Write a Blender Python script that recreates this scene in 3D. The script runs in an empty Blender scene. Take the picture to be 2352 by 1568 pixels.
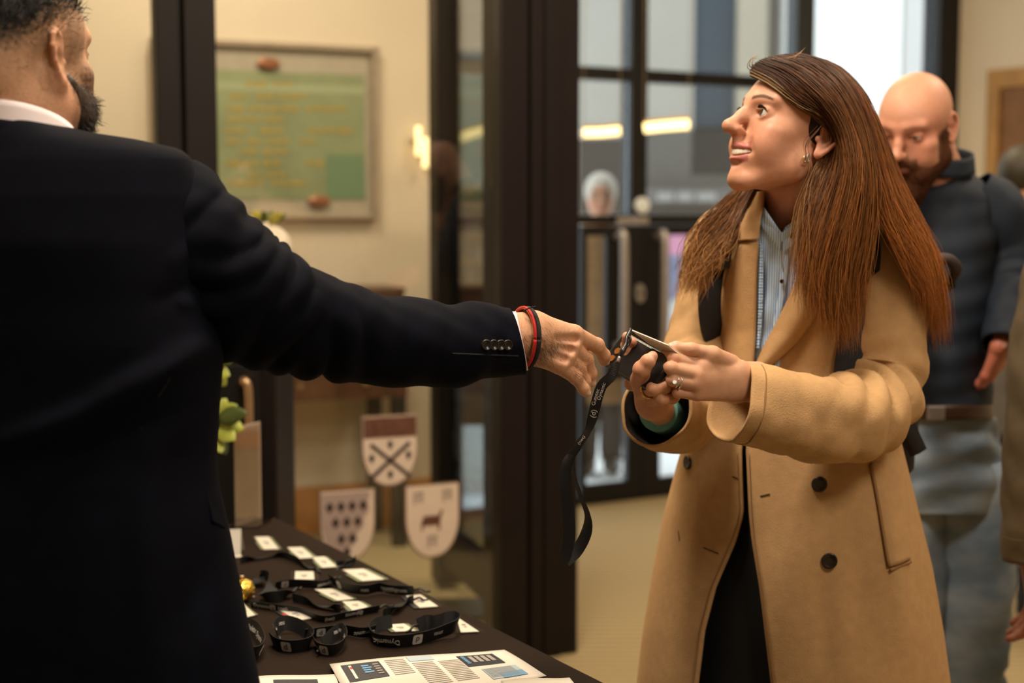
import bpy, math, random
import numpy as np
from mathutils import Vector, Matrix
random.seed(7); RNG = np.random.default_rng(7)
scene = bpy.context.scene
COL = scene.collection
# ---------------------------------------------------------------- camera
CZ = 1.42; PITCH = math.radians(5.14); FPX = 3266.67
cam_d = bpy.data.cameras.new('camera'); cam = bpy.data.objects.new('camera', cam_d); COL.objects.link(cam)
cam_d.sensor_width = 36; cam_d.lens = 50; cam_d.clip_start = .05; cam_d.clip_end = 200
cam.location = (0, 0, CZ); cam.rotation_euler = (math.pi/2 - PITCH, 0, 0)
cam_d.dof.use_dof = True; cam_d.dof.focus_distance = 2.0; cam_d.dof.aperture_fstop = 2.8
scene.camera = cam
# ---------------------------------------------------------------- world (overcast daylight outside) and exposure
world = bpy.data.worlds.new('world'); scene.world = world; world.use_nodes = True
world.node_tree.nodes['Background'].inputs[0].default_value = (.93, .98, 1.0, 1)
world.node_tree.nodes['Background'].inputs[1].default_value = 3.0
vs = scene.view_settings
vs.view_transform = 'Standard'; vs.look = 'None'; vs.gamma = 1; vs.exposure = 0.0; vs.use_curve_mapping = False
def area(name, loc, aim, size, power, color, sy=None):
    L = bpy.data.lights.new(name, 'AREA'); L.energy = power; L.color = color; L.size = size
    if sy: L.shape = 'RECTANGLE'; L.size_y = sy
    o = bpy.data.objects.new(name, L); COL.objects.link(o); o.location = loc
    o.rotation_euler = (Vector(aim)-Vector(loc)).to_track_quat('-Z', 'Y').to_euler()
    return o
WARM = (1, .72, .42)
area('ceiling_lamp_front', (-.25, 1.75, 3.05), (.75, 2.25, 1.2), .6, 52, (1, .85, .68))
area('ceiling_lamp_room', (1.3, .4, 3.05), (.9, 2.3, 1.2), .8, 40, (1, .86, .70))
area('ceiling_lamp_table', (1.2, 2.3, 3.1), (.6, 2.4, 0), .6, 16, (1, .80, .58))
area('ceiling_lamp_far_table', (-.15, 3.3, 3.1), (-.3, 2.8, .7), .5, 26, (1, .80, .56))
area('ceiling_lamp_hall', (-.9, 5.0, 3.1), (-1.0, 5.6, 1.0), .8, 44, (1, .82, .60))
area('ceiling_lamp_hall_end', (.9, 5.4, 3.1), (1.0, 5.6, 0), .7, 36, (1, .78, .52))
area('ceiling_lamp_side', (2.3, 3.9, 3.1), (2.2, 4.4, 0), .7, 34, (1, .80, .58))
# ---------------------------------------------------------------- helpers
def lin(r, g, b):
    f = lambda c: (c/255/12.92) if c/255 <= .04045 else ((c/255+.055)/1.055)**2.4
    return (f(r), f(g), f(b), 1)
_cp, _sp = math.cos(PITCH), math.sin(PITCH)
def ray(px, py):
    u = (px-1176)/FPX; v = (784-py)/FPX
    return np.array([u, _cp+v*_sp, -_sp+v*_cp])
def P(px, py, d):                       # world point seen at that pixel, d metres in front (world Y)
    r = ray(px, py); r = r*(d/r[1]); r[2] += CZ; return r
def PZ(px, py, z):                      # on a horizontal plane
    r = ray(px, py); t = (z-CZ)/r[2]; r = r*t; r[2] += CZ; return r
def PX(p):                              # project back (for checks)
    x, y, z = p[0], p[1], p[2]-CZ
    f = y*_cp - z*_sp; v = y*_sp + z*_cp
    return 1176+FPX*x/f, 784-FPX*v/f
class VPlane:                           # vertical plane through two ground points
    def __init__(s, A, B):
        s.A = np.array(A[:2], float); s.t = np.array(B[:2], float)-s.A; s.t /= np.linalg.norm(s.t)
        s.n = np.array([-s.t[1], s.t[0]])
        if s.n[1] < 0: s.n = -s.n
    def at(s, px, py):
        r = ray(px, py); k = s.A.dot(s.n)/(r[0]*s.n[0]+r[1]*s.n[1]); q = r*k
        return (q[:2]-s.A).dot(s.t), q[2]+CZ
    def pt(s, a, z, off=0):
        q = s.A+s.t*a+s.n*off; return np.array([q[0], q[1], z])
_mats = {}
def mat(name, col, rough=.6, metal=0, spec=.5, noise=0, nscale=20, bump=0, bscale=200, emit=0, sheen=0, sss=0, alpha=1, attr=False, col2=None, coat=0):
    if name in _mats: return _mats[name]
    m = bpy.data.materials.new(name); m.use_nodes = True; nt = m.node_tree; b = nt.nodes['Principled BSDF']
    b.inputs['Base Color'].default_value = col; b.inputs['Roughness'].default_value = rough
    b.inputs['Metallic'].default_value = metal; b.inputs['Specular IOR Level'].default_value = spec
    if sheen: b.inputs['Sheen Weight'].default_value = sheen; b.inputs['Sheen Roughness'].default_value = .5; b.inputs['Sheen Tint'].default_value = col
    if coat: b.inputs['Coat Weight'].default_value = coat
    if sss:
        b.inputs['Subsurface Weight'].default_value = sss; b.inputs['Subsurface Radius'].default_value = (1, .35, .2); b.inputs['Subsurface Scale'].default_value = .006
    tc = nt.nodes.new('ShaderNodeTexCoord'); src = None
    if attr:
        a = nt.nodes.new('ShaderNodeAttribute'); a.attribute_name = 'Col'; src = a.outputs['Color']
        nt.links.new(src, b.inputs['Base Color'])
    if noise:
        n = nt.nodes.new('ShaderNodeTexNoise'); n.inputs['Scale'].default_value = nscale; n.inputs['Detail'].default_value = 5
        nt.links.new(tc.outputs['Object'], n.inputs['Vector'])
        mp = nt.nodes.new('ShaderNodeMapRange'); mp.inputs[1].default_value = .3; mp.inputs[2].default_value = .7
        mp.inputs[3].default_value = 1-noise; mp.inputs[4].default_value = 1+noise
        nt.links.new(n.outputs['Fac'], mp.inputs[0])
        mx = nt.nodes.new('ShaderNodeMix'); mx.data_type = 'RGBA'; mx.blend_type = 'MULTIPLY'; mx.inputs['Factor'].default_value = 1
        if src: nt.links.new(src, mx.inputs['A'])
        else: mx.inputs['A'].default_value = col
        nt.links.new(mp.outputs[0], mx.inputs['B']); nt.links.new(mx.outputs['Result'], b.inputs['Base Color'])
    if bump:
        n2 = nt.nodes.new('ShaderNodeTexNoise'); n2.inputs['Scale'].default_value = bscale; n2.inputs['Detail'].default_value = 3
        nt.links.new(tc.outputs['Object'], n2.inputs['Vector'])
        bp = nt.nodes.new('ShaderNodeBump'); bp.inputs['Strength'].default_value = bump; bp.inputs['Distance'].default_value = .002
        nt.links.new(n2.outputs['Fac'], bp.inputs['Height']); nt.links.new(bp.outputs['Normal'], b.inputs['Normal'])
    if emit: b.inputs['Emission Color'].default_value = col; b.inputs['Emission Strength'].default_value = emit
    _mats[name] = m; return m
def glass_mat(name, tint=(.92, .95, .95, 1), refl=.08, rough=0.0, top=.8):
    if name in _mats: return _mats[name]
    m = bpy.data.materials.new(name); m.use_nodes = True; nt = m.node_tree; nt.nodes.clear()
    o = nt.nodes.new('ShaderNodeOutputMaterial'); t = nt.nodes.new('ShaderNodeBsdfTransparent'); t.inputs[0].default_value = tint
    g = nt.nodes.new('ShaderNodeBsdfGlossy'); g.inputs['Roughness'].default_value = rough; mx = nt.nodes.new('ShaderNodeMixShader')
    f = nt.nodes.new('ShaderNodeLayerWeight'); f.inputs[0].default_value = .25
    mp = nt.nodes.new('ShaderNodeMapRange'); mp.inputs[3].default_value = refl; mp.inputs[4].default_value = top
    nt.links.new(f.outputs['Fresnel'], mp.inputs[0]); nt.links.new(mp.outputs[0], mx.inputs[0])
    nt.links.new(t.outputs[0], mx.inputs[1]); nt.links.new(g.outputs[0], mx.inputs[2]); nt.links.new(mx.outputs[0], o.inputs[0])
    _mats[name] = m; return m
def meta(o, label=None, cat=None, group=None, kind=None):
    if label: o['label'] = label
    if cat: o['category'] = cat
    if group: o['group'] = group
    if kind: o['kind'] = kind
    return o
def empty(name, loc=(0, 0, 0)):
    o = bpy.data.objects.new(name, None); COL.objects.link(o); o.location = loc; o.empty_display_size = .05
    return o
def mob(name, V, F, m=None, parent=None, smooth=False, col=None, uv=None):
    me = bpy.data.meshes.new(name)
    V = np.asarray(V, float)
    if parent is not None and parent.type == 'EMPTY': V = V - np.array(parent.location)
    elif parent is not None and parent.parent is not None: V = V - np.array(parent.parent.location)
    if isinstance(F, np.ndarray) and F.ndim == 2:
        n = len(F); k = F.shape[1]
        me.vertices.add(len(V)); me.vertices.foreach_set('co', V.astype(np.float32).ravel())
        me.loops.add(n*k); me.loops.foreach_set('vertex_index', F.astype(np.int32).ravel())
        me.polygons.add(n); me.polygons.foreach_set('loop_start', np.arange(0, n*k, k, dtype=np.int32))
        me.update(calc_edges=True); me.validate()
    else:
        me.from_pydata([tuple(v) for v in V], [], [tuple(int(i) for i in f) for f in F])
    if smooth: me.polygons.foreach_set('use_smooth', np.ones(len(me.polygons), bool))
    if col is not None:
        at = me.color_attributes.new('Col', 'FLOAT_COLOR', 'POINT')
        c = np.ones((len(V), 4), np.float32); c[:, :3] = np.asarray(col)[:, :3]; at.data.foreach_set('color', c.ravel())
    if m: me.materials.append(m)
    o = bpy.data.objects.new(name, me); COL.objects.link(o)
    if parent is not None: o.parent = parent
    return o
def bevel(o, w=.004, seg=2):
    md = o.modifiers.new('bevel', 'BEVEL'); md.width = w; md.segments = seg; md.limit_method = 'ANGLE'; return o
BOXF = [(0, 1, 3, 2), (4, 6, 7, 5), (0, 4, 5, 1), (2, 3, 7, 6), (0, 2, 6, 4), (1, 5, 7, 3)]
def obox(name, c, ax, ay, az, m, parent=None, bev=0):
    c, ax, ay, az = map(lambda q: np.array(q, float), (c, ax, ay, az)); V = []
    for i in (-1, 1):
        for j in (-1, 1):
            for k in (-1, 1): V.append(c+ax*i+ay*j+az*k)
    if np.dot(np.cross(ax, ay), az) < 0: F = [f[::-1] for f in BOXF]
    else: F = BOXF
    o = mob(name, V, F, m, parent)
    if bev: bevel(o, bev)
    return o
def abox(name, lo, hi, m, parent=None, bev=0):
    lo = np.array(lo, float); hi = np.array(hi, float); h = (hi-lo)/2
    return obox(name, (lo+hi)/2, (h[0], 0, 0), (0, h[1], 0), (0, 0, h[2]), m, parent, bev)
def slab(name, pl, a0, a1, z0, z1, o0, o1, m, parent=None, bev=0):
    c = pl.pt((a0+a1)/2, (z0+z1)/2, (o0+o1)/2)
    return obox(name, c, np.append(pl.t, 0)*abs(a1-a0)/2, np.append(pl.n, 0)*abs(o1-o0)/2, (0, 0, abs(z1-z0)/2), m, parent, bev)
def slabpx(name, pl, x0, y0, x1, y1, o0, o1, m, parent=None, bev=0):
    a0, _ = pl.at(x0, (y0+y1)/2); a1, _ = pl.at(x1, (y0+y1)/2); _, zt = pl.at((x0+x1)/2, y0); _, zb = pl.at((x0+x1)/2, y1)
    return slab(name, pl, a0, a1, zb, zt, o0, o1, m, parent, bev)
def catmull(pts, n):                     # n samples through control points (rows of any width)
    pts = np.asarray(pts, float); k = len(pts)
    if k == 2: t = np.linspace(0, 1, n)[:, None]; return pts[0]*(1-t)+pts[1]*t
    p = np.vstack([2*pts[0]-pts[1], pts, 2*pts[-1]-pts[-2]])
    u = np.linspace(0, k-1-1e-9, n); i = u.astype(int); t = (u-i)[:, None]
    a, b, c, d = p[i], p[i+1], p[i+2], p[i+3]
    return .5*((2*b)+(-a+c)*t+(2*a-5*b+4*c-d)*t*t+(-a+3*b-3*c+d)*t**3)
def frames(C):
    T = np.gradient(C, axis=0); T /= np.linalg.norm(T, axis=1)[:, None]+1e-12
    ref = np.array([0, 0, 1.0]) if abs(T[0][2]) < .9 else np.array([0, 1.0, 0])
    N = np.zeros_like(C); n = np.cross(T[0], ref); n /= np.linalg.norm(n)
    for i in range(len(C)):
        n = n-T[i]*n.dot(T[i]); n /= np.linalg.norm(n); N[i] = n
    return T, N, np.cross(T, N)
def tube_vf(C, R, k=8, cap=True, v0=0, flat=1.0):
    C = np.asarray(C, float); R = np.broadcast_to(np.asarray(R, float), (len(C),)); T, N, B = frames(C)
    a = np.linspace(0, 2*np.pi, k, endpoint=False)
    V = (C[:, None]+R[:, None, None]*(np.cos(a)[None, :, None]*N[:, None]+flat*np.sin(a)[None, :, None]*B[:, None])).reshape(-1, 3)
    F = []
    for i in range(len(C)-1):
        for j in range(k):
            q = (j+1) % k; F.append((v0+i*k+j, v0+i*k+q, v0+(i+1)*k+q, v0+(i+1)*k+j))
    if cap: F.append(tuple(v0+j for j in range(k))[::-1]); F.append(tuple(v0+(len(C)-1)*k+j for j in range(k)))
    return V, F
def tube(name, pts, r, m, parent=None, n=None, k=8, flat=1.0):
    C = catmull(pts, n or max(2, len(pts)*4)); R = np.interp(np.linspace(0, 1, len(C)), np.linspace(0, 1, len(r)), r) if hasattr(r, '__len__') else r
    V, F = tube_vf(C, R, k, flat=flat); return mob(name, V, F, m, parent, True)
def strands(name, curves, r, m, parent=None, k=3):   # many thin tubes, one mesh; curves (S,n,3)
    C = np.asarray(curves, float); S, n, _ = C.shape
    T = np.gradient(C, axis=1); T /= np.linalg.norm(T, axis=2, keepdims=True)+1e-12
    ref = np.array([.31, .9, .3]); N = np.cross(T, ref); N /= np.linalg.norm(N, axis=2, keepdims=True)+1e-12; B = np.cross(T, N)
    a = np.linspace(0, 2*np.pi, k, endpoint=False); taper = np.interp(np.linspace(0, 1, n), [0, .1, .75, 1], [.8, 1, .9, .15])
    rr = (np.asarray(r).reshape(-1, 1) if np.ndim(r) else np.full((S, 1), r))*taper[None]
    V = C[:, :, None]+rr[:, :, None, None]*(np.cos(a)[None, None, :, None]*N[:, :, None]+np.sin(a)[None, None, :, None]*B[:, :, None])
    i = np.arange(S)[:, None, None]*n*k+np.arange(n-1)[None, :, None]*k; j = np.arange(k)[None, None]; q = (j+1) % k
    F = np.stack([i+j, i+q, i+k+q, i+k+j], -1).reshape(-1, 4)
    return V.reshape(-1, 3), F
def ribbon(name, C, Wd, width, m, parent=None, thick=.0008):   # flat strap: centre line C, width directions Wd
    C = np.asarray(C, float); Wd = np.asarray(Wd, float); Wd = Wd/np.linalg.norm(Wd, axis=1)[:, None]
    T = np.gradient(C, axis=0); Nn = np.cross(T, Wd); Nn /= np.linalg.norm(Nn, axis=1)[:, None]+1e-12
    V = []
    for s, t in ((-1, -1), (1, -1), (1, 1), (-1, 1)): V.append(C+Wd*s*width/2+Nn*t*thick/2)
    V = np.stack(V, 1).reshape(-1, 3); F = []; n = len(C)
    for i in range(n-1):
        for j in range(4): q = (j+1) % 4; F.append((i*4+j, i*4+q, i*4+4+q, i*4+4+j))
    F += [(3, 2, 1, 0), (n*4-4, n*4-3, n*4-2, n*4-1)]
    return mob(name, V, F, m, parent, False)
# ---------------------------------------------------------------- signed-distance sculpting
class Field:
    def __init__(s, lo, hi, h):
        s.lo = np.array(lo, float); s.h = h; s.n = np.ceil((np.array(hi)-s.lo)/h).astype(int)+1
        s.g = np.full(s.n, .5, np.float32)
        s.ax = [(s.lo[i]+h*np.arange(s.n[i])).astype(np.float32) for i in range(3)]
    def _op(s, lo, hi, pad, fn, k, mode):
        a = np.clip(np.floor((np.array(lo)-pad-s.lo)/s.h).astype(int), 0, s.n); b = np.clip(np.ceil((np.array(hi)+pad-s.lo)/s.h).astype(int)+1, 0, s.n)
        if (b <= a).any(): return
        sl = tuple(slice(a[i], b[i]) for i in range(3))
        X = s.ax[0][sl[0]][:, None, None]; Y = s.ax[1][sl[1]][None, :, None]; Z = s.ax[2][sl[2]][None, None, :]
        d = fn(X, Y, Z); g = s.g[sl]
        if mode == 'u':
            h = np.clip(.5+.5*(g-d)/k, 0, 1); s.g[sl] = g*(1-h)+d*h-k*h*(1-h)
        else:
            h = np.clip(.5-.5*(g+d)/k, 0, 1); s.g[sl] = g*(1-h)+(-d)*h+k*h*(1-h)
    def ell(s, c, r, k=.006, R=None, mode='u'):
        c = np.array(c, float); r = np.array(r, float); M = np.eye(3) if R is None else np.array(R, float)
        ext = np.abs(M)@r
        def fn(X, Y, Z):
            X = X-c[0]; Y = Y-c[1]; Z = Z-c[2]
            q = [M[0, i]*X+M[1, i]*Y+M[2, i]*Z for i in range(3)]
            k0 = np.sqrt(sum((q[i]/r[i])**2 for i in range(3))); k1 = np.sqrt(sum((q[i]/r[i]**2)**2 for i in range(3)))+1e-9
            return np.where(k0 < .02, -r.min(), k0*(k0-1)/k1).astype(np.float32)
        s._op(c-ext, c+ext, k+3*s.h, fn, k, mode)
    def cone(s, a, b, ra, rb, k=.006, mode='u'):
        a = np.array(a, float); b = np.array(b, float); d = b-a; L = d.dot(d)+1e-12
        def fn(X, Y, Z):
            x = X-a[0]; y = Y-a[1]; z = Z-a[2]; t = np.clip((x*d[0]+y*d[1]+z*d[2])/L, 0, 1)
            return (np.sqrt((x-t*d[0])**2+(y-t*d[1])**2+(z-t*d[2])**2)-(ra+t*(rb-ra))).astype(np.float32)
        s._op(np.minimum(a-ra, b-rb), np.maximum(a+ra, b+rb), k+3*s.h, fn, k, mode)
    def chain(s, pts, rs, k=.006, mode='u'):
        for i in range(len(pts)-1): s.cone(pts[i], pts[i+1], rs[i], rs[i+1], k, mode)
    def box(s, c, hx, r, k=.004, R=None, mode='u'):
        c = np.array(c, float); hx = np.array(hx, float); M = np.eye(3) if R is None else np.array(R, float); ext = np.abs(M)@hx
        def fn(X, Y, Z):
            X = X-c[0]; Y = Y-c[1]; Z = Z-c[2]
            q = [np.abs(M[0, i]*X+M[1, i]*Y+M[2, i]*Z)-hx[i]+r for i in range(3)]
            return (np.sqrt(sum(np.maximum(v, 0)**2 for v in q))+np.minimum(np.maximum(np.maximum(q[0], q[1]), q[2]), 0)-r).astype(np.float32)
        s._op(c-ext, c+ext, k+3*s.h, fn, k, mode)
    def mesh(s, smooth=2):
        g = s.g; pos = g < 0; n = s.n
        c = np.zeros(tuple(n-1), np.int8)
        for i in (0, 1):
            for j in (0, 1):
                for k in (0, 1): c += pos[i:n[0]-1+i, j:n[1]-1+j, k:n[2]-1+k]
        act = np.argwhere((c > 0) & (c < 8)); idx = np.full(tuple(n-1), -1, np.int64); idx[tuple(act.T)] = np.arange(len(act))
        acc = np.zeros((len(act), 3)); cnt = np.zeros(len(act)); off = [(i, j, k) for i in (0, 1) for j in (0, 1) for k in (0, 1)]
        for a in off:
            for ax in range(3):
                if a[ax]: continue
                b = list(a); b[ax] = 1
                ga = g[act[:, 0]+a[0], act[:, 1]+a[1], act[:, 2]+a[2]]; gb = g[act[:, 0]+b[0], act[:, 1]+b[1], act[:, 2]+b[2]]
                mk = (ga < 0) != (gb < 0); t = np.where(mk, ga/(ga-gb+1e-12), 0)
                p = np.tile(np.array(a, float), (len(act), 1)); p[:, ax] = t
                acc[mk] += p[mk]; cnt[mk] += 1
        V = s.lo+s.h*(act+acc/cnt[:, None]); F = []
        for ax in range(3):
            o1, o2 = [(1, 2), (2, 0), (0, 1)][ax]
            sl0 = [slice(1, n[q]-1) for q in range(3)]; sl0[ax] = slice(0, n[ax]-1); sl1 = list(sl0); sl1[ax] = slice(1, n[ax])
            A = pos[tuple(sl0)]; B = pos[tuple(sl1)]; e = np.argwhere(A != B)
            inside = A[tuple(e.T)]; base = e.copy()
            for q in range(3):
                if q != ax: base[:, q] += 1
            def cell(d1, d2):
                z = base.copy(); z[:, o1] -= d1; z[:, o2] -= d2; return idx[tuple(z.T)]
            Q = np.stack([cell(1, 1), cell(0, 1), cell(0, 0), cell(1, 0)], 1); Q[~inside] = Q[~inside][:, ::-1]; F.append(Q)
        F = np.concatenate(F); F = F[(F >= 0).all(1)]
        for _ in range(smooth): V = lap(V, F, .5)
        return V, F
def lap(V, F, w):
    S = np.zeros_like(V); c = np.zeros(len(V)); k = F.shape[1]
    for i in range(k):
        a = F[:, i]; b = F[:, (i+1) % k]
        for q in range(3): S[:, q] += np.bincount(a, V[b, q], len(V))+np.bincount(b, V[a, q], len(V))
        c += np.bincount(a, minlength=len(V))+np.bincount(b, minlength=len(V))
    return V*(1-w)+w*S/np.maximum(c, 1)[:, None]
def join(parts):                          # [(V,F,col)] -> one
    Vs, Fs, Cs, o = [], [], [], 0
    for V, F, c in parts:
        Vs.append(V); Fs.append(np.asarray(F)+o); Cs.append(np.broadcast_to(np.asarray(c)[..., :3], (len(V), 3))); o += len(V)
    return np.vstack(Vs), np.vstack(Fs), np.vstack(Cs)
def wob(p, s, seed=0):                    # cheap smooth noise in [-1,1]
    r = np.random.default_rng(seed); o = np.zeros(len(p))
    for i in range(5):
        d = r.normal(size=3); d /= np.linalg.norm(d); o += np.sin(p@d*s*(1+.35*i)+r.uniform(0, 6.28))
    return o/3.2
def loft(rows, closed=False):            # rows (n,m,3) -> V,F quads
    R = np.asarray(rows, float); n, m, _ = R.shape; i = np.arange(n-1)[:, None]; j = np.arange(m if closed else m-1)[None]
    q = (j+1) % m; F = np.stack([i*m+j+0*q, i*m+q, (i+1)*m+q, (i+1)*m+j+0*q], -1).reshape(-1, 4)
    return R.reshape(-1, 3), F
def solid(o, t, off=-1):
    md = o.modifiers.new('thickness', 'SOLIDIFY'); md.thickness = t; md.offset = off; md.use_even_offset = False; return o
def subsurf(o, lv=1):
    md = o.modifiers.new('subdivision', 'SUBSURF'); md.levels = lv; md.render_levels = lv; return o
def text(name, s, size, M4, m, parent=None, align='CENTER'):
    cu = bpy.data.curves.new(name, 'FONT'); cu.body = s; cu.size = size; cu.align_x = align; cu.align_y = 'CENTER'; cu.extrude = .0001; cu.resolution_u = 3
    t = bpy.data.objects.new(name, cu); me = bpy.data.meshes.new_from_object(t); bpy.data.objects.remove(t)
    V = np.array([M4 @ v.co for v in me.vertices]).reshape(-1, 3); F = [tuple(q.vertices) for q in me.polygons]
    return mob(name, V, F, m, parent)
def basis(c, x, y):                       # matrix with origin c, x axis, y axis
    x = np.array(x, float); x /= np.linalg.norm(x); y = np.array(y, float); y -= x*x.dot(y); y /= np.linalg.norm(y); z = np.cross(x, y)
    return Matrix(((x[0], y[0], z[0], c[0]), (x[1], y[1], z[1], c[1]), (x[2], y[2], z[2], c[2]), (0, 0, 0, 1)))
# ================================================================= the setting
M_wall = mat('beige_paint', (.68, .56, .41, 1), .75, noise=.03, nscale=3)
M_wallr = mat('cream_paint', (.70, .60, .44, 1), .75, noise=.03, nscale=3)
M_frame = mat('dark_brown_metal', (.0095, .0058, .0050, 1), .5, noise=.15, nscale=6, spec=.2)
M_black = mat('black_metal', (.008, .0072, .0070, 1), .45, noise=.1, nscale=8, spec=.3)
M_ceil = mat('white_ceiling', (.75, .70, .62, 1), .8, noise=.02, nscale=4)
M_wood = mat('oak_trim', (.46, .175, .03, 1), .5, noise=.2, nscale=9)
M_dwood = mat('dark_red_wood', (.075, .026, .010, 1), .4, noise=.35, nscale=12)
M_steel = mat('brushed_steel', (.42, .38, .35, 1), .45, .75, noise=.1, nscale=30)
M_brass = mat('warm_bronze', (.50, .33, .19, 1), .35, .8, noise=.1, nscale=30)
M_glass = glass_mat('clear_glass', refl=.05)
M_glassd = glass_mat('facade_glass', tint=(.86, .90, .92, 1), refl=.05)
# carpet: fine ribs across the room
m = mat('ribbed_carpet', (.36, .27, .125, 1), .9); nt = m.node_tree; b = nt.nodes['Principled BSDF']
tc = nt.nodes.new('ShaderNodeTexCoord'); w = nt.nodes.new('ShaderNodeTexWave'); w.wave_type = 'BANDS'; w.bands_direction = 'Y'
w.inputs['Scale'].default_value = 6.5; w.inputs['Distortion'].default_value = .35; w.inputs['Detail'].default_value = 2; w.inputs['Detail Scale'].default_value = 6
nz = nt.nodes.new('ShaderNodeTexNoise'); nz.inputs['Scale'].default_value = 1.6
nt.links.new(tc.outputs['Object'], w.inputs['Vector']); nt.links.new(tc.outputs['Object'], nz.inputs['Vector'])
r1 = nt.nodes.new('ShaderNodeMix'); r1.data_type = 'RGBA'; r1.inputs['A'].default_value = (.27, .20, .095, 1); r1.inputs['B'].default_value = (.39, .30, .15, 1)
nt.links.new(w.outputs['Fac'], r1.inputs['Factor'])
r2 = nt.nodes.new('ShaderNodeMix'); r2.data_type = 'RGBA'; r2.blend_type = 'MULTIPLY'; r2.inputs['Factor'].default_value = .5
nt.links.new(r1.outputs['Result'], r2.inputs['A']); nt.links.new(nz.outputs['Color'], r2.inputs['B']); nt.links.new(r1.outputs['Result'], b.inputs['Base Color'])
bp = nt.nodes.new('ShaderNodeBump'); bp.inputs['Strength'].default_value = .4; bp.inputs['Distance'].default_value = .004
nt.links.new(w.outputs['Fac'], bp.inputs['Height']); nt.links.new(bp.outputs['Normal'], b.inputs['Normal'])
M_carpet = m

BK = VPlane(P(640, 490, 6.2), P(1003, 490, 6.5))            # wall with the green notice board
a_end, _ = BK.at(1003, 490)
FC = VPlane(BK.pt(a_end, 0), P(1700, 490, 7.33))            # glazed entrance front
f_end, _ = FC.at(2180, 300)
RW = VPlane(FC.pt(f_end, 0), FC.pt(f_end, 0)+np.array([.65, -.76, 0]))  # cream wall at the far end
PT = VPlane(P(430, 490, 4.05), P(1240, 490, 4.45))          # glazed partition this side of the hall
c0 = BK.pt(BK.at(-400, 490)[0], 0); c1 = BK.pt(a_end, 0); c2 = FC.pt(f_end, 0); c3 = c2+np.array([.65, -.76, 0])*4.6
XL = c0[0]; H = 3.2
fl = mob('floor', [(XL-.2, -2.2, 0), (c3[0]+.3, -2.2, 0), (c3[0]+.3, c3[1], 0), (c2[0], c2[1]+.14, 0), (c1[0], c1[1]+.14, 0), (c0[0], c0[1], 0), (XL-.2, c0[1], 0)], [tuple(range(7))], M_carpet)
solid(fl, .05); meta(fl, 'tan ribbed carpet floor', kind='structure')
ce = mob('ceiling', [(XL-.2, -2.2, H), (c3[0]+.3, -2.2, H), (c3[0]+.3, c3[1], H), (c2[0], c2[1]+.2, H), (c1[0], c1[1]+.2, H), (c0[0], c0[1]+.2, H), (XL-.2, c0[1]+.2, H)], [tuple(range(7))[::-1]], M_ceil)
solid(ce, .05); meta(ce, 'plain white ceiling', kind='structure')
wb = slab('wall_back', BK, BK.at(-400, 490)[0], a_end, 0, H, 0, .14, M_wall); meta(wb, 'beige painted wall behind the hall', kind='structure')
wl = abox('wall_left', (XL-.2, -2.2, 0), (XL-.06, c0[1]+.1, H), M_wall); meta(wl, 'beige side wall', kind='structure')
wr = slab('wall_right', RW, -.02, RW.t.dot(c3[:2]-RW.A)+.2, 0, H, .0, .14, M_wallr); meta(wr, 'cream wall by the wooden doorway', kind='structure')
we = abox('wall_end', (c3[0]+.1, -2.2, 0), (c3[0]+.24, c3[1], H), M_wallr); meta(we, 'cream end wall', kind='structure')
wf = abox('wall_front', (XL-.2, -2.34, 0), (c3[0]+.24, -2.2, H), M_wall); meta(wf, 'beige wall facing the entrance', kind='structure')
# oak skirting on the beige wall
sk = slab('baseboard_back', BK, BK.at(-400, 490)[0], a_end, 0, .21, -.02, 0, M_wood, bev=.004); meta(sk, 'oak skirting board', kind='structure')
sk2 = slab('baseboard_right', RW, .1, 4.4, 0, .12, -.02, 0, M_wood, bev=.004); meta(sk2, 'oak skirting board', kind='structure')

# ---- partition posts: left narrow pair, wide centre column
def post(name, x0, x1, parts, dep, label):
    e = empty(name, PT.pt((PT.at(x0, 490)[0]+PT.at(x1, 490)[0])/2, 0)); meta(e, label, kind='structure')
    for (p0, p1, off) in parts:
        slab('post_section', PT, PT.at(p0, 490)[0], PT.at(p1, 490)[0], 0, H, off, dep, M_frame, e, .004)
    return e
post('trim_1', 367, 502, [(367, 423, .0), (423, 429, .02), (429, 502, -.012)], .10, 'narrow dark brown metal post behind the suited shoulder')
post('trim_2', 1152, 1333, [(1152, 1214, 0), (1214, 1219, .02), (1219, 1248, -.006), (1248, 1252, .015), (1252, 1290, -.004), (1290, 1333, .008)], .17, 'wide dark brown metal column in the middle of the hall')
# fixed glass of the partition
w1 = empty('window_1', PT.pt(PT.at(800, 490)[0], 0)); meta(w1, 'clear glass partition pane carrying the three shields', kind='structure')
slab('pane', PT, PT.at(502, 490)[0], PT.at(1152, 490)[0], .05, H, .04, .046, M_glass, w1)
slab('bottom_rail', PT, PT.at(502, 490)[0], PT.at(1152, 490)[0], 0, .05, .02, .07, M_frame, w1, .003)
w0 = empty('window_2', PT.pt(PT.at(100, 490)[0], 0)); meta(w0, 'clear glass partition pane beside the narrow post', kind='structure')
slab('pane', PT, PT.at(-150, 490)[0], PT.at(367, 490)[0], .05, H, .04, .046, M_glass, w0)
slab('bottom_rail', PT, PT.at(-150, 490)[0], PT.at(367, 490)[0], 0, .05, .02, .07, M_frame, w0, .003)
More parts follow.
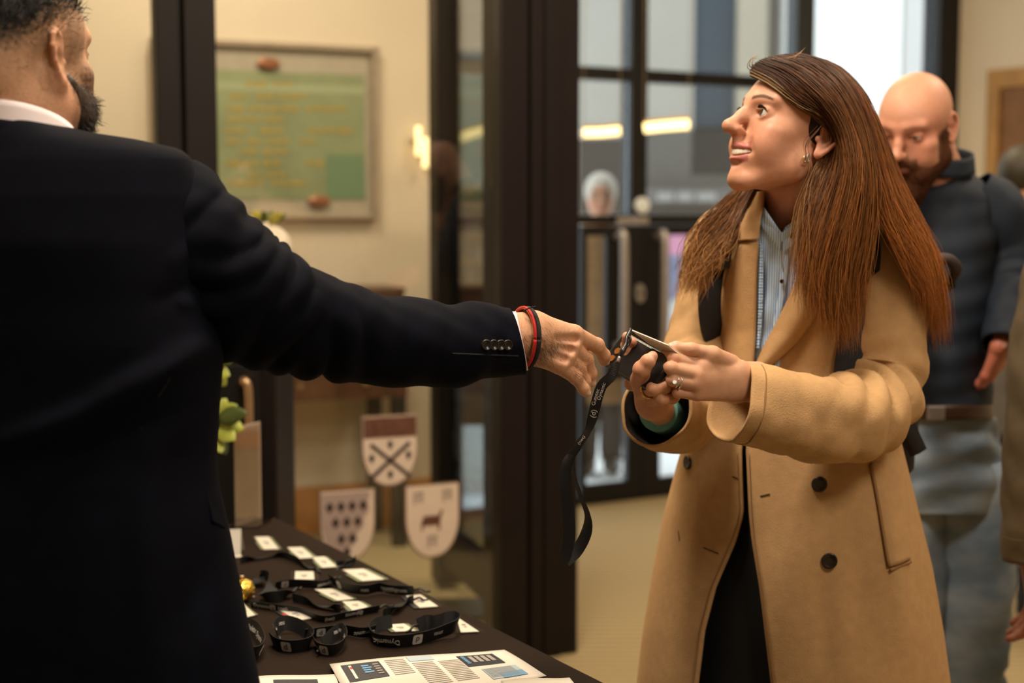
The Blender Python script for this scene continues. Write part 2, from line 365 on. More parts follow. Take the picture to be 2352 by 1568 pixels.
# ---- open glass door leaf seen obliquely behind the column
LF = VPlane(P(1150, 490, 4.66), P(1006, 490, 5.36)); L1 = FC.t  # leaf runs away from the column
A_, B_ = P(1150, 490, 4.66), P(1012, 490, 5.4)
def leafbox(name, s0, s1, z0, z1, th, mt, par, off=0):
    d = (B_-A_)[:2]; L = np.linalg.norm(d); d /= L; nrm = np.array([d[1], -d[0]])
    c = A_[:2]+d*L*(s0+s1)/2+nrm*off
    return obox(name, (c[0], c[1], (z0+z1)/2), (d[0]*L*(s1-s0)/2, d[1]*L*(s1-s0)/2, 0), (nrm[0]*th/2, nrm[1]*th/2, 0), (0, 0, (z1-z0)/2), mt, par, .003 if mt is not M_glass else 0)
d1 = empty('door_1', (A_[0], A_[1], 0)); meta(d1, 'open glass door leaf with dark frame standing behind the column', kind='structure')
leafbox('stile', .84, 1.0, .02, 2.6, .09, M_frame, d1); leafbox('stile', 0, .1, .02, 2.6, .05, M_frame, d1)
leafbox('bottom_rail', .1, .84, .10, .24, .06, M_frame, d1); leafbox('top_rail', .1, .84, 2.5, 2.6, .05, M_frame, d1)
leafbox('pane', .1, .84, .24, 2.5, .006, M_glass, d1)
th = mob('trim_3', [PZ(960, 1382, .012), PZ(1155, 1378, .012), PZ(1155, 1420, .012), PZ(960, 1424, .012)], [(0, 1, 2, 3)], M_black); solid(th, .011)
meta(th, 'dark metal threshold strip in the carpet', kind='structure')
# ---- entrance front: mullions, transoms, panes, two doors
en = empty('window_3', FC.pt(1.2, 0)); meta(en, 'black framed glazed entrance front', kind='structure')
def fbar(n, x0, y0, x1, y1, o0=-.03, o1=.05, mt=None, par=None): return slabpx(n, FC, x0, y0, x1, y1, o0, o1, mt or M_black, par or en, .003)
fz = lambda py, px: FC.at(px, py)[1]
fa = lambda px: FC.at(px, 490)[0]
slab('mullion', FC, fa(1003), fa(1042), 0, H, -.03, .06, M_black, en, .003)
slab('mullion', FC, fa(1441), fa(1478), fz(495, 1460), H, -.03, .06, M_black, en, .003)
slab('mullion', FC, fa(1815), fa(1856), 0, H, -.03, .06, mat('slate_metal', (.025, .032, .036, 1), .4, noise=.1, nscale=8), en, .003)
slab('mullion', FC, fa(2133), fa(2184), 0, H, -.05, .08, M_black, en, .003)
zt = fz(176, 1500)
slab('transom', FC, fa(1042), fa(1441), zt-.03, zt+.03, -.025, .05, M_black, en, .003)
slab('transom', FC, fa(1478), fa(1815), zt-.03, zt+.03, -.025, .05, M_black, en, .003)
zr = fz(503, 1450)
slab('transom', FC, fa(1478), fa(1815), zr-.025, zr+.02, -.025, .05, M_black, en, .003)
slab('transom', FC, fa(1042), fa(1441), zr-.025, zr+.02, -.025, .05, M_black, en, .003)
for x0, x1, z0, z1 in ((1042, 1441, zt+.03, H), (1478, 1815, zt+.03, H), (1042, 1441, zr+.02, zt-.03), (1478, 1815, zr+.02, zt-.03), (1856, 2133, 0, H), (1690, 1815, 0, zr-.02), (1042, 1325, 0, zr-.02)):
    slab('pane', FC, fa(x0), fa(x1), z0, z1, .005, .012, M_glassd, en)
slab('sill', FC, fa(1003), fa(2184), .0, .03, -.02, .06, M_black, en)
slab('head_rail', FC, fa(1003), fa(2184), H-.06, H, -.03, .06, M_black, en)
def fdoor(name, x0, x1, hx, label, stile_l, stile_r, extra):
    e = empty(name, FC.pt((fa(x0)+fa(x1))/2, 0)); meta(e, label, kind='structure'); z1 = zr-.03
    slab('stile', FC, fa(x0), fa(x0+stile_l), .015, z1, -.045, -.0, M_black, e, .003)
    slab('stile', FC, fa(x1-stile_r), fa(x1), .015, z1, -.045, -.0, M_black, e, .003)
    slab('bottom_rail', FC, fa(x0+stile_l), fa(x1-stile_r), .012, .10, -.045, 0, M_black, e, .003)
    slab('top_rail', FC, fa(x0+stile_l), fa(x1-stile_r), z1-.05, z1, -.045, 0, M_black, e, .003)
    slab('pane', FC, fa(x0+stile_l), fa(x1-stile_r), .10, z1-.05, -.028, -.02, M_glassd, e)
    a = fa(hx); zt_ = fz(535, hx); zb = fz(800, hx)
    h = tube('pull_handle', [FC.pt(a, zt_-.02, -.05), FC.pt(a, zt_, -.10), FC.pt(a, zt_-.05, -.115), FC.pt(a, (zt_+zb)/2, -.118), FC.pt(a, zb+.05, -.115), FC.pt(a, zb, -.10), FC.pt(a, zb+.02, -.05)], .021, M_steel, e, 40, 10)
    meta(h, 'brushed steel pull handle')
    return e
dl = fdoor('door_2', 1325, 1466, 1405, 'black framed glass entrance door with the lock cylinder', 14, 32, 0)
slabpx('lock_panel', FC, 1382, 520, 1436, 868, -.042, -.012, M_black, dl, .004)
dr = fdoor('door_3', 1468, 1690, 1498, 'black framed glass entrance door showing the pink poster', 42, 30, 0)
c = FC.pt(fa(1457), fz(672, 1457), -.05)
V, F = tube_vf([c-np.append(FC.n, 0)*.012, c+np.append(FC.n, 0)*.01], .026, 20); V[:, 2] = c[2]+(V[:, 2]-c[2])*1.75
lk = mob('lock_plate', V, F, M_steel, dl, False); meta(lk, 'oval steel lock plate')
V, F = tube_vf([c-np.append(FC.n, 0)*.018, c], .011, 14); mob('keyhole', V, F, M_black, lk)
slabpx('closer_plate', FC, 1404, 498, 1474, 514, -.065, -.046, M_steel, dl, .002)
# round white sensor on the mullion
c = FC.pt(fa(1465), fz(472, 1465), -.03)
V, F = tube_vf([c-np.append(FC.n, 0)*.02, c-np.append(FC.n, 0)*.016, c+np.append(FC.n, 0)*.0], [.032, .039, .040], 28)
s = mob('door_sensor', V, F, mat('white_plastic', (.75, .80, .80, 1), .4, noise=.03), None, False); meta(s, 'small round white sensor on the black mullion', 'sensor')
# ---- wooden doorway in the cream wall
do = empty('door_4', RW.pt(RW.at(2320, 300)[0], 0)); meta(do, 'oak framed doorway in the cream wall', kind='structure')
a0 = RW.at(2270, 300)[0]; a1 = RW.at(2298, 300)[0]; zt4 = RW.at(2300, 160)[1]
M_oak2 = mat('golden_oak', (.40, .21, .05, 1), .5, noise=.2, nscale=8)
slab('jamb', RW, a0, a1, 0, zt4, -.03, .02, M_oak2, do, .004)
slab('lintel', RW, a1, a1+1.0, zt4-.10, zt4, -.03, .02, M_oak2, do, .004)
slab('jamb', RW, a1+1.0, a1+1.1, 0, zt4, -.03, .02, M_oak2, do, .004)
slab('door_panel', RW, a1, a1+1.0, 0, zt4-.10, -.012, .0, mat('oak_veneer', (.20, .085, .016, 1), .5, noise=.3, nscale=5), do)
# ================================================================= outside the glass: pavement, street front
pv = mob('pavement', [c1+np.array([-2.5, -.8, -.02])+np.array([0, .9, 0]), c2+np.array([1.5, .10, -.02]), (9, 30, -.02), (-9, 30, -.02)], [(0, 1, 2, 3)], mat('pale_paving', (.82, .82, .80, 1), .8, noise=.12, nscale=3)); meta(pv, 'pale street pavement outside the doors', kind='structure')
def ext(name, x0, x1, y0, y1, d, dep, col, par=None, z0=None, nm=None, no=.05):
    a = P(x0, 490, d); bb = P(x1, 490, d); zt = P((x0+x1)/2, y0, d)[2]; zb = P((x0+x1)/2, y1, d)[2] if z0 is None else z0
    return abox(name, (a[0], d, zb), (bb[0], d+dep, zt), mat(nm or name+'_finish', col, .7, noise=no, nscale=1.5), par)
sb = empty('street_building', P(1550, 490, 13)*np.array([1, 1, 0])); meta(sb, 'grey street building with dark windows seen through the entrance glass', 'building')
ext('wall', 900, 1590, -900, 0, 13, 1.5, (.33, .30, .255, 1), sb, 0, 'grey_render')
ext('window', 1590, 1690, -900, 292, 13.05, .4, (.028, .048, .068, 1), sb, None, 'dark_window')
ext('pier', 1690, 1757, -900, 0, 12.9, 1.5, (.38, .33, .25, 1), sb, 0, 'beige_stone')
ext('shop_front', 1440, 1690, 300, 1568, 12.9, .6, (.095, .085, .075, 1), sb, 0, 'taupe_shopfront')
ext('shop_opening', 1330, 1440, 318, 492, 12.9, .3, (.035, .026, .02, 1), sb, None, 'dark_opening')
ext('fascia', 1478, 1700, 432, 468, 12.7, .25, (.13, .12, .11, 1), sb, None, 'fascia_board')
ext('plinth', 1440, 1700, 520, 1568, 12.6, .3, (.55, .56, .58, 1), sb, 0, 'pale_plinth')
for i, x in enumerate(range(1512, 1642, 9)):
    if i in (4, 9): continue
    ext('sign_letter', x, x+6.2, 441+(i % 3), 461, 12.64, .05, (.40, .38, .36, 1), sb, None, 'pale_letters')
bs = empty('black_signboard', P(1640, 400, 12)*np.array([1, 1, 0])); meta(bs, 'black signboard hanging outside behind the laughing woman', 'sign')
ext('board', 1590, 1712, 296, 402, 11.8, .12, (.003, .0035, .003, 1), bs, None, 'black_board')
ext('post', 1700, 1712, 402, 1568, 11.85, .08, (.02, .02, .02, 1), bs, 0, 'board_post')
ww = empty('white_building', P(1990, 490, 12)*np.array([1, 1, 0])); meta(ww, 'white rendered building outside behind the bald man', 'building')
ext('wall', 1840, 2700, -900, 0, 12, 2, (.80, .80, .78, 1), ww, 0, 'white_render', .02)
ext('pilaster', 1990, 2060, -900, 0, 11.75, .3, (.88, .87, .84, 1), ww, 0, 'white_pilaster', .02)
ext('recess', 2068, 2125, -900, 640, 11.9, .2, (.55, .53, .52, 1), ww, None, 'grey_recess')
po = empty('street_poster', P(1550, 700, 9)*np.array([1, 1, 0])); meta(po, 'pink and blue poster stand outside the right entrance door', 'poster')
ext('pink_panel', 1505, 1640, 532, 585, 9.0, .03, (.85, .38, .58, 1), po, None, 'pink_print')
ext('blue_panel', 1505, 1640, 585, 650, 9.0, .03, (.26, .31, .50, 1), po, None, 'blue_print')
ext('white_panel', 1505, 1640, 650, 1010, 9.0, .03, (.82, .84, .86, 1), po, None, 'white_print')
V = np.array([P(1505, 640, 8.99), P(1575, 600, 8.99), P(1600, 640, 8.99), P(1540, 690, 8.99), P(1512, 705, 8.99)]); o = mob('blue_shape', V, [(0, 1, 2, 3, 4)], mat('blue_print', (.26, .31, .50, 1), .6), po); solid(o, .004)
ext('foot', 1540, 1600, 1005, 1020, 8.9, .35, (.1, .1, .1, 1), po, 0, 'poster_foot')
# ================================================================= notice board, lamp reflections, shelves in the hall
nb = empty('notice_board', BK.pt(BK.at(606, 300)[0], 0)); meta(nb, 'wall mounted notice board with green sheet and yellow writing', 'notice board')
def onwall(n, x0, y0, x1, y1, o0, o1, mt, par, bev=0): return slabpx(n, BK, x0, y0, x1, y1, o0, o1, mt, par, bev)
M_nbf = mat('grey_board_frame', (.33, .25, .17, 1), .5, noise=.1); M_nbb = mat('pale_board', (.38, .32, .235, 1), .6, noise=.05)
onwall('backing', 348, 105, 860, 500, -.02, 0, M_nbb, nb)
onwall('frame_rail', 344, 98, 864, 111, -.05, 0, M_nbf, nb, .003); onwall('frame_rail', 344, 493, 864, 503, -.05, 0, M_nbf, nb, .003)
onwall('frame_stile', 344, 111, 354, 493, -.05, 0, M_nbf, nb, .003); onwall('frame_stile', 850, 111, 864, 493, -.05, 0, M_nbf, nb, .003)
M_gr = mat('green_sheet', (.225, .25, .125, 1), .6, noise=.18, nscale=4)
gs = onwall('green_sheet', 395, 165, 834, 458, -.024, -.02, M_gr, nb)
onwall('pale_strip', 395, 192, 834, 212, -.0255, -.024, mat('pale_green', (.31, .34, .19, 1), .6), gs)
onwall('dark_patch', 745, 355, 834, 456, -.0255, -.024, mat('deep_green', (.13, .21, .105, 1), .6), gs)
M_yl = mat('yellow_ink', (.34, .25, .05, 1), .6)
for y, segs in ((195, ((560, 610), (625, 670))), (222, ((525, 565), (585, 625), (635, 700))), (250, ((520, 560), (570, 680), (700, 790))), (275, ((520, 590), (600, 645))), (300, ((515, 565), (595, 645), (705, 805))),
                (325, ((520, 550), (565, 595), (610, 660), (685, 720))), (348, ((550, 590), (600, 660))), (375, ((515, 590), (600, 640), (700, 740))), (400, ((570, 595), (605, 650))), (420, ((525, 605), (620, 700)))):
    for q, (x0, x1) in enumerate(segs):
        xs = x0; r = random.Random(int(y*7+x0))
        while xs < x1:
            xe = min(x1, xs+r.uniform(8, 22)); onwall('ink_word', xs, y-6, xe, y+6+r.uniform(-2, 2), -.0262, -.0245, M_yl, gs); xs = xe+4
for (x, y, yy) in ((612, 148, 1), (728, 462, 1)):
    c = BK.pt(BK.at(x, y)[0], BK.at(x, y)[1], -.03)
    V, F = tube_vf([c+np.append(BK.n, 0)*.02, c-np.append(BK.n, 0)*.012, c-np.append(BK.n, 0)*.02], [.045, .05, .03], 16); V[:, 2] = c[2]+(V[:, 2]-c[2])*.5
    mob('clip', V, F, mat('copper_clip', (.30, .11, .05, 1), .4, .4), nb)
# reflections of lamps behind the camera, built as glowing tubes
M_refl = mat('reflection_glow', (1, .74, .32, 1), .5, emit=2.6)  # glow stands in for lamp light mirrored in the glass
M_reflc = mat('tube_case', (.35, .24, .1, 1), .4, .6)
def reflection_bar(pts, r, label, cord_to=H):
    e = empty('lamp_reflection', pts[len(pts)//2]); meta(e, label, 'reflection', 'lamp reflections built as tubes')
    g = tube('glow_tube', pts, r, M_refl, e, 24, 10)
    up = np.array([0, 0, r*1.05]); tube('housing', [np.array(p)+up for p in pts], r*.5, M_reflc, e, 24, 8)  # housing and cords are added, no such lamp hangs here
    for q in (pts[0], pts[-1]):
        q = np.array(q); tube('cord', [q+up, np.array([q[0], q[1], cord_to-.01])], .002, M_reflc, e, 2, 5)
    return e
reflection_bar([P(1340, 305, 6.4), P(1380, 304, 6.4), P(1424, 300, 6.4)], .022, 'straight lamp reflection built as a glowing tube before the upper left entrance pane')
reflection_bar([P(1480, 294, 6.6), P(1530, 289, 6.6), P(1582, 285, 6.6)], .024, 'straight lamp reflection built as a glowing tube beside the black signboard')
reflection_bar([P(1052, 318, 6.1), P(1085, 306, 6.1), P(1115, 299, 6.1), P(1150, 297, 6.1)], .022, 'bent lamp reflection built as a glowing tube beside the wide brown column')
for x0, y0, y1, lb in ((950, 292, 358, 'short upright lamp reflection built as a glowing tube on the beige wall'), (966, 318, 386, 'long upright lamp reflection built as a glowing tube on the beige wall')):
    e = empty('upright_reflection', BK.pt(BK.at(x0, 340)[0], 0, -.05)); meta(e, lb, 'reflection', 'upright lamp reflections built as tubes')  # also a lamp reflection, modelled as a tube on an added bracket
    tube('glow_tube', [BK.pt(BK.at(x0, y0)[0], BK.at(x0, y0)[1], -.06), BK.pt(BK.at(x0, y1)[0], BK.at(x0, y1)[1], -.06)], .012, M_refl, e, 6, 10)
    zc = BK.at(x0, (y0+y1)/2)[1]; slab('bracket', BK, BK.at(x0, 340)[0]-.012, BK.at(x0, 340)[0]+.012, zc-.012, zc+.012, -.05, 0, M_reflc, e)
# open wooden shelf with leaflets glimpsed through the door leaf
sh = empty('leaflet_rack', P(1100, 490, 6.0)*np.array([1, 1, 0])); meta(sh, 'brown wooden leaflet rack glimpsed through the glass door leaf', 'rack')
x0, x1 = P(1046, 490, 6.0)[0], P(1158, 490, 6.0)[0]; dz = lambda y: P(1100, y, 6.0)[2]
M_rk = mat('rack_oak', (.30, .165, .05, 1), .5, noise=.25, nscale=8)
abox('back_panel', (x0, 6.14, .5), (x1, 6.16, dz(432)), M_rk, sh)
for xx in (x0, x1-.02): abox('side_panel', (xx, 5.98, 0), (xx+.02, 6.16, dz(432)), M_rk, sh, .002)
for y in (432, 470, 540, 600, 650, 740): abox('shelf', (x0+.02, 5.98, dz(y)-.012), (x1-.02, 6.14, dz(y)+.006), M_rk if y != 432 else mat('pale_shelf', (.5, .45, .4, 1), .6), sh, .002)
LC = [(.55, .6, .66, 1), (.10, .13, .30, 1), (.62, .55, .75, 1), (.72, .7, .62, 1), (.5, .09, .05, 1), (.35, .5, .5, 1)]
for i, (xa, xb, ya, yb, ci) in enumerate(((1066, 1082, 495, 540, 2), (1084, 1100, 500, 540, 0), (1108, 1120, 498, 540, 3), (1122, 1144, 548, 600, 3), (1072, 1090, 560, 600, 1), (1092, 1104, 570, 600, 0), (1112, 1122, 592, 600, 4), (1106, 1122, 608, 650, 5), (1126, 1140, 605, 650, 0), (1070, 1090, 615, 650, 3))):
    lf = obox('leaflet', ((P(xa, ya, 6.05)+P(xb, yb, 6.05))/2)+np.array([0, 0, .007]), ((P(xb, ya, 6.05)-P(xa, ya, 6.05))[0]/2, 0, 0), (0, .004, 0), (0, .0, (P(xa, ya, 6.05)-P(xa, yb, 6.05))[2]/2), mat('leaflet_%d' % ci, LC[ci], .6), None)
    meta(lf, ['lilac leaflet at the left of the upper rack shelf', 'pale blue leaflet in the middle of the upper rack shelf', 'cream leaflet at the right of the upper rack shelf', 'wide cream leaflet on the middle rack shelf', 'navy leaflet on the middle rack shelf', 'narrow pale blue leaflet on the middle rack shelf', 'tiny red card on the middle rack shelf', 'teal leaflet on the lower rack shelf', 'pale blue leaflet on the lower rack shelf', 'cream leaflet on the lower rack shelf'][i], 'leaflet', 'leaflets in the rack')
# dark desk against the beige wall and the box on it
dk = empty('writing_desk', BK.pt(BK.at(760, 900)[0], 0, -.3)); meta(dk, 'dark red wooden desk against the beige wall under the suited arm', 'desk')
ad0 = BK.at(548, 900)[0]; dof = -.42; ad1 = VPlane(BK.pt(0, 0, dof), BK.pt(1, 0, dof)).at(936, 900)[0]
za, zb_ = P(800, 836, 5.85)[2], P(800, 920, 5.85)[2]
slab('desk_top', BK, ad0, ad1+.01, za-.03, za, dof-.01, -.025, M_dwood, dk, .004)
slab('apron', BK, ad0, ad1, zb_, za-.03, dof, dof+.02, M_dwood, dk); slab('apron', BK, ad1-.02, ad1, zb_, za-.03, dof+.02, -.04, M_dwood, dk)
for aa in (ad0, ad1-.06):
    for oo in (dof, -.10): slab('leg', BK, aa, aa+.055, 0, zb_, oo, oo+.06, M_black if aa > ad0 else M_dwood, dk, .003)
for aa in (.25, .7): 
    cc = BK.pt(ad0+(ad1-ad0)*aa, (za+zb_)/2-.01, dof-.012); V, F = tube_vf([cc, cc+np.append(BK.n, 0)*.014], [.014, .01], 12); mob('knob', V, F, M_brass, dk)
bx = empty('wooden_box', BK.pt(BK.at(790, 700)[0], za, -.2)); meta(bx, 'dark wooden box standing on the red wooden desk', 'box')
ab1 = BK.at(872, 660)[0]; zbx = BK.at(840, 647)[1]-.03
slab('case', BK, ab1-.5, ab1, za, zbx, -.33, -.06, M_dwood, bx, .005); slab('lid', BK, ab1-.505, ab1+.005, zbx, zbx+.02, -.335, -.055, mat('box_lid', (.11, .05, .025, 1), .4, noise=.2), bx, .004)
# ================================================================= registration table and what lies on it
TZ = .742
ta = PZ(642, 1188, TZ); tb = PZ(1400, 1566, TZ)
te = (tb-ta)/np.linalg.norm(tb-ta); tn = np.array([-te[1], te[0], 0]);
if tn[1] > 0: tn = -tn                                  # towards the host
TB = tb+te*.62; TWID = .56
tabl = empty('registration_table', ((ta+TB)/2+tn*TWID/2)*np.array([1, 1, 0])); meta(tabl, 'long table under a black cloth spread with badges', 'table')
M_cloth = mat('black_tablecloth', (.019, .0110, .0068, 1), .9, noise=.2, nscale=5, bump=.3, bscale=90, spec=.12)
def tpt(s, t, z=0):                                     # s along the edge from the far corner, t across towards the host
    q = ta+te*s+tn*t; return np.array([q[0], q[1], TZ+z])
TL = np.linalg.norm(TB-ta)
# cloth: top plus falling sides with folds
n, rows = 160, []
per = []
for i in range(n):
    u = i/n*2*(TL+TWID)
    if u < TL: s, t, ox, ot = u, 0, 0, -1
    elif u < TL+TWID: s, t, ox, ot = TL, u-TL, 1, 0
    elif u < 2*TL+TWID: s, t, ox, ot = TL-(u-TL-TWID), TWID, 0, 1
    else: s, t, ox, ot = 0, TWID-(u-2*TL-TWID), -1, 0
    per.append((s, t, ox, ot))
for k, (ins, z) in enumerate(((.30, .001), (.06, .001), (.012, 0), (.0, -.006), (-.004, -.03), (-.008, -.2), (-.018, -.45), (-.028, -.735))):
    row = []
    for i, (s, t, ox, ot) in enumerate(per):
        f = (.012*math.sin(i*.55)+.008*math.sin(i*1.27+1))*max(0, -z)/.7
        ss = min(max(s, ins), TL-ins) if ins > 0 else s; tt = min(max(t, ins), TWID-ins) if ins > 0 else t
        row.append(tpt(ss+ox*(f-min(ins, 0)), tt+ot*(f-min(ins, 0)), z))
    rows.append(row)
V, F = loft(rows, True); V[:len(per), 2] += .0; F = F[:, ::-1]
cl = mob('tablecloth', V, F, M_cloth, tabl, True)
M_leg = mat('table_leg_steel', (.2, .2, .2, 1), .4, .8)
obox('table_top', tpt(TL/2, TWID/2, -.02), te*(TL/2-.005), tn*(TWID/2-.005), (0, 0, .015), mat('table_laminate', (.35, .3, .25, 1), .5, noise=.1), tabl)
for s in (.12, TL-.12):
    for t in (.08, TWID-.08): tube('leg', [tpt(s, t, -.036), tpt(s, t, -.741)], .014, M_leg, tabl, 2, 8)
# ---- badges: card in a clear wallet with a green band, on the cloth
M_card = mat('card_white', (.84, .79, .68, 1), .5, noise=.02); M_ink = mat('grey_print', (.30, .29, .30, 1), .6); M_green = mat('green_card_back', (.16, .19, .10, 1), .5)
M_wallet = glass_mat('badge_wallet', tint=(.97, .97, .96, 1), refl=.02, rough=.2, top=.12); M_red = mat('red_print', (.55, .05, .03, 1), .5); M_dark = mat('dark_print', (.03, .03, .035, 1), .5)
M_strap = mat('black_webbing', (.006, .006, .0065, 1), .65, noise=.2, nscale=300, spec=.35); M_prt = mat('lanyard_print', (.62, .60, .56, 1), .5)
M_clip = mat('black_clip', (.01, .01, .01, 1), .3)
def badge(corners, label, style=0):
    c = [PZ(x, y, TZ+.003) for x, y in corners]; ce = sum(c)/4
    e = empty('name_badge', (ce[0], ce[1], TZ)); meta(e, label, 'name badge', 'name badges on the table')
    V = [p+np.array([0, 0, .0]) for p in c]+[p+np.array([0, 0, .0012]) for p in c]
    F = [(3, 2, 1, 0), (4, 5, 6, 7), (0, 1, 5, 4), (1, 2, 6, 5), (2, 3, 7, 6), (3, 0, 4, 7)]
    cd = mob('card', V, F, M_card, e)
    L = lambda u, v, z: (c[0]*(1-u)*(1-v)+c[1]*u*(1-v)+c[2]*u*v+c[3]*(1-u)*v)+np.array([0, 0, z])
    def pr(n, u0, v0, u1, v1, mt, z=.0016, par=cd):
        q = [L(u0, v0, z), L(u1, v0, z), L(u1, v1, z), L(u0, v1, z)]; mob(n, q, [(0, 1, 2, 3)], mt, par)
    pr('name_line', .3, .42, .68, .52, M_ink); pr('name_line', .38, .60, .60, .67, M_ink)
    if style == 1: pr('green_band', 1.0, .0, 1.22, 1.0, M_green, .0004, e); pr('green_band', -.2, .35, -.0, 1.0, M_green, .0004, e)
    if style == 2: pr('dark_band', -.32, .0, .0, 1.0, M_dark, .0004, e); pr('red_mark', -.25, .3, -.08, .5, M_red, .0014, e)
    ww_ = [L(-.22, -.06, .0018), L(1.24, -.06, .0018), L(1.24, 1.06, .0018), L(-.22, 1.06, .0018)]
    w_ = mob('wallet', ww_, [(0, 1, 2, 3)], M_wallet, e)
    return e
BD = [(((585, 1234), (617, 1233), (640, 1261), (606, 1262)), 'badge furthest along the table beside the acrylic stand', 1),
      (((660, 1258), (693, 1257), (722, 1281), (688, 1283)), 'badge overlapping its neighbour near the far end', 1),
      (((716, 1280), (746, 1279), (774, 1302), (740, 1304)), 'badge with the strap end curling past the table edge', 1),
      (((678, 1313), (720, 1313), (722, 1331), (677, 1334)), 'small squarish badge between two tangled straps', 0),
      (((787, 1309), (835, 1307), (882, 1331), (832, 1335)), 'badge nearest the left shield', 1),
      (((722, 1354), (765, 1353), (812, 1376), (775, 1380)), 'badge in the middle of the table, straight below the left shield', 1),
      (((786, 1382), (824, 1381), (846, 1394), (812, 1405)), 'badge just in front of the middle one', 1),
      (((932, 1369), (966, 1366), (1006, 1393), (964, 1396)), 'badge with a red mark close to the table edge', 2),
      (((548, 1384), (556, 1384), (586, 1413), (558, 1420)), 'badge half hidden behind the suit jacket', 1),
      (((642, 1402), (676, 1397), (716, 1420), (684, 1426)), 'badge bent over a strap in front of the gold bauble', 2),
      (((888, 1436), (928, 1433), (955, 1449), (908, 1451)), 'badge ringed by the big printed lanyard', 1),
      (((1050, 1423), (1056, 1422), (1100, 1451), (1058, 1453)), 'badge nearest the corner of the table', 0),
      (((528, 1276), (552, 1275), (556, 1279), (532, 1281)), 'sliver of a badge lying flat under the upright card', 0)]
for c, lb, st in BD: badge(c, lb, st)
# upright card in a small stand
e = empty('place_card', PZ(535, 1279, TZ)); meta(e, 'upright white place card standing beside the suit jacket', 'card')
b0, b1 = PZ(500, 1276, TZ+.001), PZ(553, 1273, TZ+.001); bk = np.array([0, .022, 0]); hgt = np.array([0, .008, .05])
V = [b0, b1, b1+hgt, b0+hgt]; o = mob('card', V, [(0, 1, 2, 3)], M_card, e); solid(o, .001); V2 = [b0+bk*1.8, b1+bk*1.8, b1+hgt, b0+hgt]; o = mob('card_back', V2, [(3, 2, 1, 0)], M_card, e); solid(o, .001)
mob('printed_mark', [b0*.58+b1*.42+hgt*.35+[0, -.0012, 0], b0*.48+b1*.52+hgt*.35+[0, -.0012, 0], b0*.48+b1*.52+hgt*.7+[0, -.0012, 0], b0*.58+b1*.42+hgt*.7+[0, -.0012, 0]], [(0, 1, 2, 3)], M_ink, e)
# ---- lanyards: loops of webbing standing on edge or lying on the cloth
def lanyard(ctrl, label, width=.019, prints=(), stand=True, clipend=True):
    # ctrl: (px,py,height above the cloth of the strap centre); straps stand on edge so the print shows
    pts = np.array([PZ(x, y, TZ+h) for x, y, h in ctrl]); n = len(ctrl)*8; C = catmull(pts, n)
    T = np.gradient(C, axis=0); T /= np.linalg.norm(T, axis=1)[:, None]
    side = np.cross(T, [0, 0, 1.0]); side /= np.linalg.norm(side, axis=1)[:, None]+1e-9
    tl = np.array([.45+.45*math.sin(i*.23+len(ctrl)) for i in range(n)])[:, None] if not stand else .25*np.ones((n, 1))
    W = np.array([0, 0, 1.0])*(1-tl)+side*tl; W /= np.linalg.norm(W, axis=1)[:, None]
    C[:, 2] = np.maximum(C[:, 2], TZ+.0015+np.abs(W[:, 2])*width/2)
    e = empty('lanyard', (C[0][0], C[0][1], TZ)); meta(e, label, 'lanyard', 'lanyards on the table')
    st = ribbon('strap', C, W, width, M_strap, e)
    if stand and not any(q[1].startswith('#') for q in prints): prints = list(prints)+[(.22, '#d', .6, 0), (.80, 'Dynamic', .010, 1)]
    for (u, s, sz, rot) in prints:
        i = int(u*(n-1)); N = np.cross(T[i], W[i]); x = T[i]; w = W[i]
        if N.dot(C[i]-np.array([0, 0, CZ])) > 0: N = -N; 
        x = np.cross(w, N)
        if x[0] < 0 and not rot: x = -x; w = -w
        if rot and x[0] > 0: x = -x; w = -w
        if s.startswith('#'):
            hw_ = width*.36; q = [C[i]+N*.0012+x*hw_*a_+w*hw_*b_ for a_, b_ in ((-1, -.75), (-.75, -1), (.75, -1), (1, -.75), (1, .75), (.75, 1), (-.75, 1), (-1, .75))]; mob('logo_plate', q, [tuple(range(8))], M_prt, st); text('print', s[1:], width*.62, basis(C[i]+N*.0016, x, w), M_dark, st)
        else: text('print', s, sz, basis(C[i]+N*.0012, x, w), M_prt, st)
    if clipend:
        q = C[-1]; tube('clip_hook', [q, q+T[-1]*.012+[0, 0, .004], q+T[-1]*.02, q+T[-1]*.03], .0022, M_clip, e, 10, 6)
    return e
def logo(e, px, py, h, sz, rot=0): pass
L1_ = lanyard([(900, 1432, .01), (868, 1436, .012), (853, 1452, .012), (868, 1470, .012), (915, 1474, .012), (970, 1466, .012), (1010, 1452, .014), (1040, 1440, .02), (1052, 1428, .024), (1042, 1420, .026), (1015, 1424, .024), (985, 1432, .01), (960, 1446, .006)],
        'biggest looped lanyard with white print, nearest the table corner', .024, [(.30, 'Dynamic', .0125, 1), (.405, '#d', .020, 1), (.50, 'Gumtec', .011, 1), (.235, 'network', .006, 1)])
lanyard([(720, 1470, .01), (735, 1492, .01), (770, 1492, .012), (792, 1470, .014), (784, 1446, .018), (768, 1456, .012), (742, 1486, .008)], 'small lanyard curl printed with white lozenges', .022, [(.1, 'Dynamic', .008, 0), (.55, 'net', .011, 1), (.72, 'Dynam', .009, 0)])
lanyard([(622, 1466, .012), (638, 1480, .012), (668, 1486, .012), (705, 1480, .012), (715, 1462, .014), (690, 1440, .016), (655, 1430, .02), (634, 1444, .016), (640, 1466, .01)], 'black tangled lanyard loop in front of the bent badge', .024, [(.9, 'net', .008, 0)])
lanyard([(700, 1458, .01), (745, 1450, .012), (790, 1446, .012), (830, 1452, .012), (862, 1448, .01)], 'black strap linking the two nearest lanyard loops', .02, clipend=False)
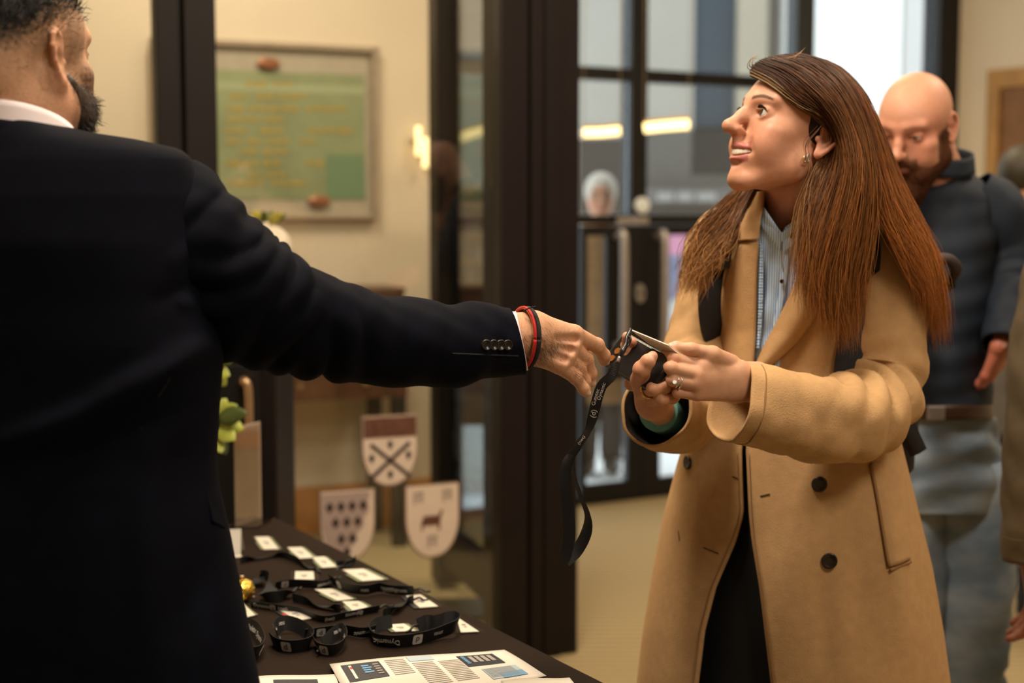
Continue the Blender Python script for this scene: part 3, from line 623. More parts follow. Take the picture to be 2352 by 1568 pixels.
lanyard([(545, 1486, .008), (562, 1500, .012), (588, 1503, .014), (602, 1482, .016), (590, 1452, .02), (570, 1440, .02), (550, 1444, .012)], 'lanyard with white print next to the suit hem', .028, [(.6, 'Dynamic', .012, 0), (.75, 'Gumtec', .012, 0), (.45, 'network', .011, 0)])
lanyard([(575, 1386, .008), (610, 1392, .008), (650, 1397, .008), (690, 1402, .008), (740, 1424, .006), (790, 1416, .006), (830, 1408, .006), (870, 1400, .006)], 'thin lanyard with white oval prints snaking past the bent badge', .014, [(.12, 'Dynamic', .010, 0), (.3, '(net)', .010, 0), (.62, '(net)', .009, 0), (.85, '(d)', .01, 0)])
lanyard([(590, 1340, .01), (600, 1322, .016), (618, 1326, .02), (624, 1350, .016), (606, 1372, .01), (640, 1376, .008), (672, 1360, .01)], 'black lanyard heap behind the gold bauble', .022, stand=False)
lanyard([(632, 1346, .012), (660, 1340, .014), (700, 1340, .012), (740, 1342, .01), (762, 1334, .01)], 'black strap in front of the small squarish badge', .018)
lanyard([(756, 1326, .012), (772, 1338, .014), (800, 1350, .014), (840, 1354, .014), (872, 1348, .014), (902, 1354, .012), (950, 1356, .012)], 'lanyard with pale print beside the table edge', .02, [(.86, '(d)Dynam', .011, 0), (.5, 'net', .011, 0)])
lanyard([(672, 1376, .006), (720, 1388, .006), (760, 1396, .006), (782, 1404, .006)], 'short black strap under the middle badge', .016, stand=False)
lanyard([(880, 1410, .008), (905, 1400, .01), (925, 1384, .008), (950, 1384, .004)], 'short black strap leading to the red marked badge', .016, stand=False)
lanyard([(552, 1292, .004), (590, 1283, .004), (640, 1276, .005), (680, 1288, .005), (720, 1306, .005)], 'black strap lying behind the gold bauble across the far end', .014, stand=False)
lanyard([(772, 1296, .006), (795, 1288, .012), (815, 1280, .016), (812, 1288, .01), (790, 1300, .004)], 'strap end curling up at the table edge', .012, stand=False)
# gold glitter bauble with a white card leaning on it
e = empty('gold_bauble', PZ(555, 1372, TZ)); meta(e, 'gold glitter bauble peeping out beside the suit jacket', 'bauble')
fb = Field((-.03, -.03, -.03), (.03, .03, .03), .0022); fb.ell((0, 0, 0), (.022, .022, .020), .002); V, F = fb.mesh(1)
V = V+np.repeat(RNG.normal(0, .0007, (len(V), 1)), 3, 1); mob('ball', V+PZ(556, 1356, TZ+.02), F, mat('gold_glitter', (.85, .55, .10, 1), .25, .9, noise=.3, nscale=200), e)
tube('cap', [PZ(556, 1356, TZ+.02)+[0, 0, .019], PZ(556, 1356, TZ+.02)+[0, 0, .027]], .004, M_brass, e, 2, 10)
e2 = badge(((545, 1352), (560, 1353), (584, 1371), (552, 1368)), 'white card tucked under the gold bauble', 0)
# ---- printed leaflets
M_paper = mat('leaflet_paper', (.82, .77, .68, 1), .45, noise=.02); M_navy = mat('navy_print', (.020, .022, .035, 1), .4); M_blue = mat('blue_print_ink', (.16, .38, .62, 1), .5); M_pblue = mat('pale_blue_ink', (.46, .58, .66, 1), .5); M_gray = mat('text_grey', (.36, .33, .29, 1), .6)
def sheet(c4, label, wave=.004, z=.003, name='leaflet'):
    c = [PZ(x, y, TZ+z) for x, y in c4]; ce = sum(c)/4; e = empty(name, (ce[0], ce[1], TZ)); meta(e, label, 'leaflet', 'printed leaflets on the near end of the table')
    B = lambda u, v: c[0]*(1-u)*(1-v)+c[1]*u*(1-v)+c[2]*u*v+c[3]*(1-u)*v+np.array([0, 0, wave*(math.sin(u*5)+math.sin(v*3+1)+2)*.5])
    V, F = loft([[B(u, v) for u in np.linspace(0, 1, 21)] for v in np.linspace(0, 1, 13)]); o = mob('paper', V, F[:, ::-1], M_paper, e, True); solid(o, .0004)
    def pr(nm, u0, v0, u1, v1, mt, dz=.0008):
        V, F = loft([[B(u, v)+[0, 0, dz] for u in np.linspace(u0, u1, max(2, int((u1-u0)*20)))] for v in np.linspace(v0, v1, max(2, int((v1-v0)*12)))]); return mob(nm, V, F[:, ::-1], mt, o)
    return e, pr, B, o
e, pr, B, pp = sheet(((757, 1533), (1158, 1497), (1255, 1552), (815, 1640)), 'open printed leaflet with navy boxes and text columns')
pr('navy_box', .05, .08, .26, .46, M_navy); pr('navy_box', .69, .12, .90, .46, M_navy)
for i, v in enumerate((.15, .2, .25, .30)): pr('blue_bar', .15, v, .19+.01*(i % 2), v+.03, M_blue, .0014)
for i in range(5): pr('text_line', .215, .14+i*.055, .245, .165+i*.055, M_gray, .0014)
pr('title_line', .085, .12, .10, .42, M_paper, .0014); pr('red_mark', .087, .16, .10, .21, M_red, .0016)
for i in range(9): pr('text_line', .29, .08+i*.045, .40, .095+i*.045, M_gray)
pr('blue_wash', .42, .04, .56, .17, M_pblue); pr('blue_wash', .74, .56, .93, .86, M_pblue); pr('blue_wash', .8, .72, .93, .87, M_blue, .0011)
for j in range(2):
    for i in range(13): pr('text_line', .42+j*.145, .22+i*.045, .54+j*.145, .235+i*.045, M_gray)
for i in range(6): pr('blue_title', .705+i*.0, .16+i*.04, .725, .185+i*.04, M_blue, .0014)
for j in range(4): pr('white_column', .745+j*.035, .17, .768+j*.035, .36, M_gray, .0014)
for i in range(8): pr('text_line', .745, .58+i*.032, .90, .59+i*.032, M_gray, .0014)
pr('picture', .40, .84, .55, .99, M_blue); pr('picture_tint', .41, .88, .55, .99, mat('orange_print', (.45, .12, .04, 1), .5), .0013); pr('navy_box', .05, .62, .25, .95, M_navy)
e, pr, B, pp = sheet(((520, 1568), (770, 1553), (800, 1640), (520, 1660)), 'leaflet corner beside the suit hem at the bottom edge')
pr('navy_box', .42, .14, .82, .6, M_navy)
e, pr, B, pp = sheet(((1150, 1572), (1308, 1561), (1370, 1640), (1190, 1660)), 'white leaflet corner near the table corner at the bottom edge')
pr('text_line', .2, .3, .7, .34, M_gray)
# ---- acrylic sign holder, pedestal and plants at the far end
e = empty('sign_holder', PZ(575, 1200, TZ)); meta(e, 'clear acrylic sign holder seen edge on at the far end of the table', 'sign holder')
q0 = PZ(572, 1200, TZ+.004); d_ = q0[1]; up = P(572, 975, d_)[2]-q0[2]
dv = np.array([P(590, 1100, d_)[0]-P(549, 1100, d_)[0], .09, 0]);
obox('base', PZ(580, 1202, TZ+.003), (.030, 0, 0), (.012, .045, 0), (0, 0, .003), glass_mat('acrylic', tint=(.82, .78, .72, 1), refl=.25), e)
o = mob('print', [q0-dv/2, q0+dv/2, q0+dv/2+[0, 0, up], q0-dv/2+[0, 0, up]], [(0, 1, 2, 3)], mat('sign_print', (.55, .44, .35, 1), .5, noise=.06), e); solid(o, .002)
o = mob('cover', [q0-dv/2+[0, -.004, 0], q0+dv/2+[.0, -.004, 0], q0+dv/2+[0, -.004, up], q0-dv/2+[0, -.004, up]], [(0, 1, 2, 3)], glass_mat('acrylic', tint=(.82, .78, .72, 1), refl=.25), e)
pd_ = 3.62; pa, pb = P(430, 900, pd_), P(634, 900, pd_); zp = P(560, 792, pd_)[2]
ped = empty('pedestal_cabinet', ((pa+pb)/2)*np.array([1, 1, 0])+np.array([0, .15, 0])); meta(ped, 'tall dark cabinet with an upright bronze handle behind the table end', 'cabinet')
abox('body', (pa[0], pd_, .02), (pb[0], pd_+.3, zp-.02), M_frame, ped, .006); abox('top', (pa[0]-.008, pd_-.012, zp-.02), (pb[0]+.004, pd_+.31, zp), M_frame, ped, .004)
abox('plinth', (pa[0]+.02, pd_+.02, 0), (pb[0]-.02, pd_+.28, .02), M_black, ped)
hx0 = P(580, 900, pd_)[0]
abox('door', (pa[0]+.02, pd_-.012, .06), (pb[0]-.04, pd_, zp-.05), M_black, ped, .003)
h1, h0 = P(580, 868, pd_)[2], P(580, 1230, pd_)[2]
tube('handle', [(hx0-.02, pd_-.012, h1-.012), (hx0-.012, pd_-.05, h1-.002), (hx0, pd_-.055, h1-.03), (hx0, pd_-.055, (h0+h1)/2), (hx0, pd_-.055, h0+.03), (hx0-.02, pd_-.012, h0)], .011, M_brass, ped, 40, 10)
# white globe vase with yellow sprigs on the cabinet
vx = P(614, 575, pd_+.2); zc = vx[2]; R_ = 62/FPX*(pd_+.2)
e = empty('globe_vase', (vx[0]+.004, pd_+.16, zp)); meta(e, 'round white globe vase topped with yellow green sprigs', 'vase')
cx, cy = vx[0]+.004, pd_+.16
prof = [(.001, zp+.003), (.03, zp+.003), (.032, zp+.02), (.02, zp+.06), (.018, zc-R_*1.02)]+[(max(.018, R_*math.cos(a)), zc+R_*math.sin(a)) for a in np.linspace(-1.25, 1.3, 18)]+[(.016, zc+R_*.98), (.016, zc+R_*1.06)]
def lathe(name, prof, cx, cy, m, par, k=32):
    a = np.linspace(0, 2*np.pi, k, endpoint=False); V, F = loft([[(cx+r*math.cos(t), cy+r*math.sin(t), z) for t in a] for r, z in prof], True); return mob(name, V, F, m, par, True)
lathe('globe', prof, cx, cy, mat('milk_glass', (.62, .54, .42, 1), .3, noise=.03), e)
def leaf(par, base, tip, wid, m, droop=.0, name='leaf'):
    base = np.array(base, float); tip = np.array(tip, float); ax = tip-base; L = np.linalg.norm(ax); up = np.array([.3, -1, .35]); sd = np.cross(ax, up); sd /= np.linalg.norm(sd)+1e-9; nn = np.cross(sd, ax/L)
    t = np.linspace(0, 1, 7); w = wid*np.sin(np.pi*np.clip(t*.94+.05, 0, 1))**.8; rows = []
    for i in range(7):
        cc = base+ax*t[i]+nn*droop*t[i]*(1-t[i])*4*L
        rows.append([cc-sd*w[i], cc-nn*w[i]*.25, cc+sd*w[i]])
    V, F = loft(rows); o = mob(name, V, F, m, par, True); solid(o, .0006); return o
M_leafy = mat('yellow_leaf', (.42, .36, .06, 1), .5, noise=.2, nscale=30); M_leaf = mat('lime_leaf', (.36, .40, .06, 1), .45, noise=.25, nscale=25); M_leafd = mat('deep_leaf', (.07, .10, .02, 1), .5, noise=.2)
r = random.Random(3)
for i in range(12):
    a = i*.52+r.uniform(-.2, .2); q = np.array([cx, cy, zc+R_*1.0]); leaf(e, q, q+np.array([math.cos(a)*.055, math.sin(a)*.05, .012+.025*r.random()]), .014, (M_leafy if i % 3 else M_leafd))
# leafy plant in a pot on the table beyond the jacket
px0 = PZ(425, 1212, TZ)
e = empty('potted_plant', px0); meta(e, 'potted plant with lime green leaves half hidden by the suit jacket', 'plant')
lathe('pot', [(.001, TZ+.003), (.045, TZ+.003), (.055, TZ+.10), (.058, TZ+.105), (.050, TZ+.105), (.046, TZ+.09), (.001, TZ+.09)], px0[0]-.02, px0[1], mat('dark_pot', (.05, .04, .035, 1), .5), e)
pc = np.array([px0[0]-.02, px0[1], TZ+.09]); dpl = px0[1]
stemt = [P(505, 1010, dpl-.05), P(500, 950, dpl-.03), P(495, 860, dpl), P(470, 780, dpl), P(440, 900, dpl), P(480, 1040, dpl-.04)]
tips = []
for q in stemt: tube('stem', [pc, (pc+q)/2+[0, 0, .03], q], [.003, .0015], mat('plant_stem', (.12, .14, .03, 1), .6), e, 10, 5)
for i, (bx_, by_, tx_, ty_, w_) in enumerate(((500, 960, 568, 948, .016), (500, 955, 545, 930, .013), (505, 970, 560, 985, .015), (500, 985, 540, 1010, .015), (495, 990, 520, 1045, .012), (498, 950, 520, 915, .012), (490, 1000, 510, 1040, .012), (505, 960, 548, 965, .014),
                     (495, 830, 540, 818, .013), (495, 835, 530, 800, .012), (490, 850, 528, 862, .012), (495, 860, 520, 885, .011), (480, 800, 520, 790, .012), (470, 800, 500, 770, .012), (440, 900, 400, 880, .014), (440, 900, 470, 860, .014), (480, 1020, 500, 1010, .01))):
    leaf(e, P(bx_, by_, dpl-.04), P(tx_, ty_, dpl-.07+.02*(i % 3)), w_*1.25, M_leaf if i % 4 else M_leafd, .04)
# ---- three heraldic shields fixed on the glass
def shield_poly(cx, cy, w, h, n=10):
    pts = [(-w/2, h*.5), (w/2, h*.5), (w/2, h*.05)]
    for t in np.linspace(0, 1, n)[1:]: a = t*math.pi/2; pts.append((w/2*math.cos(a)**.9 if t < 1 else 0, h*.05-(h*.55)*math.sin(a)))
    pts += [(-x, y) for x, y in pts[3:-1]][::-1]+[(-w/2, h*.05)]
    return pts
def on_pt(pl, a, z, off, pts, th, m, name, par):
    V = [pl.pt(a+x, z+y, off) for x, y in pts]+[pl.pt(a+x, z+y, off-th) for x, y in pts]; n = len(pts)
    F = [tuple(range(n))[::-1] if False else tuple(range(n)), tuple(range(n, 2*n))[::-1]]+[(i, i+n, (i+1) % n+n, (i+1) % n) for i in range(n)]
    o = mob(name, V, F, m, par); return o
M_shw = mat('shield_white', (.66, .53, .43, 1), .5, noise=.04); M_shl = mat('shield_lilac', (.36, .27, .24, 1), .5, noise=.04); M_shk = mat('shield_black', (.03, .018, .016, 1), .5); M_shb = mat('shield_wood', (.115, .045, .025, 1), .5, noise=.35, nscale=60); M_she = mat('shield_edge', (.22, .14, .09, 1), .5); M_shg = mat('shield_grey', (.34, .27, .24, 1), .5)
def shield(x0, y0, x1, y1, label):
    a0, z1 = PT.at(x0, y0); a1, z0 = PT.at(x1, y1); e = empty('heraldic_shield', PT.pt((a0+a1)/2, z0, .03)); meta(e, label, 'shield', 'heraldic shields on the glass')
    a, z, w, h = (a0+a1)/2, (z0+z1)/2, a1-a0, z1-z0
    z = z+h*.05/1.1*0; h_ = h/1.0
    on_pt(PT, a, z+.0, .038, shield_poly(0, 0, w, h_), .010, M_she, 'rim', e)
    on_pt(PT, a, z+.002, .027, shield_poly(0, 0, w*.955, h_*.96), .002, M_shw, 'field', e)
    return e, a, z, w, h_
def dot(e, a, z, x, y, rx, ry, m, name='charge', off=.0245, n=10): on_pt(PT, a+x, z+y, off, [(rx*math.cos(t), ry*math.sin(t)) for t in np.linspace(0, 2*math.pi, n, endpoint=False)][::1], .0012, m, name, e)
e, a, z, w, h = shield(836, 960, 966, 1116, 'shield with brown wooden top and a black saltire')
on_pt(PT, a, z, .0245, [(-w*.47, h*.20), (w*.47, h*.20), (w*.47, h*.48), (-w*.47, h*.48)], .0015, M_shb, 'chief', e)
for s in (-1, 1):
    d = np.array([.78*w, .53*h*s]); nn = np.array([-d[1], d[0]]); nn /= np.linalg.norm(nn); d2 = d/2; cc = np.array([0, -.13*h])
    on_pt(PT, a, z, .0245, [tuple(cc-d2*.9-nn*.006), tuple(cc+d2*.9-nn*.006), tuple(cc+d2*.9+nn*.006), tuple(cc-d2*.9+nn*.006)], .0012+.0004*s, M_shk, 'saltire_bar', e)
for x, y in ((0, .10), (-.33, -.08), (.33, -.06), (0, -.32)): dot(e, a, z, x*w, y*h, .0085, .011, M_shk); dot(e, a, z, x*w, y*h-.008, .004, .008, M_shk)
e, a, z, w, h = shield(738, 1134, 868, 1288, 'shield with a triangle of dark lozenges, cut by the table edge')
on_pt(PT, a, z, .0245, [(-w*.47, h*.47), (w*.42, h*.47), (w*.36, h*.30), (w*.40, h*.22), (w*.28, h*.08), (w*.30, h*.0), (w*.15, -h*.12), (w*.18, -h*.2), (w*.04, -h*.3), (w*.02, -h*.47), (-w*.18, -h*.40), (-w*.38, -h*.22), (-w*.47, h*.02)], .0012, M_shl, 'lilac_field', e)
for rr, (y, xs) in enumerate(((.28, (-.32, -.12, .08, .28)), (.06, (-.22, -.02, .18)), (-.17, (-.12, .08)), (-.36, (-.02,)))):
    for x in xs: on_pt(PT, a+x*w, z+y*h, .0228, [(-.0125, 0), (0, -.0175), (.0125, 0), (0, .0175)], .0012, M_shk, 'lozenge', e)
e, a, z, w, h = shield(936, 1120, 1062, 1280, 'shield with a dark standing beast between small marks')
on_pt(PT, a, z, .0245, [(-.21*w, -.02*h), (-.21*w, -.12*h), (-.18*w, -.12*h), (-.18*w, -.05*h), (.10*w, -.05*h), (.10*w, -.12*h), (.14*w, -.12*h), (.14*w, .02*h), (.19*w, .14*h), (.15*w, .16*h), (.12*w, .08*h), (-.16*w, .08*h)], .0012, M_shb, 'beast', e)
for x, y in ((-.25, .33), (.28, .34), (.0, -.27)):
    for dx, dy, rw, rh in ((-.07, 0, .02, .08), (.05, .01, .02, .07), (0, .06, .08, .015), (.0, -.01, .05, .012)): on_pt(PT, a+(x+dx)*w, z+(y+dy)*h, .0245, [(-rw*w, -rh*h), (rw*w, -rh*h), (rw*w, rh*h), (-rw*w, rh*h)], .0010, M_shg, 'small_mark', e)
# ================================================================= people: shared sculpting
def rotm(yaw=0, pitch=0, roll=0):         # head frame: +x left ear side, +y nose, +z up
    def Rz(a): c, s = math.cos(a), math.sin(a); return np.array([[c, -s, 0], [s, c, 0], [0, 0, 1.0]])
    def Rx(a): c, s = math.cos(a), math.sin(a); return np.array([[1.0, 0, 0], [0, c, -s], [0, s, c]])
    def Ry(a): c, s = math.cos(a), math.sin(a); return np.array([[c, 0, s], [0, 1.0, 0], [-s, 0, c]])
    return Rz(yaw)@Rx(pitch)@Ry(roll)
def face_dir(dx, dy): return math.atan2(-dx, dy)   # yaw so that local +y points along (dx,dy)
def smooth01(x, a, b):
    t = np.clip((x-a)/(b-a), 0, 1); return t*t*(3-2*t)
SKIN = dict(base=(.58, .285, .175), red=(.56, .20, .12), lip=(.47, .155, .12), dark=(.33, .15, .08))
def head(R, O, p, neck=(), h=.0017):
    """one head: returns V,F,col in world space. p: options. neck: [(world point, radius)] from skull base down"""
    male = p.get('male', 0); sm = p.get('smile', 0); L = 1
    f = Field((-.105, -.125, -.30 if neck else -.125), (.105, .150, .15), h)
    f.ell((0, -.006, .045), (.073, .092, .080), .01)
    f.ell((0, .034, .040), (.060, .060, .056), .02)
    f.ell((0, .040, -.022), (.053, .052, .068), .025)                       # mid face
    if male: f.ell((0, .030, -.05), (.056, .045, .05), .02)
    for s in (-1, 1):
        f.cone((s*.049, .010, -.035), (s*(.046 if not male else .052), .018, -.052), .018, .016, .02)
        f.cone((s*(.045 if not male else .051), .018, -.052), (s*.016, .074, -.084), .016, .0155, .018)       # jaw line
        f.ell((s*.045, .058, -.004), (.019, .024, .016), .018)              # cheek bone
        f.ell((s*.035, .070, -.030+.004*sm), (.017+.003*sm, .017+.002*sm, .020), .02)    # cheek
        f.ell((s*.038, .044, -.036), (.019, .032, .028), .025)
        f.cone((s*.012, .088, .041), (s*.044, .074, .043), .0095+.002*male, .009, .012)   # brow ridge
    f.ell((0, .078, -.083), (.019+.004*male, .018, .015), .014)            # chin
    f.ell((0, .074, -.048), (.029, .026, .026), .016)                      # muzzle
    # nose
    nt = p.get('nose', (.121, -.010)); nr = .0092+.001*male
    f.cone((0, .087, .036), (0, .102, .013), .0085, .0094, .012); f.cone((0, .102, .013), (0, nt[0]-.001, nt[1]+.002), .0094, nr, .008)
    f.ell((0, nt[0], nt[1]), (.0096, .0092, .0086), .009)
    for s in (-1, 1):
        f.ell((s*.0105, nt[0]-.0150, nt[1]-.0030), (.0060, .0100, .0062), .009)
        f.ell((s*.0062, nt[0]-.011, nt[1]-.0112), (.0032, .0052, .0030), .002, None, 'i')  # nostril
    f.cone((0, .104, -.020), (0, .101, -.032), .006, .006, .010)           # philtrum
    # eye sockets and lids
    ez = .021; ex = .0315; ey = .0765
    for s in (-1, 1):
        f.ell((s*.0325, .101, ez-.001), (.0175, .0165, .0115), .012, None, 'i')
        f.ell((s*ex, ey, ez), (.0148, .0138, .0138), .004)
        op = p.get('eye_open', .0056); tilt = p.get('eye_tilt', .06)
        c, q = math.cos(s*tilt), math.sin(s*tilt); M = np.array([[c, 0, -q], [0, 1, 0], [q, 0, c]])
        f.ell((s*(ex-.0005), ey+.013, ez-.0006), (.0138, .0105, op), .0015, M, 'i')
        f.cone((s*(ex-.010), ey+.0125, ez+.0052), (s*(ex+.0115), ey+.0075, ez+.0042), .0026, .0022, .003)   # upper lid fold
    # mouth
    mz = -.0455; w = .023+.004*sm; up = .006*sm; gap = p.get('gap', .0)
    def arc(t, y0, z0, lift): return np.array([w*t, y0-.0120*t*t-.003*abs(t)**3, z0+lift*t*t])
    ts = np.linspace(-1, 1, 15)
    if gap: 
        for i in range(14): 
            ww_ = lambda t: gap*(1-t*t)**.6+.0006
            a = arc(ts[i], .101, mz-.001, up); b_ = arc(ts[i+1], .101, mz-.001, up); 
            for dy in (0, -.006, -.012): f.cone(a+[0, dy, 0], b_+[0, dy, 0], ww_(ts[i]), ww_(ts[i+1]), .0022, 'i')
    for i in range(14):
        t0, t1 = ts[i], ts[i+1]; th = lambda t: .0012+.0030*(1-t*t)
        zu = lambda t: mz+gap*(1-t*t)**.6+.0028; zl = lambda t: mz-gap*(1-t*t)**.6-.0048
        f.cone(arc(t0, .0995, zu(t0), up), arc(t1, .0995, zu(t1), up), th(t0)*.75, th(t1)*.75, .0055)
        f.cone(arc(t0, .0972, zl(t0), up*.9), arc(t1, .0972, zl(t1), up*.9), th(t0)*.95, th(t1)*.95, .0055)
    if sm:
        for s in (-1, 1):                                                    # soft smile fold beside nose and mouth
            f.chain([(s*.0175, .1035, -.016), (s*.0265, .0985, -.028), (s*.0325, .0915, -.042)], [.0030, .0042, .0030], .010, 'i')
    f.ell((0, .0985, -.0625), (.016, .006, .0035), .008, None, 'i')         # mentolabial fold
    # ears
    for s in (-1, 1):
        Lq = lambda wb, u, n: np.array([s*(.0685+.3*max(wb, -.01)+n), -.010-wb*.95-u*.18, .004+u])
        E = np.array([[.94, s*.28*-1*0, 0], [0, 1, 0], [0, 0, 1]])
        for t in range(6):
            a = t/5; f.ell(Lq(.004, .020-.036*a, .0), (.0045, .013-.002*a, .012), .004)
        hp = [(-.006, .002), (-.010, .014), (-.006, .026), (.004, .031), (.014, .025), (.019, .011), (.017, -.005), (.010, -.018), (.002, -.027)]
        f.chain([Lq(a, b_, .005) for a, b_ in hp], [.0026, .0030, .0034, .0036, .0036, .0034, .0032, .0034, .0048], .002)
        f.ell(Lq(-.001, -.026, .003), (.0042, .0072, .0085), .004)            # lobe
        f.ell(Lq(.001, -.002, .009), (.0075, .0085, .0125), .003, None, 'i')  # concha
        f.chain([Lq(.004, .018, .003), (Lq(.010, .008, .003)), Lq(.009, -.006, .003), Lq(.002, -.014, .003)], [.0026]*4, .002)
        f.ell(Lq(-.0115, -.003, .004), (.0035, .0042, .0055), .003)           # tragus
        f.ell(Lq(.004, .021, .008), (.004, .0055, .0045), .003, None, 'i')
    if neck:
        loc = [(R.T@(np.array(q)-O), r) for q, r in neck]
        f.chain([q for q, r in loc], [r for q, r in loc], .03)
        if p.get('tendon'):
            for s in (-1, 1): f.cone((s*.055, -.015, -.05), R.T@(np.array(neck[-1][0])-O)+np.array([s*.012, .035, .0]), .010, .008, .022)
    V, F = f.mesh(2)
    x, y, z = V[:, 0], V[:, 1], V[:, 2]; ax = np.abs(x)
    sk = p.get('skin', SKIN); col = np.tile(np.array(sk['base']), (len(V), 1))
    def blend(m, c): col[:] = col*(1-m[:, None])+np.array(c)*m[:, None]
    g = lambda cx, cy, cz, r: np.exp(-(((ax-cx)**2+(y-cy)**2+(z-cz)**2)/r**2))
    blend(.55*g(.038, .075, -.015, .022)*p.get('blush', 1), sk['red']); blend(.5*g(0, .122, -.012, .013), sk['red']); blend(.45*smooth01(ax, .066, .080)*(z < .04), sk['red'])
    t = np.clip(ax/w, 0, 1); lz = up*t*t; lipm = (ax < w*1.02)*smooth01(y+.0120*t*t, .0940, .0970)*(smooth01(z-lz, mz-gap-.0125, mz-gap-.0095)*(1-smooth01(z-lz, mz+gap+.0058+.0012*(1-t), mz+gap+.0078)))
    blend(lipm, sk['lip'])
    if gap: blend(smooth01(.0965-.0120*t*t-y, -.001, .003)*(ax < w)*(np.abs(z-mz-lz) < gap*1.3)*(y > .07), (.10, .02, .015))
    # brows
    br = p.get('brow', (.10, .05, .03))
    bz = .0405+.004*np.sin(np.clip((ax-.012)/.036, 0, 1)*np.pi)+.001*sm
    bm = (1-smooth01(np.abs(z-bz), .0018, .0042*(1-.45*smooth01(ax, .03, .05))))*smooth01(ax, .010, .014)*(1-smooth01(ax, .046, .053))*(y > .05)
    blend(bm*p.get('browk', .9), br)
    lid = np.exp(-(((ax-ex)/.013)**4))*np.exp(-((z-ez-.0062)/.0022)**2)*(y > .078); blend(.55*lid, sk['dark'])
    if p.get('colfn'): p['colfn'](V, col, blend)
    return V@R.T+O, F, col
def eyes(R, O, par, look=(0, 0), iris=(.06, .03, .015), which=(-1, 1)):
    for s in which:
        c = np.array([s*.0315, .0768, .021]); a = np.linspace(0, np.pi, 25); b_ = np.linspace(0, 2*np.pi, 32, endpoint=False)
        fw = np.array([math.sin(look[0]), math.cos(look[0])*math.cos(look[1]), math.sin(look[1])]); sx = np.cross(fw, [0, 0, 1.0]); sx /= np.linalg.norm(sx); sz = np.cross(sx, fw)
        rows = [[c+.0126*(math.cos(t)*fw+math.sin(t)*(math.cos(u)*sx+math.sin(u)*sz)) for u in b_] for t in a]
        V, F = loft(rows, True); V = V@R.T+O
        ang = np.repeat(a, 32); col = np.tile(np.array([.62, .57, .53]), (len(V), 1)); col[ang < .50] = iris; col[(ang < .56) & (ang >= .46)] = np.array(iris)*.4; col[ang < .22] = (.004, .004, .004)
        o = mob('eyeball', V, F, mat('eyeball_wet', (1, 1, 1, 1), .08, attr=True, coat=.6), par, True, col); 
def hand_field(lo, hi, h=.0014): return Field(lo, hi, h)
def finger(f, pts, rs, k=.0022):
    f.chain(pts, rs, k)
    for i in range(1, len(pts)-1): f.ell(pts[i], [rs[i]*1.06]*3, .004)       # knuckle
def nail(f, c, n, t, r=(.0052, .0068, .0016)):
    n = np.array(n, float)/np.linalg.norm(n); t = np.array(t, float); t -= n*n.dot(t); t /= np.linalg.norm(t); s = np.cross(n, t)
    f.ell(c, r, .0012, np.stack([s, t, n], 1))
def skin_cols(V, base, knuckles=(), nails=(), red=(.56, .22, .13), nailc=(.60, .36, .27)):
    col = np.tile(np.array(base), (len(V), 1))
    for c, r in knuckles:
        m = .5*np.exp(-((V-np.array(c))**2).sum(1)/r**2)[:, None]; col = col*(1-m)+np.array(red)*m
    for c, r in nails:
        m = (1-smooth01(np.linalg.norm(V-np.array(c), axis=1), r*.8, r*1.1))[:, None]; col = col*(1-m)+np.array(nailc)*m
    return col
M_skin = mat('skin', (1, 1, 1, 1), .48, attr=True, sss=.25, noise=.05, nscale=120, bump=.10, bscale=900, spec=.4)
M_skin2 = mat('skin_hairy', (1, 1, 1, 1), .55, attr=True, sss=.15, noise=.10, nscale=260, bump=.22, bscale=700, spec=.35)
def sleeve(name, ctrl, m, par, n=70, k=40, folds=(), wr=.004, seed=1, open_end=True, thick=.004, flat=1.0, wscale=38):
    """cloth tube. ctrl rows: (px,py,d,r). folds: (u centre, width u, amplitude, waves, phase)"""
    pts = np.array([np.append(P(x, y, d), r) for x, y, d, r in ctrl]); C4 = catmull(pts, n); C, R_ = C4[:, :3], C4[:, 3]
    T, N, B = frames(C); a = np.linspace(0, 2*np.pi, k, endpoint=False); u = np.linspace(0, 1, n)
    rad = np.repeat(R_[:, None], k, 1)
    for uc, uw, am, wv, ph in folds:
        g = np.exp(-((u-uc)/uw)**2)[:, None]
        th = (u[:, None]-uc)/uw*wv+1.9*np.sin(a[None]+ph)+.7*np.sin(2*a[None]+ph*2)
        g = np.exp(-((u[:, None]-uc-.35*uw*np.sin(a[None]+ph*1.7))/uw)**2)*(.62+.38*np.sin(a[None]*1+ph*3.1))
        rad = rad+am*1.5*g*(np.abs(np.sin(th))**.8-.55)
    V = C[:, None]+rad[:, :, None]*(np.cos(a)[None, :, None]*N[:, None]+flat*np.sin(a)[None, :, None]*B[:, None])
    Vf = V.reshape(-1, 3); nr = (Vf-np.repeat(C, k, 0)); nr /= np.linalg.norm(nr, axis=1)[:, None]
    Vf = Vf+nr*(wr*wob(Vf, wscale, seed)+wr*.4*wob(Vf, wscale*2.4, seed+5))[:, None]
    _, F = loft(Vf.reshape(n, k, 3), True)
    o = mob(name, Vf, F, m, par, True); solid(o, thick, -1); return o, C, R_
# ================================================================= the laughing woman in the camel coat
WO = P(1825, 325, 2.30)
Rw = rotm(face_dir(-math.sin(math.radians(70)), -math.cos(math.radians(70))), math.radians(15))
wl_ = lambda x, y, z: Rw@np.array([x, y, z])+WO
woman = empty('person', P(1840, 490, 2.42)*np.array([1, 1, 0])); meta(woman, 'laughing woman in a camel coat holding a phone and a badge', 'person', 'people in the hall')
V1, F1, c1_ = head(Rw, WO, dict(smile=1, gap=.0076, brow=(.045, .022, .012), eye_open=.0066), neck=[(wl_(0, -.035, -.03), .049), (P(1832, 455, 2.345), .046), (P(1830, 530, 2.375), .050), (P(1828, 590, 2.41), .055)], h=.0016)
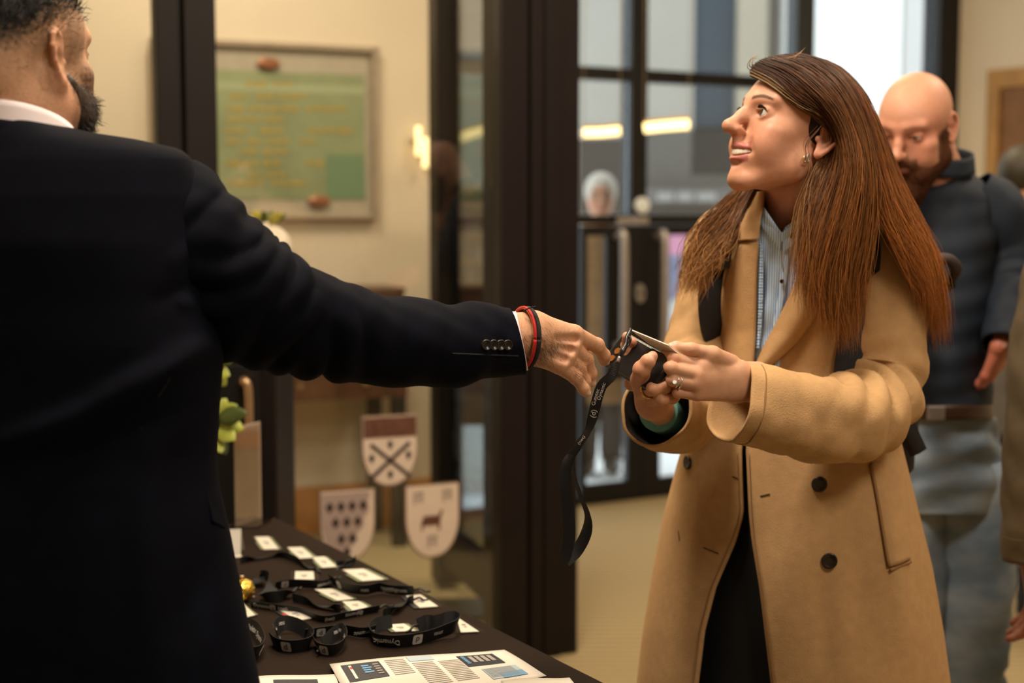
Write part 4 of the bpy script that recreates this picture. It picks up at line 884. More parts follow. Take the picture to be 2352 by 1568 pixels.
# --- hands
SKW = (.60, .33, .20)
h1 = Field(P(1505, 960, 2.02)-.03, P(1760, 770, 2.16)+.03, .0014)
g = lambda *a: P(*a)
for a, b_ in (((1740, 862, 2.115), (1690, 860, 2.095)), ((1740, 893, 2.115), (1690, 890, 2.095))): h1.cone(g(*a), g(*b_), .021, .020, .012)
mc = [(1607, 841, 2.062, .0115), (1600, 860, 2.052, .0118), (1598, 882, 2.050, .0112), (1601, 905, 2.056, .0100)]
for i, (x, y, d, r) in enumerate(mc):
    h1.cone(g(1688, 852+i*15, 2.095), g(x, y, d), .0165, r, .012)
fg = [[(1548, 822, 2.056, .0088), (1531, 812, 2.083, .0078), (1546, 803, 2.103, .0068)], [(1541, 845, 2.040, .0090), (1531, 842, 2.070, .0080), (1550, 832, 2.096, .007)],
      [(1545, 872, 2.042, .0086), (1536, 872, 2.070, .0076), (1556, 864, 2.095, .0068)], [(1557, 901, 2.050, .0074), (1549, 902, 2.072, .0066), (1566, 897, 2.090, .006)]]
kn = []
for (x, y, d, r), ch in zip(mc, fg):
    pts = [g(x, y, d)]+[g(q[0], q[1], q[2]) for q in ch]; finger(h1, pts, [r]+[q[3] for q in ch]); kn += [(pts[0], .011), (pts[1], .009)]
th_ = [g(1676, 838, 2.095), g(1636, 813, 2.066), g(1588, 802, 2.058), g(1553, 798, 2.064), g(1541, 797, 2.067)]
finger(h1, th_, [.017, .0115, .0092, .0085, .0068]); h1.cone(g(1640, 822, 2.07), g(1612, 838, 2.06), .010, .008, .010)
nail(h1, g(1545, 792, 2.060), (.0, -.5, 1), (-1, 0, 0))
V2, F2 = h1.mesh(2); c2_ = skin_cols(V2, SKW, kn+[(th_[2], .009), (g(1615, 818, 2.06), .006)], [(g(1545, 792, 2.060), .0066)])
h2 = Field(P(1420, 1000, 2.02)-.03, P(1580, 740, 2.20)+.03, .0014)
h2.cone(g(1535, 960, 2.22), g(1500, 925, 2.115), .024, .022, .015); h2.cone(g(1500, 925, 2.115), g(1470, 872, 2.075), .022, .015, .015); h2.cone(g(1500, 922, 2.12), g(1490, 885, 2.10), .022, .018, .015)
t2 = [g(1472, 868, 2.07), g(1474, 848, 2.05), g(1488, 830, 2.045), g(1499, 818, 2.05)]; finger(h2, t2, [.0145, .0120, .0098, .0078])
nail(h2, g(1497, 820, 2.041), (-.3, -1, .2), (.5, 0, .8))
i2 = [g(1462, 872, 2.095), g(1448, 835, 2.125), g(1440, 795, 2.13), g(1439, 772, 2.115)]; finger(h2, i2, [.012, .0092, .0082, .0068])
m2 = [g(1452, 880, 2.11), g(1456, 830, 2.14), g(1453, 795, 2.135), g(1453, 784, 2.12)]; finger(h2, m2, [.012, .0092, .0082, .0065])
r2 = [g(1474, 898, 2.085), g(1500, 893, 2.052), g(1528, 887, 2.056), g(1537, 886, 2.066)]; finger(h2, r2, [.0125, .0095, .0088, .0072])
l2 = [g(1492, 916, 2.095), g(1518, 916, 2.058), g(1545, 914, 2.066), g(1553, 912, 2.075)]; finger(h2, l2, [.012, .0088, .008, .0066])
V3, F3 = h2.mesh(2); c3_ = skin_cols(V3, (.58, .29, .17), [(t2[1], .01), (r2[2], .012), (l2[2], .012)], [(g(1497, 820, 2.041), .0060)])
bd = Field(P(1480, 1000, 2.2)*[1, 1, 0]+[-.05, -.25, .02], P(2150, 1000, 2.6)*[1, 1, 0]+[.05, .15, 1.36], .014)
bd.chain([P(1830, 580, 2.44), P(1830, 800, 2.46), P(1825, 1050, 2.46)], [.07, .075, .09], .05); bd.cone(P(1690, 585, 2.50), P(1980, 585, 2.40), .04, .04, .04)
bd.chain([P(2005, 600, 2.36), P(2010, 915, 2.30), P(1900, 945, 2.20), P(1740, 885, 2.125)], [.04, .035, .03, .024], .015); bd.chain([P(1660, 600, 2.50), P(1606, 880, 2.40), P(1535, 955, 2.225)], [.04, .035, .025], .015)
wl, wr = np.array([.50, 2.42, 0]), np.array([.40, 2.56, 0])
for q in (wl, wr): bd.chain([q+[0, 0, .85], q+[0, 0, .45], q+[0, 0, .09]], [.085, .055, .04], .04); bd.cone(q+[0, 0, .05], q+[-.07, -.1, .045], .035, .03, .03)
V4, F4 = bd.mesh(2)
Vj, Fj, cj = join([(V1, F1, c1_), (V2, F2, c2_), (V3, F3, c3_), (V4, F4, np.tile(np.array(SKW), (len(V4), 1)))])
body = mob('body', Vj, Fj, M_skin, woman, True, cj)
eyes(Rw, WO, woman, look=(.15, .10), iris=(.045, .022, .012))
# teeth
for (zz, hh, yb, wv, nm) in ((-.0448, .0042, .0985, .0235, 'upper_teeth'), (-.0512, .0016, .0950, .017, 'lower_teeth')):
    rows = []
    for v in np.linspace(-1, 1, 7):
        row = []
        for t in np.linspace(-1, 1, 97):
            gr = .0009*abs(math.cos(t*math.pi*5))**6; edge = (1-min(1, abs(v))**4)*.0010
            row.append(wl_(wv*t, yb-.0155*t*t-.003*abs(t)**3-gr+edge-.0008, zz+.007*t*t+hh*v*(1-.25*t*t)+(.0006*abs(math.cos(t*math.pi*5))**4*(v < 0))))
        rows.append(row)
    V, F = loft(rows); o = mob(nm, V, F, mat('tooth_enamel', (.78, .70, .58, 1), .25, noise=.03), woman, True); solid(o, .003)
# lashes
for s in (-1, 1):
    cs = []
    for t in np.linspace(-.95, 1, 26):
        b0 = np.array([s*(.0315+.0118*t), .0768+.0125*math.sqrt(max(.05, 1-(t*.75)**2)), .021+.0056*(1-t*t*.8)+.0004]); d = np.array([s*(.0022*t+.001), .0052, .0030])
        cs.append([wl_(*(b0+d*u+np.array([0, 0, .0018*u*u]))) for u in np.linspace(0, 1, 5)])
    V, F = strands('', cs, .00042, None); mob('eyelashes', V, F, mat('lash_black', (.012, .007, .005, 1), .6), woman, True)['kind'] = 'stuff'
# brow hairs
cs = []
for s in (-1, 1):
    for t in np.linspace(0, 1, 46):
        for j in range(4):
            xx = .013+.036*t; b0 = np.array([s*xx, .0955-.42*max(0, xx-.012)-.25*max(0, xx-.03)+.0005, .0385+.0042*math.sin(min(1, t*1.1)*math.pi*.8)+.0011*j*(1-.6*t)-.001])
            cs.append([wl_(*(b0+np.array([s*.0042*u, -.0010*u-.001*u*u, (.0022-.003*t)*u]))) for u in np.linspace(0, 1, 4)])
V, F = strands('', cs, .00036, None); mob('eyebrows', V, F, mat('brow_hair', (.035, .017, .009, 1), .6), woman, True)['kind'] = 'stuff'

# ---------------------------------------------------------------- camel coat
M_coat = mat('camel_wool', (.51, .312, .145, 1), .85, noise=.07, nscale=60, bump=.35, bscale=420, sheen=.25, spec=.2)
M_lin = mat('dark_coat_lining', (.035, .026, .020, 1), .7, noise=.1)
M_seam = mat('coat_seam', (.30, .165, .065, 1), .9)
CR = np.array([  # py, left, right, depth centre, half depth
    (440, 1735, 1915, 2.40, .11), (475, 1705, 1965, 2.41, .13), (520, 1650, 2030, 2.42, .14), (570, 1625, 2062, 2.425, .147), (650, 1632, 2052, 2.43, .15), (760, 1640, 2040, 2.43, .145), (880, 1622, 2042, 2.43, .148), (980, 1580, 2062, 2.43, .15),
    (1060, 1556, 2082, 2.43, .158), (1180, 1524, 2112, 2.43, .17), (1300, 1501, 2142, 2.435, .185), (1450, 1476, 2168, 2.44, .20), (1568, 1462, 2184, 2.445, .21), (1820, 1446, 2200, 2.45, .225)], float)
OP = np.array([(440, 1752, 1885), (475, 1747, 1876), (540, 1741, 1866), (600, 1738, 1850), (700, 1737, 1806), (780, 1735, 1768), (840, 1732, 1739), (900, 1722, 1728), (1030, 1701, 1713), (1180, 1706, 1720), (1240, 1688, 1726), (1350, 1641, 1744), (1450, 1615, 1756), (1568, 1600, 1770), (1820, 1560, 1812)], float)
SHEAR = -.30
def crow(py): return [np.interp(py, CR[:, 0], CR[:, i]) for i in (1, 2, 3, 4)]
def coat_front(px, py, off=0):
    L, R_, dc, hd = crow(py); c = np.clip((px-(L+R_)/2)/((R_-L)/2), -.999, .999); hw = (R_-L)/2/FPX*dc
    return P(px, py, dc-hd*(1-abs(c)**2.3)**.5+SHEAR*hw*c-off)
def crease(px, py):                           # broad cloth folds, metres
    s = 0
    for (x0, y0, x1, y1, wd, am) in CREASES:
        dx, dy = x1-x0, y1-y0; L2 = dx*dx+dy*dy; t = np.clip(((px-x0)*dx+(py-y0)*dy)/L2, 0, 1); dd = np.hypot(px-x0-t*dx, py-y0-t*dy); s += am*math.exp(-(dd/wd)**2)*math.sin(math.pi*min(1, .12+t*.88))
    return s
CREASES = [(1860, 1080, 1800, 1568, 40, .012), (1960, 1150, 1990, 1568, 45, -.012), (2060, 1150, 2090, 1568, 30, .010), (1560, 1180, 1540, 1568, 30, -.008), (1600, 1100, 1580, 1500, 25, .008), (1890, 1330, 1900, 1568, 22, -.007), (1640, 1060, 1660, 1300, 22, -.006), (1760, 900, 1800, 1020, 30, -.006),
           (1900, 700, 1880, 860, 40, .008), (1960, 620, 1900, 800, 26, -.007), (1690, 640, 1640, 820, 22, -.004)]
rows = []
for py in np.concatenate([np.linspace(440, 600, 12), np.linspace(620, 1000, 22), np.linspace(1015, 1820, 42)]):
    L, R_, dc, hd = crow(py); x1 = np.interp(py, OP[:, 0], OP[:, 1]); x2 = np.interp(py, OP[:, 0], OP[:, 2]); mid, half = (L+R_)/2, (R_-L)/2
    hw = half/FPX*dc; row = []
    t2_ = -math.acos(np.clip((x2-mid)/half, -1, 1)); t1_ = -math.acos(np.clip((x1-mid)/half, -1, 1))
    for t in np.linspace(t2_, 2*math.pi+t1_, 121):
        c, s_ = math.cos(t), math.sin(t); px = mid+half*c; dep = dc+hd*(np.sign(s_)*(1-abs(c)**2.3)**.5)+SHEAR*hw*c
        fo = .006*math.sin(t*9+1)*max(0, (py-1000)/800) if s_ > 0 else 0
        cr_ = crease(px, py) if s_ < .15 else 0
        row.append(P(px, py, dep+fo-cr_))
    rows.append(row)
V, F = loft(rows); coat = mob('coat', V, F[:, ::-1], M_coat, woman, True); solid(coat, .006, -1); coat.data.materials.append(M_lin); coat.modifiers['thickness'].material_offset = 1; coat.modifiers['thickness'].material_offset_rim = 0
coat['label'] = 'long camel wool coat'
def strip(name, left, right, off, m, par, n=30, k=12, thick=.006, fn=coat_front, bulge=.004, curl=0):
    A = catmull(np.array(left, float), n); B = catmull(np.array(right, float), n); rows = []
    for i in range(n):
        row = []
        for u in np.linspace(0, 1, k):
            x, y = A[i]*(1-u)+B[i]*u; row.append(fn(x, y, off+bulge*math.sin(math.pi*u)+curl*u))
        rows.append(row)
    V, F = loft(rows); Nn = np.cross(V[F[0, 1]]-V[F[0, 0]], V[F[0, 3]]-V[F[0, 0]])
    if Nn[1] > 0: F = F[:, ::-1]
    o = mob(name, V, F, m, par, True); solid(o, thick, 0); bevel(o, .0015, 2) if False else None; return o
strip('lapel', [(1693, 560), (1668, 640), (1654, 720), (1656, 800), (1690, 900)], [(1742, 552), (1738, 640), (1737, 720), (1734, 800), (1722, 900)], .010, M_coat, coat, bulge=.010)
strip('lapel', [(1852, 596), (1815, 680), (1786, 740), (1760, 790), (1736, 842)], [(1915, 620), (1885, 700), (1845, 765), (1800, 812), (1745, 858)], .010, M_coat, coat, bulge=.012)
strip('collar', [(1722, 447), (1696, 490), (1686, 530), (1690, 553)], [(1756, 440), (1752, 480), (1745, 520), (1742, 549)], .016, M_coat, coat, bulge=.012)
strip('collar', [(1872, 450), (1868, 500), (1856, 560), (1850, 600)], [(1930, 455), (1945, 510), (1940, 570), (1915, 612)], .014, M_coat, coat, bulge=.012)
# collar roll behind the neck
tube('collar_roll', [coat_front(1735, 445, -.01), P(1740, 432, 2.40), P(1800, 425, 2.47), P(1870, 428, 2.46), P(1905, 440, 2.40), coat_front(1890, 460, .0)], .016, M_coat, coat, 30, 10)
# sleeves
def wsleeve(ctrl, folds, seed, slant=None, wr=.004):
    o, C, R_ = sleeve('sleeve', ctrl, M_coat, coat, n=90, k=48, folds=folds, wr=wr, seed=seed, thick=.005)
    o.data.materials.append(M_lin); o.modifiers['thickness'].material_offset = 1; o.modifiers['thickness'].material_offset_rim = 0
    return o, C, R_
sl, C, R_ = wsleeve([(1965, 520, 2.36, .050), (2005, 575, 2.345, .070), (2026, 660, 2.325, .070), (2028, 770, 2.315, .068), (2022, 870, 2.30, .069), (1995, 945, 2.25, .068), (1930, 968, 2.19, .064), (1840, 955, 2.145, .061), (1755, 935, 2.120, .060), (1690, 922, 2.110, .059)],
        [(.56, .13, .016, 5.0, .6), (.42, .08, .007, 3, 2.0), (.74, .10, .006, 3.5, 3.6)], 3)
Vv = np.array([v.co for v in sl.data.vertices]).reshape(90, 48, 3); Tt = (C[-1]-C[-6]); Tt /= np.linalg.norm(Tt); cen = C[-1]-np.array(woman.location)
for i in range(74, 90):
    w_ = (i-73)/16; up_ = (Vv[i]-(C[i]-np.array(woman.location)))[:, 2]/R_[i]; dp = (Vv[i]-(C[i]-np.array(woman.location)))[:, 1]/R_[i]; Vv[i] += np.outer(np.clip(dp*.9-up_*.5-.2, 0, 1)*.030*w_, Tt)
sl.data.vertices.foreach_set('co', Vv.reshape(-1)); sl.data.materials[1] = M_coat
for ri in (84,): tube('cuff_seam', list((Vv[ri]+(Vv[ri]-Vv[ri].mean(0))*.004+np.array(woman.location))[::3])+[Vv[ri][0]+(Vv[ri][0]-Vv[ri].mean(0))*.004+np.array(woman.location)], .0011, M_seam, coat, 60, 5)
sl2, C2, R2 = wsleeve([(1715, 520, 2.47, .055), (1668, 570, 2.49, .066), (1650, 650, 2.49, .067), (1628, 750, 2.465, .066), (1608, 845, 2.42, .066), (1590, 915, 2.35, .065), (1562, 948, 2.27, .062), (1535, 950, 2.215, .060), (1506, 944, 2.165, .059)],
        [(.62, .12, .010, 4, 1.0), (.3, .1, .005, 3, 0)], 8)
# teal shirt cuff inside the other sleeve
tube('shirt_cuff', [P(1548, 962, 2.245), P(1525, 952, 2.19), P(1512, 945, 2.165)], .031, mat('teal_cuff', (.11, .30, .25, 1), .7, noise=.15, nscale=80), woman, 10, 20)
# buttons, holes, pocket, belt loop
M_btn = mat('dark_horn', (.018, .012, .009, 1), .25, noise=.4, nscale=60)
def on_coat(px, py, off): 
    c = coat_front(px, py, off); a = coat_front(px+8, py, off)-coat_front(px-8, py, off); b_ = coat_front(px, py-8, off)-coat_front(px, py+8, off); return c, a/np.linalg.norm(a), b_/np.linalg.norm(b_)
def button(px, py, r, fn=on_coat, par=None, off=.004):
    c, a, b_ = fn(px, py, off+crease(px, py)); nn = np.cross(a, b_); nn /= np.linalg.norm(nn)
    if nn[1] > 0: nn = -nn
    ang = np.linspace(0, 2*math.pi, 28, endpoint=False); rows = [[c+nn*hh+(a*math.cos(t)+b_*math.sin(t))*r*rr for t in ang] for rr, hh in ((.95, -.002), (1, .0005), (.97, .0025), (.86, .0032), (.74, .0022), (.3, .0018), (.001, .0018))]
    V, F = loft(rows, True); o = mob('button', V, F, M_btn, par or coat, True)
    for dx, dy in ((-.2, .2), (.2, .2), (-.2, -.2), (.2, -.2)):
        q = c+(a*dx+b_*dy)*r+nn*.0019; tube('thread', [q, q+nn*.0008], r*.09, M_seam, o, 2, 6)
    return o
button(1579, 1062, .0128); button(1882, 1112, .0128); button(1905, 1288, .0130)
for (x0, y0, x1, y1) in ((1682, 1094, 1697, 1100), (1746, 1139, 1768, 1134), (1616, 1257, 1650, 1271), (1558, 1218, 1561, 1242)):
    tube('buttonhole', [coat_front(x0, y0, .001+crease(x0, y0)), coat_front((x0+x1)/2, (y0+y1)/2, .001+crease((x0+x1)/2, (y0+y1)/2)), coat_front(x1, y1, .001+crease(x1, y1))], .0010, mat('buttonhole_thread', (.06, .03, .012, 1), .9), coat, 6, 6)
fnp = lambda x, y, o: coat_front(x, y, o+crease(x, y))
strip('pocket_welt', [(2001, 1062), (2014, 1130), (2028, 1210), (2043, 1302)], [(2020, 1064), (2040, 1130), (2064, 1205), (2090, 1284)], .002, M_coat, coat, fn=fnp, thick=.004, bulge=.002)
tube('pocket_slit', [fnp(2000, 1066, .004), fnp(2013, 1130, .004), fnp(2027, 1212, .004), fnp(2042, 1300, .004)], .0028, M_seam, coat, 16, 6); tube('pocket_stitch', [fnp(2045, 1309, .006), fnp(2092, 1289, .006)], .0028, M_seam, coat, 6, 6)
tube('belt_loop', [P(2052, 978, 2.36), P(2068, 984, 2.33), P(2064, 1004, 2.35)], .004, M_coat, coat, 10, 6)
# front edges stitched line on both panels
for sgn, col_i in ((1, 2), (-1, 1)):
    pts = [fnp(np.interp(y, OP[:, 0], OP[:, col_i])+sgn*7, y, .002) for y in np.linspace(1040, 1800, 30)]
    tube('front_edge_stitch', pts, .0009, M_seam, coat, 60, 5)
# ---------------------------------------------------------------- striped shirt
m = mat('blue_striped_cotton', (.55, .66, .78, 1), .7); nt = m.node_tree; b = nt.nodes['Principled BSDF']
tc = nt.nodes.new('ShaderNodeTexCoord'); w = nt.nodes.new('ShaderNodeTexWave'); w.bands_direction = 'X'; w.inputs['Scale'].default_value = 95; w.inputs['Distortion'].default_value = 1.2; w.inputs['Detail'].default_value = 1; w.inputs['Detail Scale'].default_value = .12
rm = nt.nodes.new('ShaderNodeValToRGB'); rm.color_ramp.elements[0].color = (.17, .41, .90, 1); rm.color_ramp.elements[0].position = .12; rm.color_ramp.elements[1].color = (.64, .82, 1.0, 1); rm.color_ramp.elements[1].position = .42
nt.links.new(tc.outputs['Object'], w.inputs['Vector']); nt.links.new(w.outputs['Fac'], rm.inputs[0]); nt.links.new(rm.outputs[0], b.inputs['Base Color']); M_shirt = m
top = catmull(np.array([(1742, 455), (1756, 478), (1776, 508), (1796, 533), (1812, 520), (1842, 506), (1880, 500)], float), 41); rows = []
for v in np.linspace(0, 1, 40):
    row = []
    for i in range(41):
        u = i/40; xb = 1715+u*60; yb = 900; x = top[i][0]*(1-v)+(xb*v); y = top[i][1]*(1-v)+yb*v
        rip = .003*math.sin(x*.11+y*.03)+.002*math.sin(x*.05-y*.06)
        row.append(coat_front(x, y, -.004+rip*.7+.014*math.exp(-v*8)))
    rows.append(row)
V, F = loft(rows); shirt = mob('shirt', V, F[:, ::-1] if np.cross(V[F[0, 1]]-V[F[0, 0]], V[F[0, 3]]-V[F[0, 0]])[1] > 0 else F, M_shirt, woman, True); solid(shirt, .002, 0)
fs = lambda x, y, o: coat_front(x, y, -.001+o)
strip('placket', [(1797, 533), (1795, 600), (1788, 680), (1770, 780)], [(1812, 528), (1810, 600), (1802, 680), (1780, 780)], .002, M_shirt, shirt, fn=fs, thick=.002, bulge=.001)
strip('stand_collar', [(1797, 536), (1806, 520), (1824, 508), (1844, 497)], [(1801, 580), (1818, 566), (1832, 552), (1848, 540)], .006, M_shirt, shirt, fn=fs, thick=.002, bulge=.002)
strip('stand_collar', [(1740, 452), (1757, 482), (1777, 512), (1795, 535)], [(1738, 500), (1752, 525), (1772, 548), (1793, 575)], .006, M_shirt, shirt, fn=fs, thick=.002, bulge=.002)
strip('ruffle', [(1741, 560), (1740, 640), (1739, 720), (1736, 800)], [(1752, 560), (1753, 640), (1752, 720), (1744, 800)], .004, M_shirt, shirt, fn=lambda x, y, o: coat_front(x, y, .0+o+.002*math.sin(y*.9)), thick=.002, bulge=.002, n=90)
fb_ = lambda px, py, off: (coat_front(px, py, .008), np.array([1.0, 0, 0]), np.array([0, 0, 1.0]))
button(1819, 541, .0042, fb_, shirt); button(1796, 646, .0036, fb_, shirt)
ch = [fs(1797, 545, .008), fs(1795, 590, .008), fs(1799, 625, .008)]
tube('fine_chain', ch, .0006, M_brass, woman, 14, 5)
# black dress and shoes
rows = []
M_dress = mat('black_dress', (.006, .006, .007, 1), .8, noise=.2, nscale=30)
for py in np.linspace(880, 1800, 30):
    L, R_, dc, hd = crow(py); mid, half = (L+R_)/2, (R_-L)/2*.86; hw = half/FPX*dc
    rows.append([P(mid+half*math.cos(t), py, dc+hd*.80*math.sin(t)+SHEAR*hw*math.cos(t)+.010*math.sin(t*7)*(py-880)/900) for t in np.linspace(0, 2*math.pi, 72, endpoint=False)])
V, F = loft(rows, True); o = mob('dress', V, F, M_dress, woman, True); solid(o, .002)
M_shoe = mat('black_leather', (.01, .01, .01, 1), .35)
for q in (wl, wr):
    ff = Field(q+[-.17, -.22, -.01], q+[.1, .1, .16], .006); ff.chain([q+[.02, .03, .035], q+[-.03, -.05, .032], q+[-.075, -.12, .028]], [.04, .043, .03], .03); ff.cone(q+[0, 0, .06], q+[0, 0, .14], .045, .045, .02)
    V, F = ff.mesh(2); V[:, 2] = np.maximum(V[:, 2], .002); mob('shoe', V, F, M_shoe, woman, True)
# ---------------------------------------------------------------- hair
M_hair = mat('auburn_hair', (1, 1, 1, 1), .5, attr=True, spec=.3); 
def hair_sheet(guides, count, n, root, tip, seed, rad=.0011, jit=.006, base=True, hl=None, spread=1.0):
    r = np.random.default_rng(seed); G = np.array([catmull(np.array([P(*q) for q in gd]), n) for gd in guides])     # g,n,3
    k = len(guides); v = r.uniform(0, k-1-1e-6, count); v.sort(); cl = np.round(v*14)/14; vv = v*.6+cl*.4
    Gn = np.stack([catmull(G[:, i], 40*(k-1)+1) for i in range(n)], 1)
    idx = np.clip(vv*40, 0, 40*(k-1)-1e-6); i0 = idx.astype(int); w_ = (idx-i0)[:, None, None]
    C = Gn[i0]*(1-w_)+Gn[i0+1]*w_
    u = np.linspace(0, 1, n); cr = r.uniform(0, 6.28, (count, 3)); am = r.uniform(.3, 1, (count, 1))*jit
    wave = np.stack([np.sin(u[None]*r.uniform(4, 9, (count, 1))+cr[:, :1]), np.sin(u[None]*r.uniform(4, 9, (count, 1))+cr[:, 1:2]), np.sin(u[None]*r.uniform(3, 8, (count, 1))+cr[:, 2:3])], -1)*am[:, :, None]*(.22+u[None, :, None]**2*2.3)*spread
    off = r.uniform(-1, 1, (count, 3))*.0035; C = C+wave+off[:, None, :]-np.array([0, .003, 0])*r.uniform(0, 1.6, (count, 1))[:, None]
    ln = 1.02-.40*r.uniform(0, 1, count)**1.6                                         # uneven lengths
    for i in range(count): C[i] = np.stack([np.interp(u*ln[i], u, C[i, :, q]) for q in range(3)], 1)
    V, F = strands('', C, r.uniform(.5, 1.25, count)*rad, None)
    uu = np.repeat(np.tile(u, count), 3); tint = np.repeat(r.uniform(.75, 1.2, count)*(1+.40*np.sin(vv*11+seed)), n*3)
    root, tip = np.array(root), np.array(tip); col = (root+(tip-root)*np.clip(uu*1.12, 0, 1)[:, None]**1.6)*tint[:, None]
    if hl is not None: m_ = np.repeat((vv < hl[0]), n*3); col[m_] = col[m_]*.35+np.array(hl[1])*.65
    out = [(V, F, col)]
    if base:
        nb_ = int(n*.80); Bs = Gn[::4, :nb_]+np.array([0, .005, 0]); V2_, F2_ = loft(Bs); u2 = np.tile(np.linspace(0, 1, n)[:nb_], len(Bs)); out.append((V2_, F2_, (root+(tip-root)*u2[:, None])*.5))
    return out
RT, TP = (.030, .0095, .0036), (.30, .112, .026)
SA = [[(1726, 168, 2.284), (1766, 188, 2.248), (1802, 216, 2.230), (1844, 246, 2.223), (1886, 268, 2.226), (1907, 300, 2.246), (1904, 346, 2.252), (1874, 396, 2.250), (1848, 470, 2.235), (1834, 580, 2.22), (1818, 660, 2.215)],
      [(1736, 152, 2.292), (1790, 176, 2.247), (1842, 218, 2.220), (1896, 258, 2.222), (1926, 320, 2.238), (1918, 390, 2.240), (1884, 490, 2.225), (1862, 610, 2.21), (1866, 720, 2.21)],
      [(1760, 139, 2.295), (1830, 165, 2.236), (1895, 222, 2.208), (1942, 300, 2.204), (1958, 400, 2.192), (1930, 530, 2.19), (1905, 660, 2.20), (1920, 770, 2.21)],
      [(1795, 132, 2.305), (1865, 150, 2.258), (1930, 208, 2.224), (1972, 300, 2.214), (1990, 400, 2.205), (1980, 520, 2.20), (1955, 650, 2.205), (1952, 790, 2.215)],
      [(1815, 130, 2.31), (1885, 147, 2.27), (1945, 208, 2.235), (1988, 300, 2.225), (2005, 400, 2.215), (2000, 500, 2.21), (1985, 600, 2.21), (1970, 700, 2.22)]]
SB = [[(1810, 130, 2.31), (1885, 146, 2.275), (1946, 205, 2.24), (1990, 300, 2.232), (2008, 400, 2.222), (2028, 500, 2.215), (2075, 590, 2.215), (2125, 660, 2.22)],
      [(1830, 129, 2.32), (1902, 150, 2.295), (1962, 210, 2.265), (2004, 300, 2.255), (2034, 410, 2.245), (2068, 510, 2.235), (2110, 600, 2.235), (2130, 720, 2.245)],
      [(1840, 130, 2.335), (1918, 157, 2.32), (1976, 220, 2.30), (2016, 310, 2.285), (2054, 420, 2.275), (2096, 520, 2.265), (2138, 620, 2.26), (2150, 760, 2.27)],
      [(1842, 132, 2.35), (1922, 160, 2.345), (1982, 226, 2.33), (2022, 315, 2.315), (2062, 425, 2.305), (2108, 525, 2.295), (2150, 630, 2.285), (2160, 790, 2.30)],
      [(1842, 134, 2.37), (1912, 165, 2.38), (1968, 235, 2.38), (2006, 325, 2.375), (2046, 440, 2.37), (2090, 545, 2.35), (2128, 650, 2.34), (2140, 740, 2.34)],
      [(1835, 136, 2.385), (1885, 175, 2.40), (1930, 245, 2.41), (1965, 335, 2.41), (2000, 440, 2.40), (2045, 550, 2.38), (2090, 640, 2.36)]]
SC = [[(1738, 380, 2.380), (1700, 430, 2.395), (1652, 478, 2.365), (1605, 530, 2.365), (1582, 590, 2.360), (1568, 660, 2.355)],
      [(1752, 390, 2.375), (1716, 440, 2.385), (1676, 495, 2.350), (1634, 550, 2.345), (1606, 610, 2.340), (1590, 680, 2.340)],
      [(1765, 400, 2.370), (1732, 450, 2.340), (1702, 510, 2.330), (1672, 565, 2.325), (1645, 600, 2.320), (1615, 625, 2.320)]]
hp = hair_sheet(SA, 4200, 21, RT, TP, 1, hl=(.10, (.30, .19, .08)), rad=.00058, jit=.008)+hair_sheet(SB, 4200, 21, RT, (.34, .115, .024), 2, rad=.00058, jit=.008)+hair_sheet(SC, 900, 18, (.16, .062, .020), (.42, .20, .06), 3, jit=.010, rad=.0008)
LS = [[(1880, 290, 2.21), (1848, 330, 2.205), (1858, 380, 2.20), (1835, 430, 2.20), (1822, 480, 2.20), (1838, 530, 2.20)], [(1882, 292, 2.21), (1850, 335, 2.204), (1859, 385, 2.20), (1838, 440, 2.20), (1826, 485, 2.20), (1842, 535, 2.20)]]
hp += hair_sheet(LS, 5, 24, (.12, .05, .02), (.30, .15, .06), 4, jit=.003, base=False, rad=.00045)
fly = [[(1735, 160, 2.29), (1722, 150, 2.28), (1730, 130, 2.28), (1755, 128, 2.28)], [(1760, 140, 2.29), (1800, 138, 2.28), (1830, 130, 2.28), (1850, 112, 2.28)]]
for i_, gq in enumerate(fly): hp += hair_sheet([gq, [(x+3, y+2, d) for x, y, d in gq]], 6, 16, (.16, .07, .03), (.30, .16, .07), 5+i_, jit=.001, base=False, rad=.0006)
cap = Field((-.11, -.13, -.1), (.11, .13, .16), .004); cap.ell((0, -.012, .048), (.0765, .096, .0845), .004)
cap.ell((0, .118, -.030), (.13, .075, .125), .004, None, 'i'); cap.box((0, .06, -.08), (.2, .055, .075), .01, .006, None, 'i')
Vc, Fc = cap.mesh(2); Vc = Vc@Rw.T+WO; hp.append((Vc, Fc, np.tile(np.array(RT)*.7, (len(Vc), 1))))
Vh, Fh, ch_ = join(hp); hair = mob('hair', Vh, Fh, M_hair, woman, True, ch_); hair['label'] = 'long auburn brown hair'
# earrings
for (x, y, rr, mt_) in ((1848, 366, .0052, M_brass), (1856, 364, .0062, M_steel)):
    a = np.linspace(0, 2*math.pi, 24); ce_ = P(x, y, 2.222); tube('earring', [ce_+np.array([.3*rr*math.cos(t), .4*rr*math.cos(t), rr*math.sin(t)]) for t in a], .0012, mt_, woman, 30, 6)
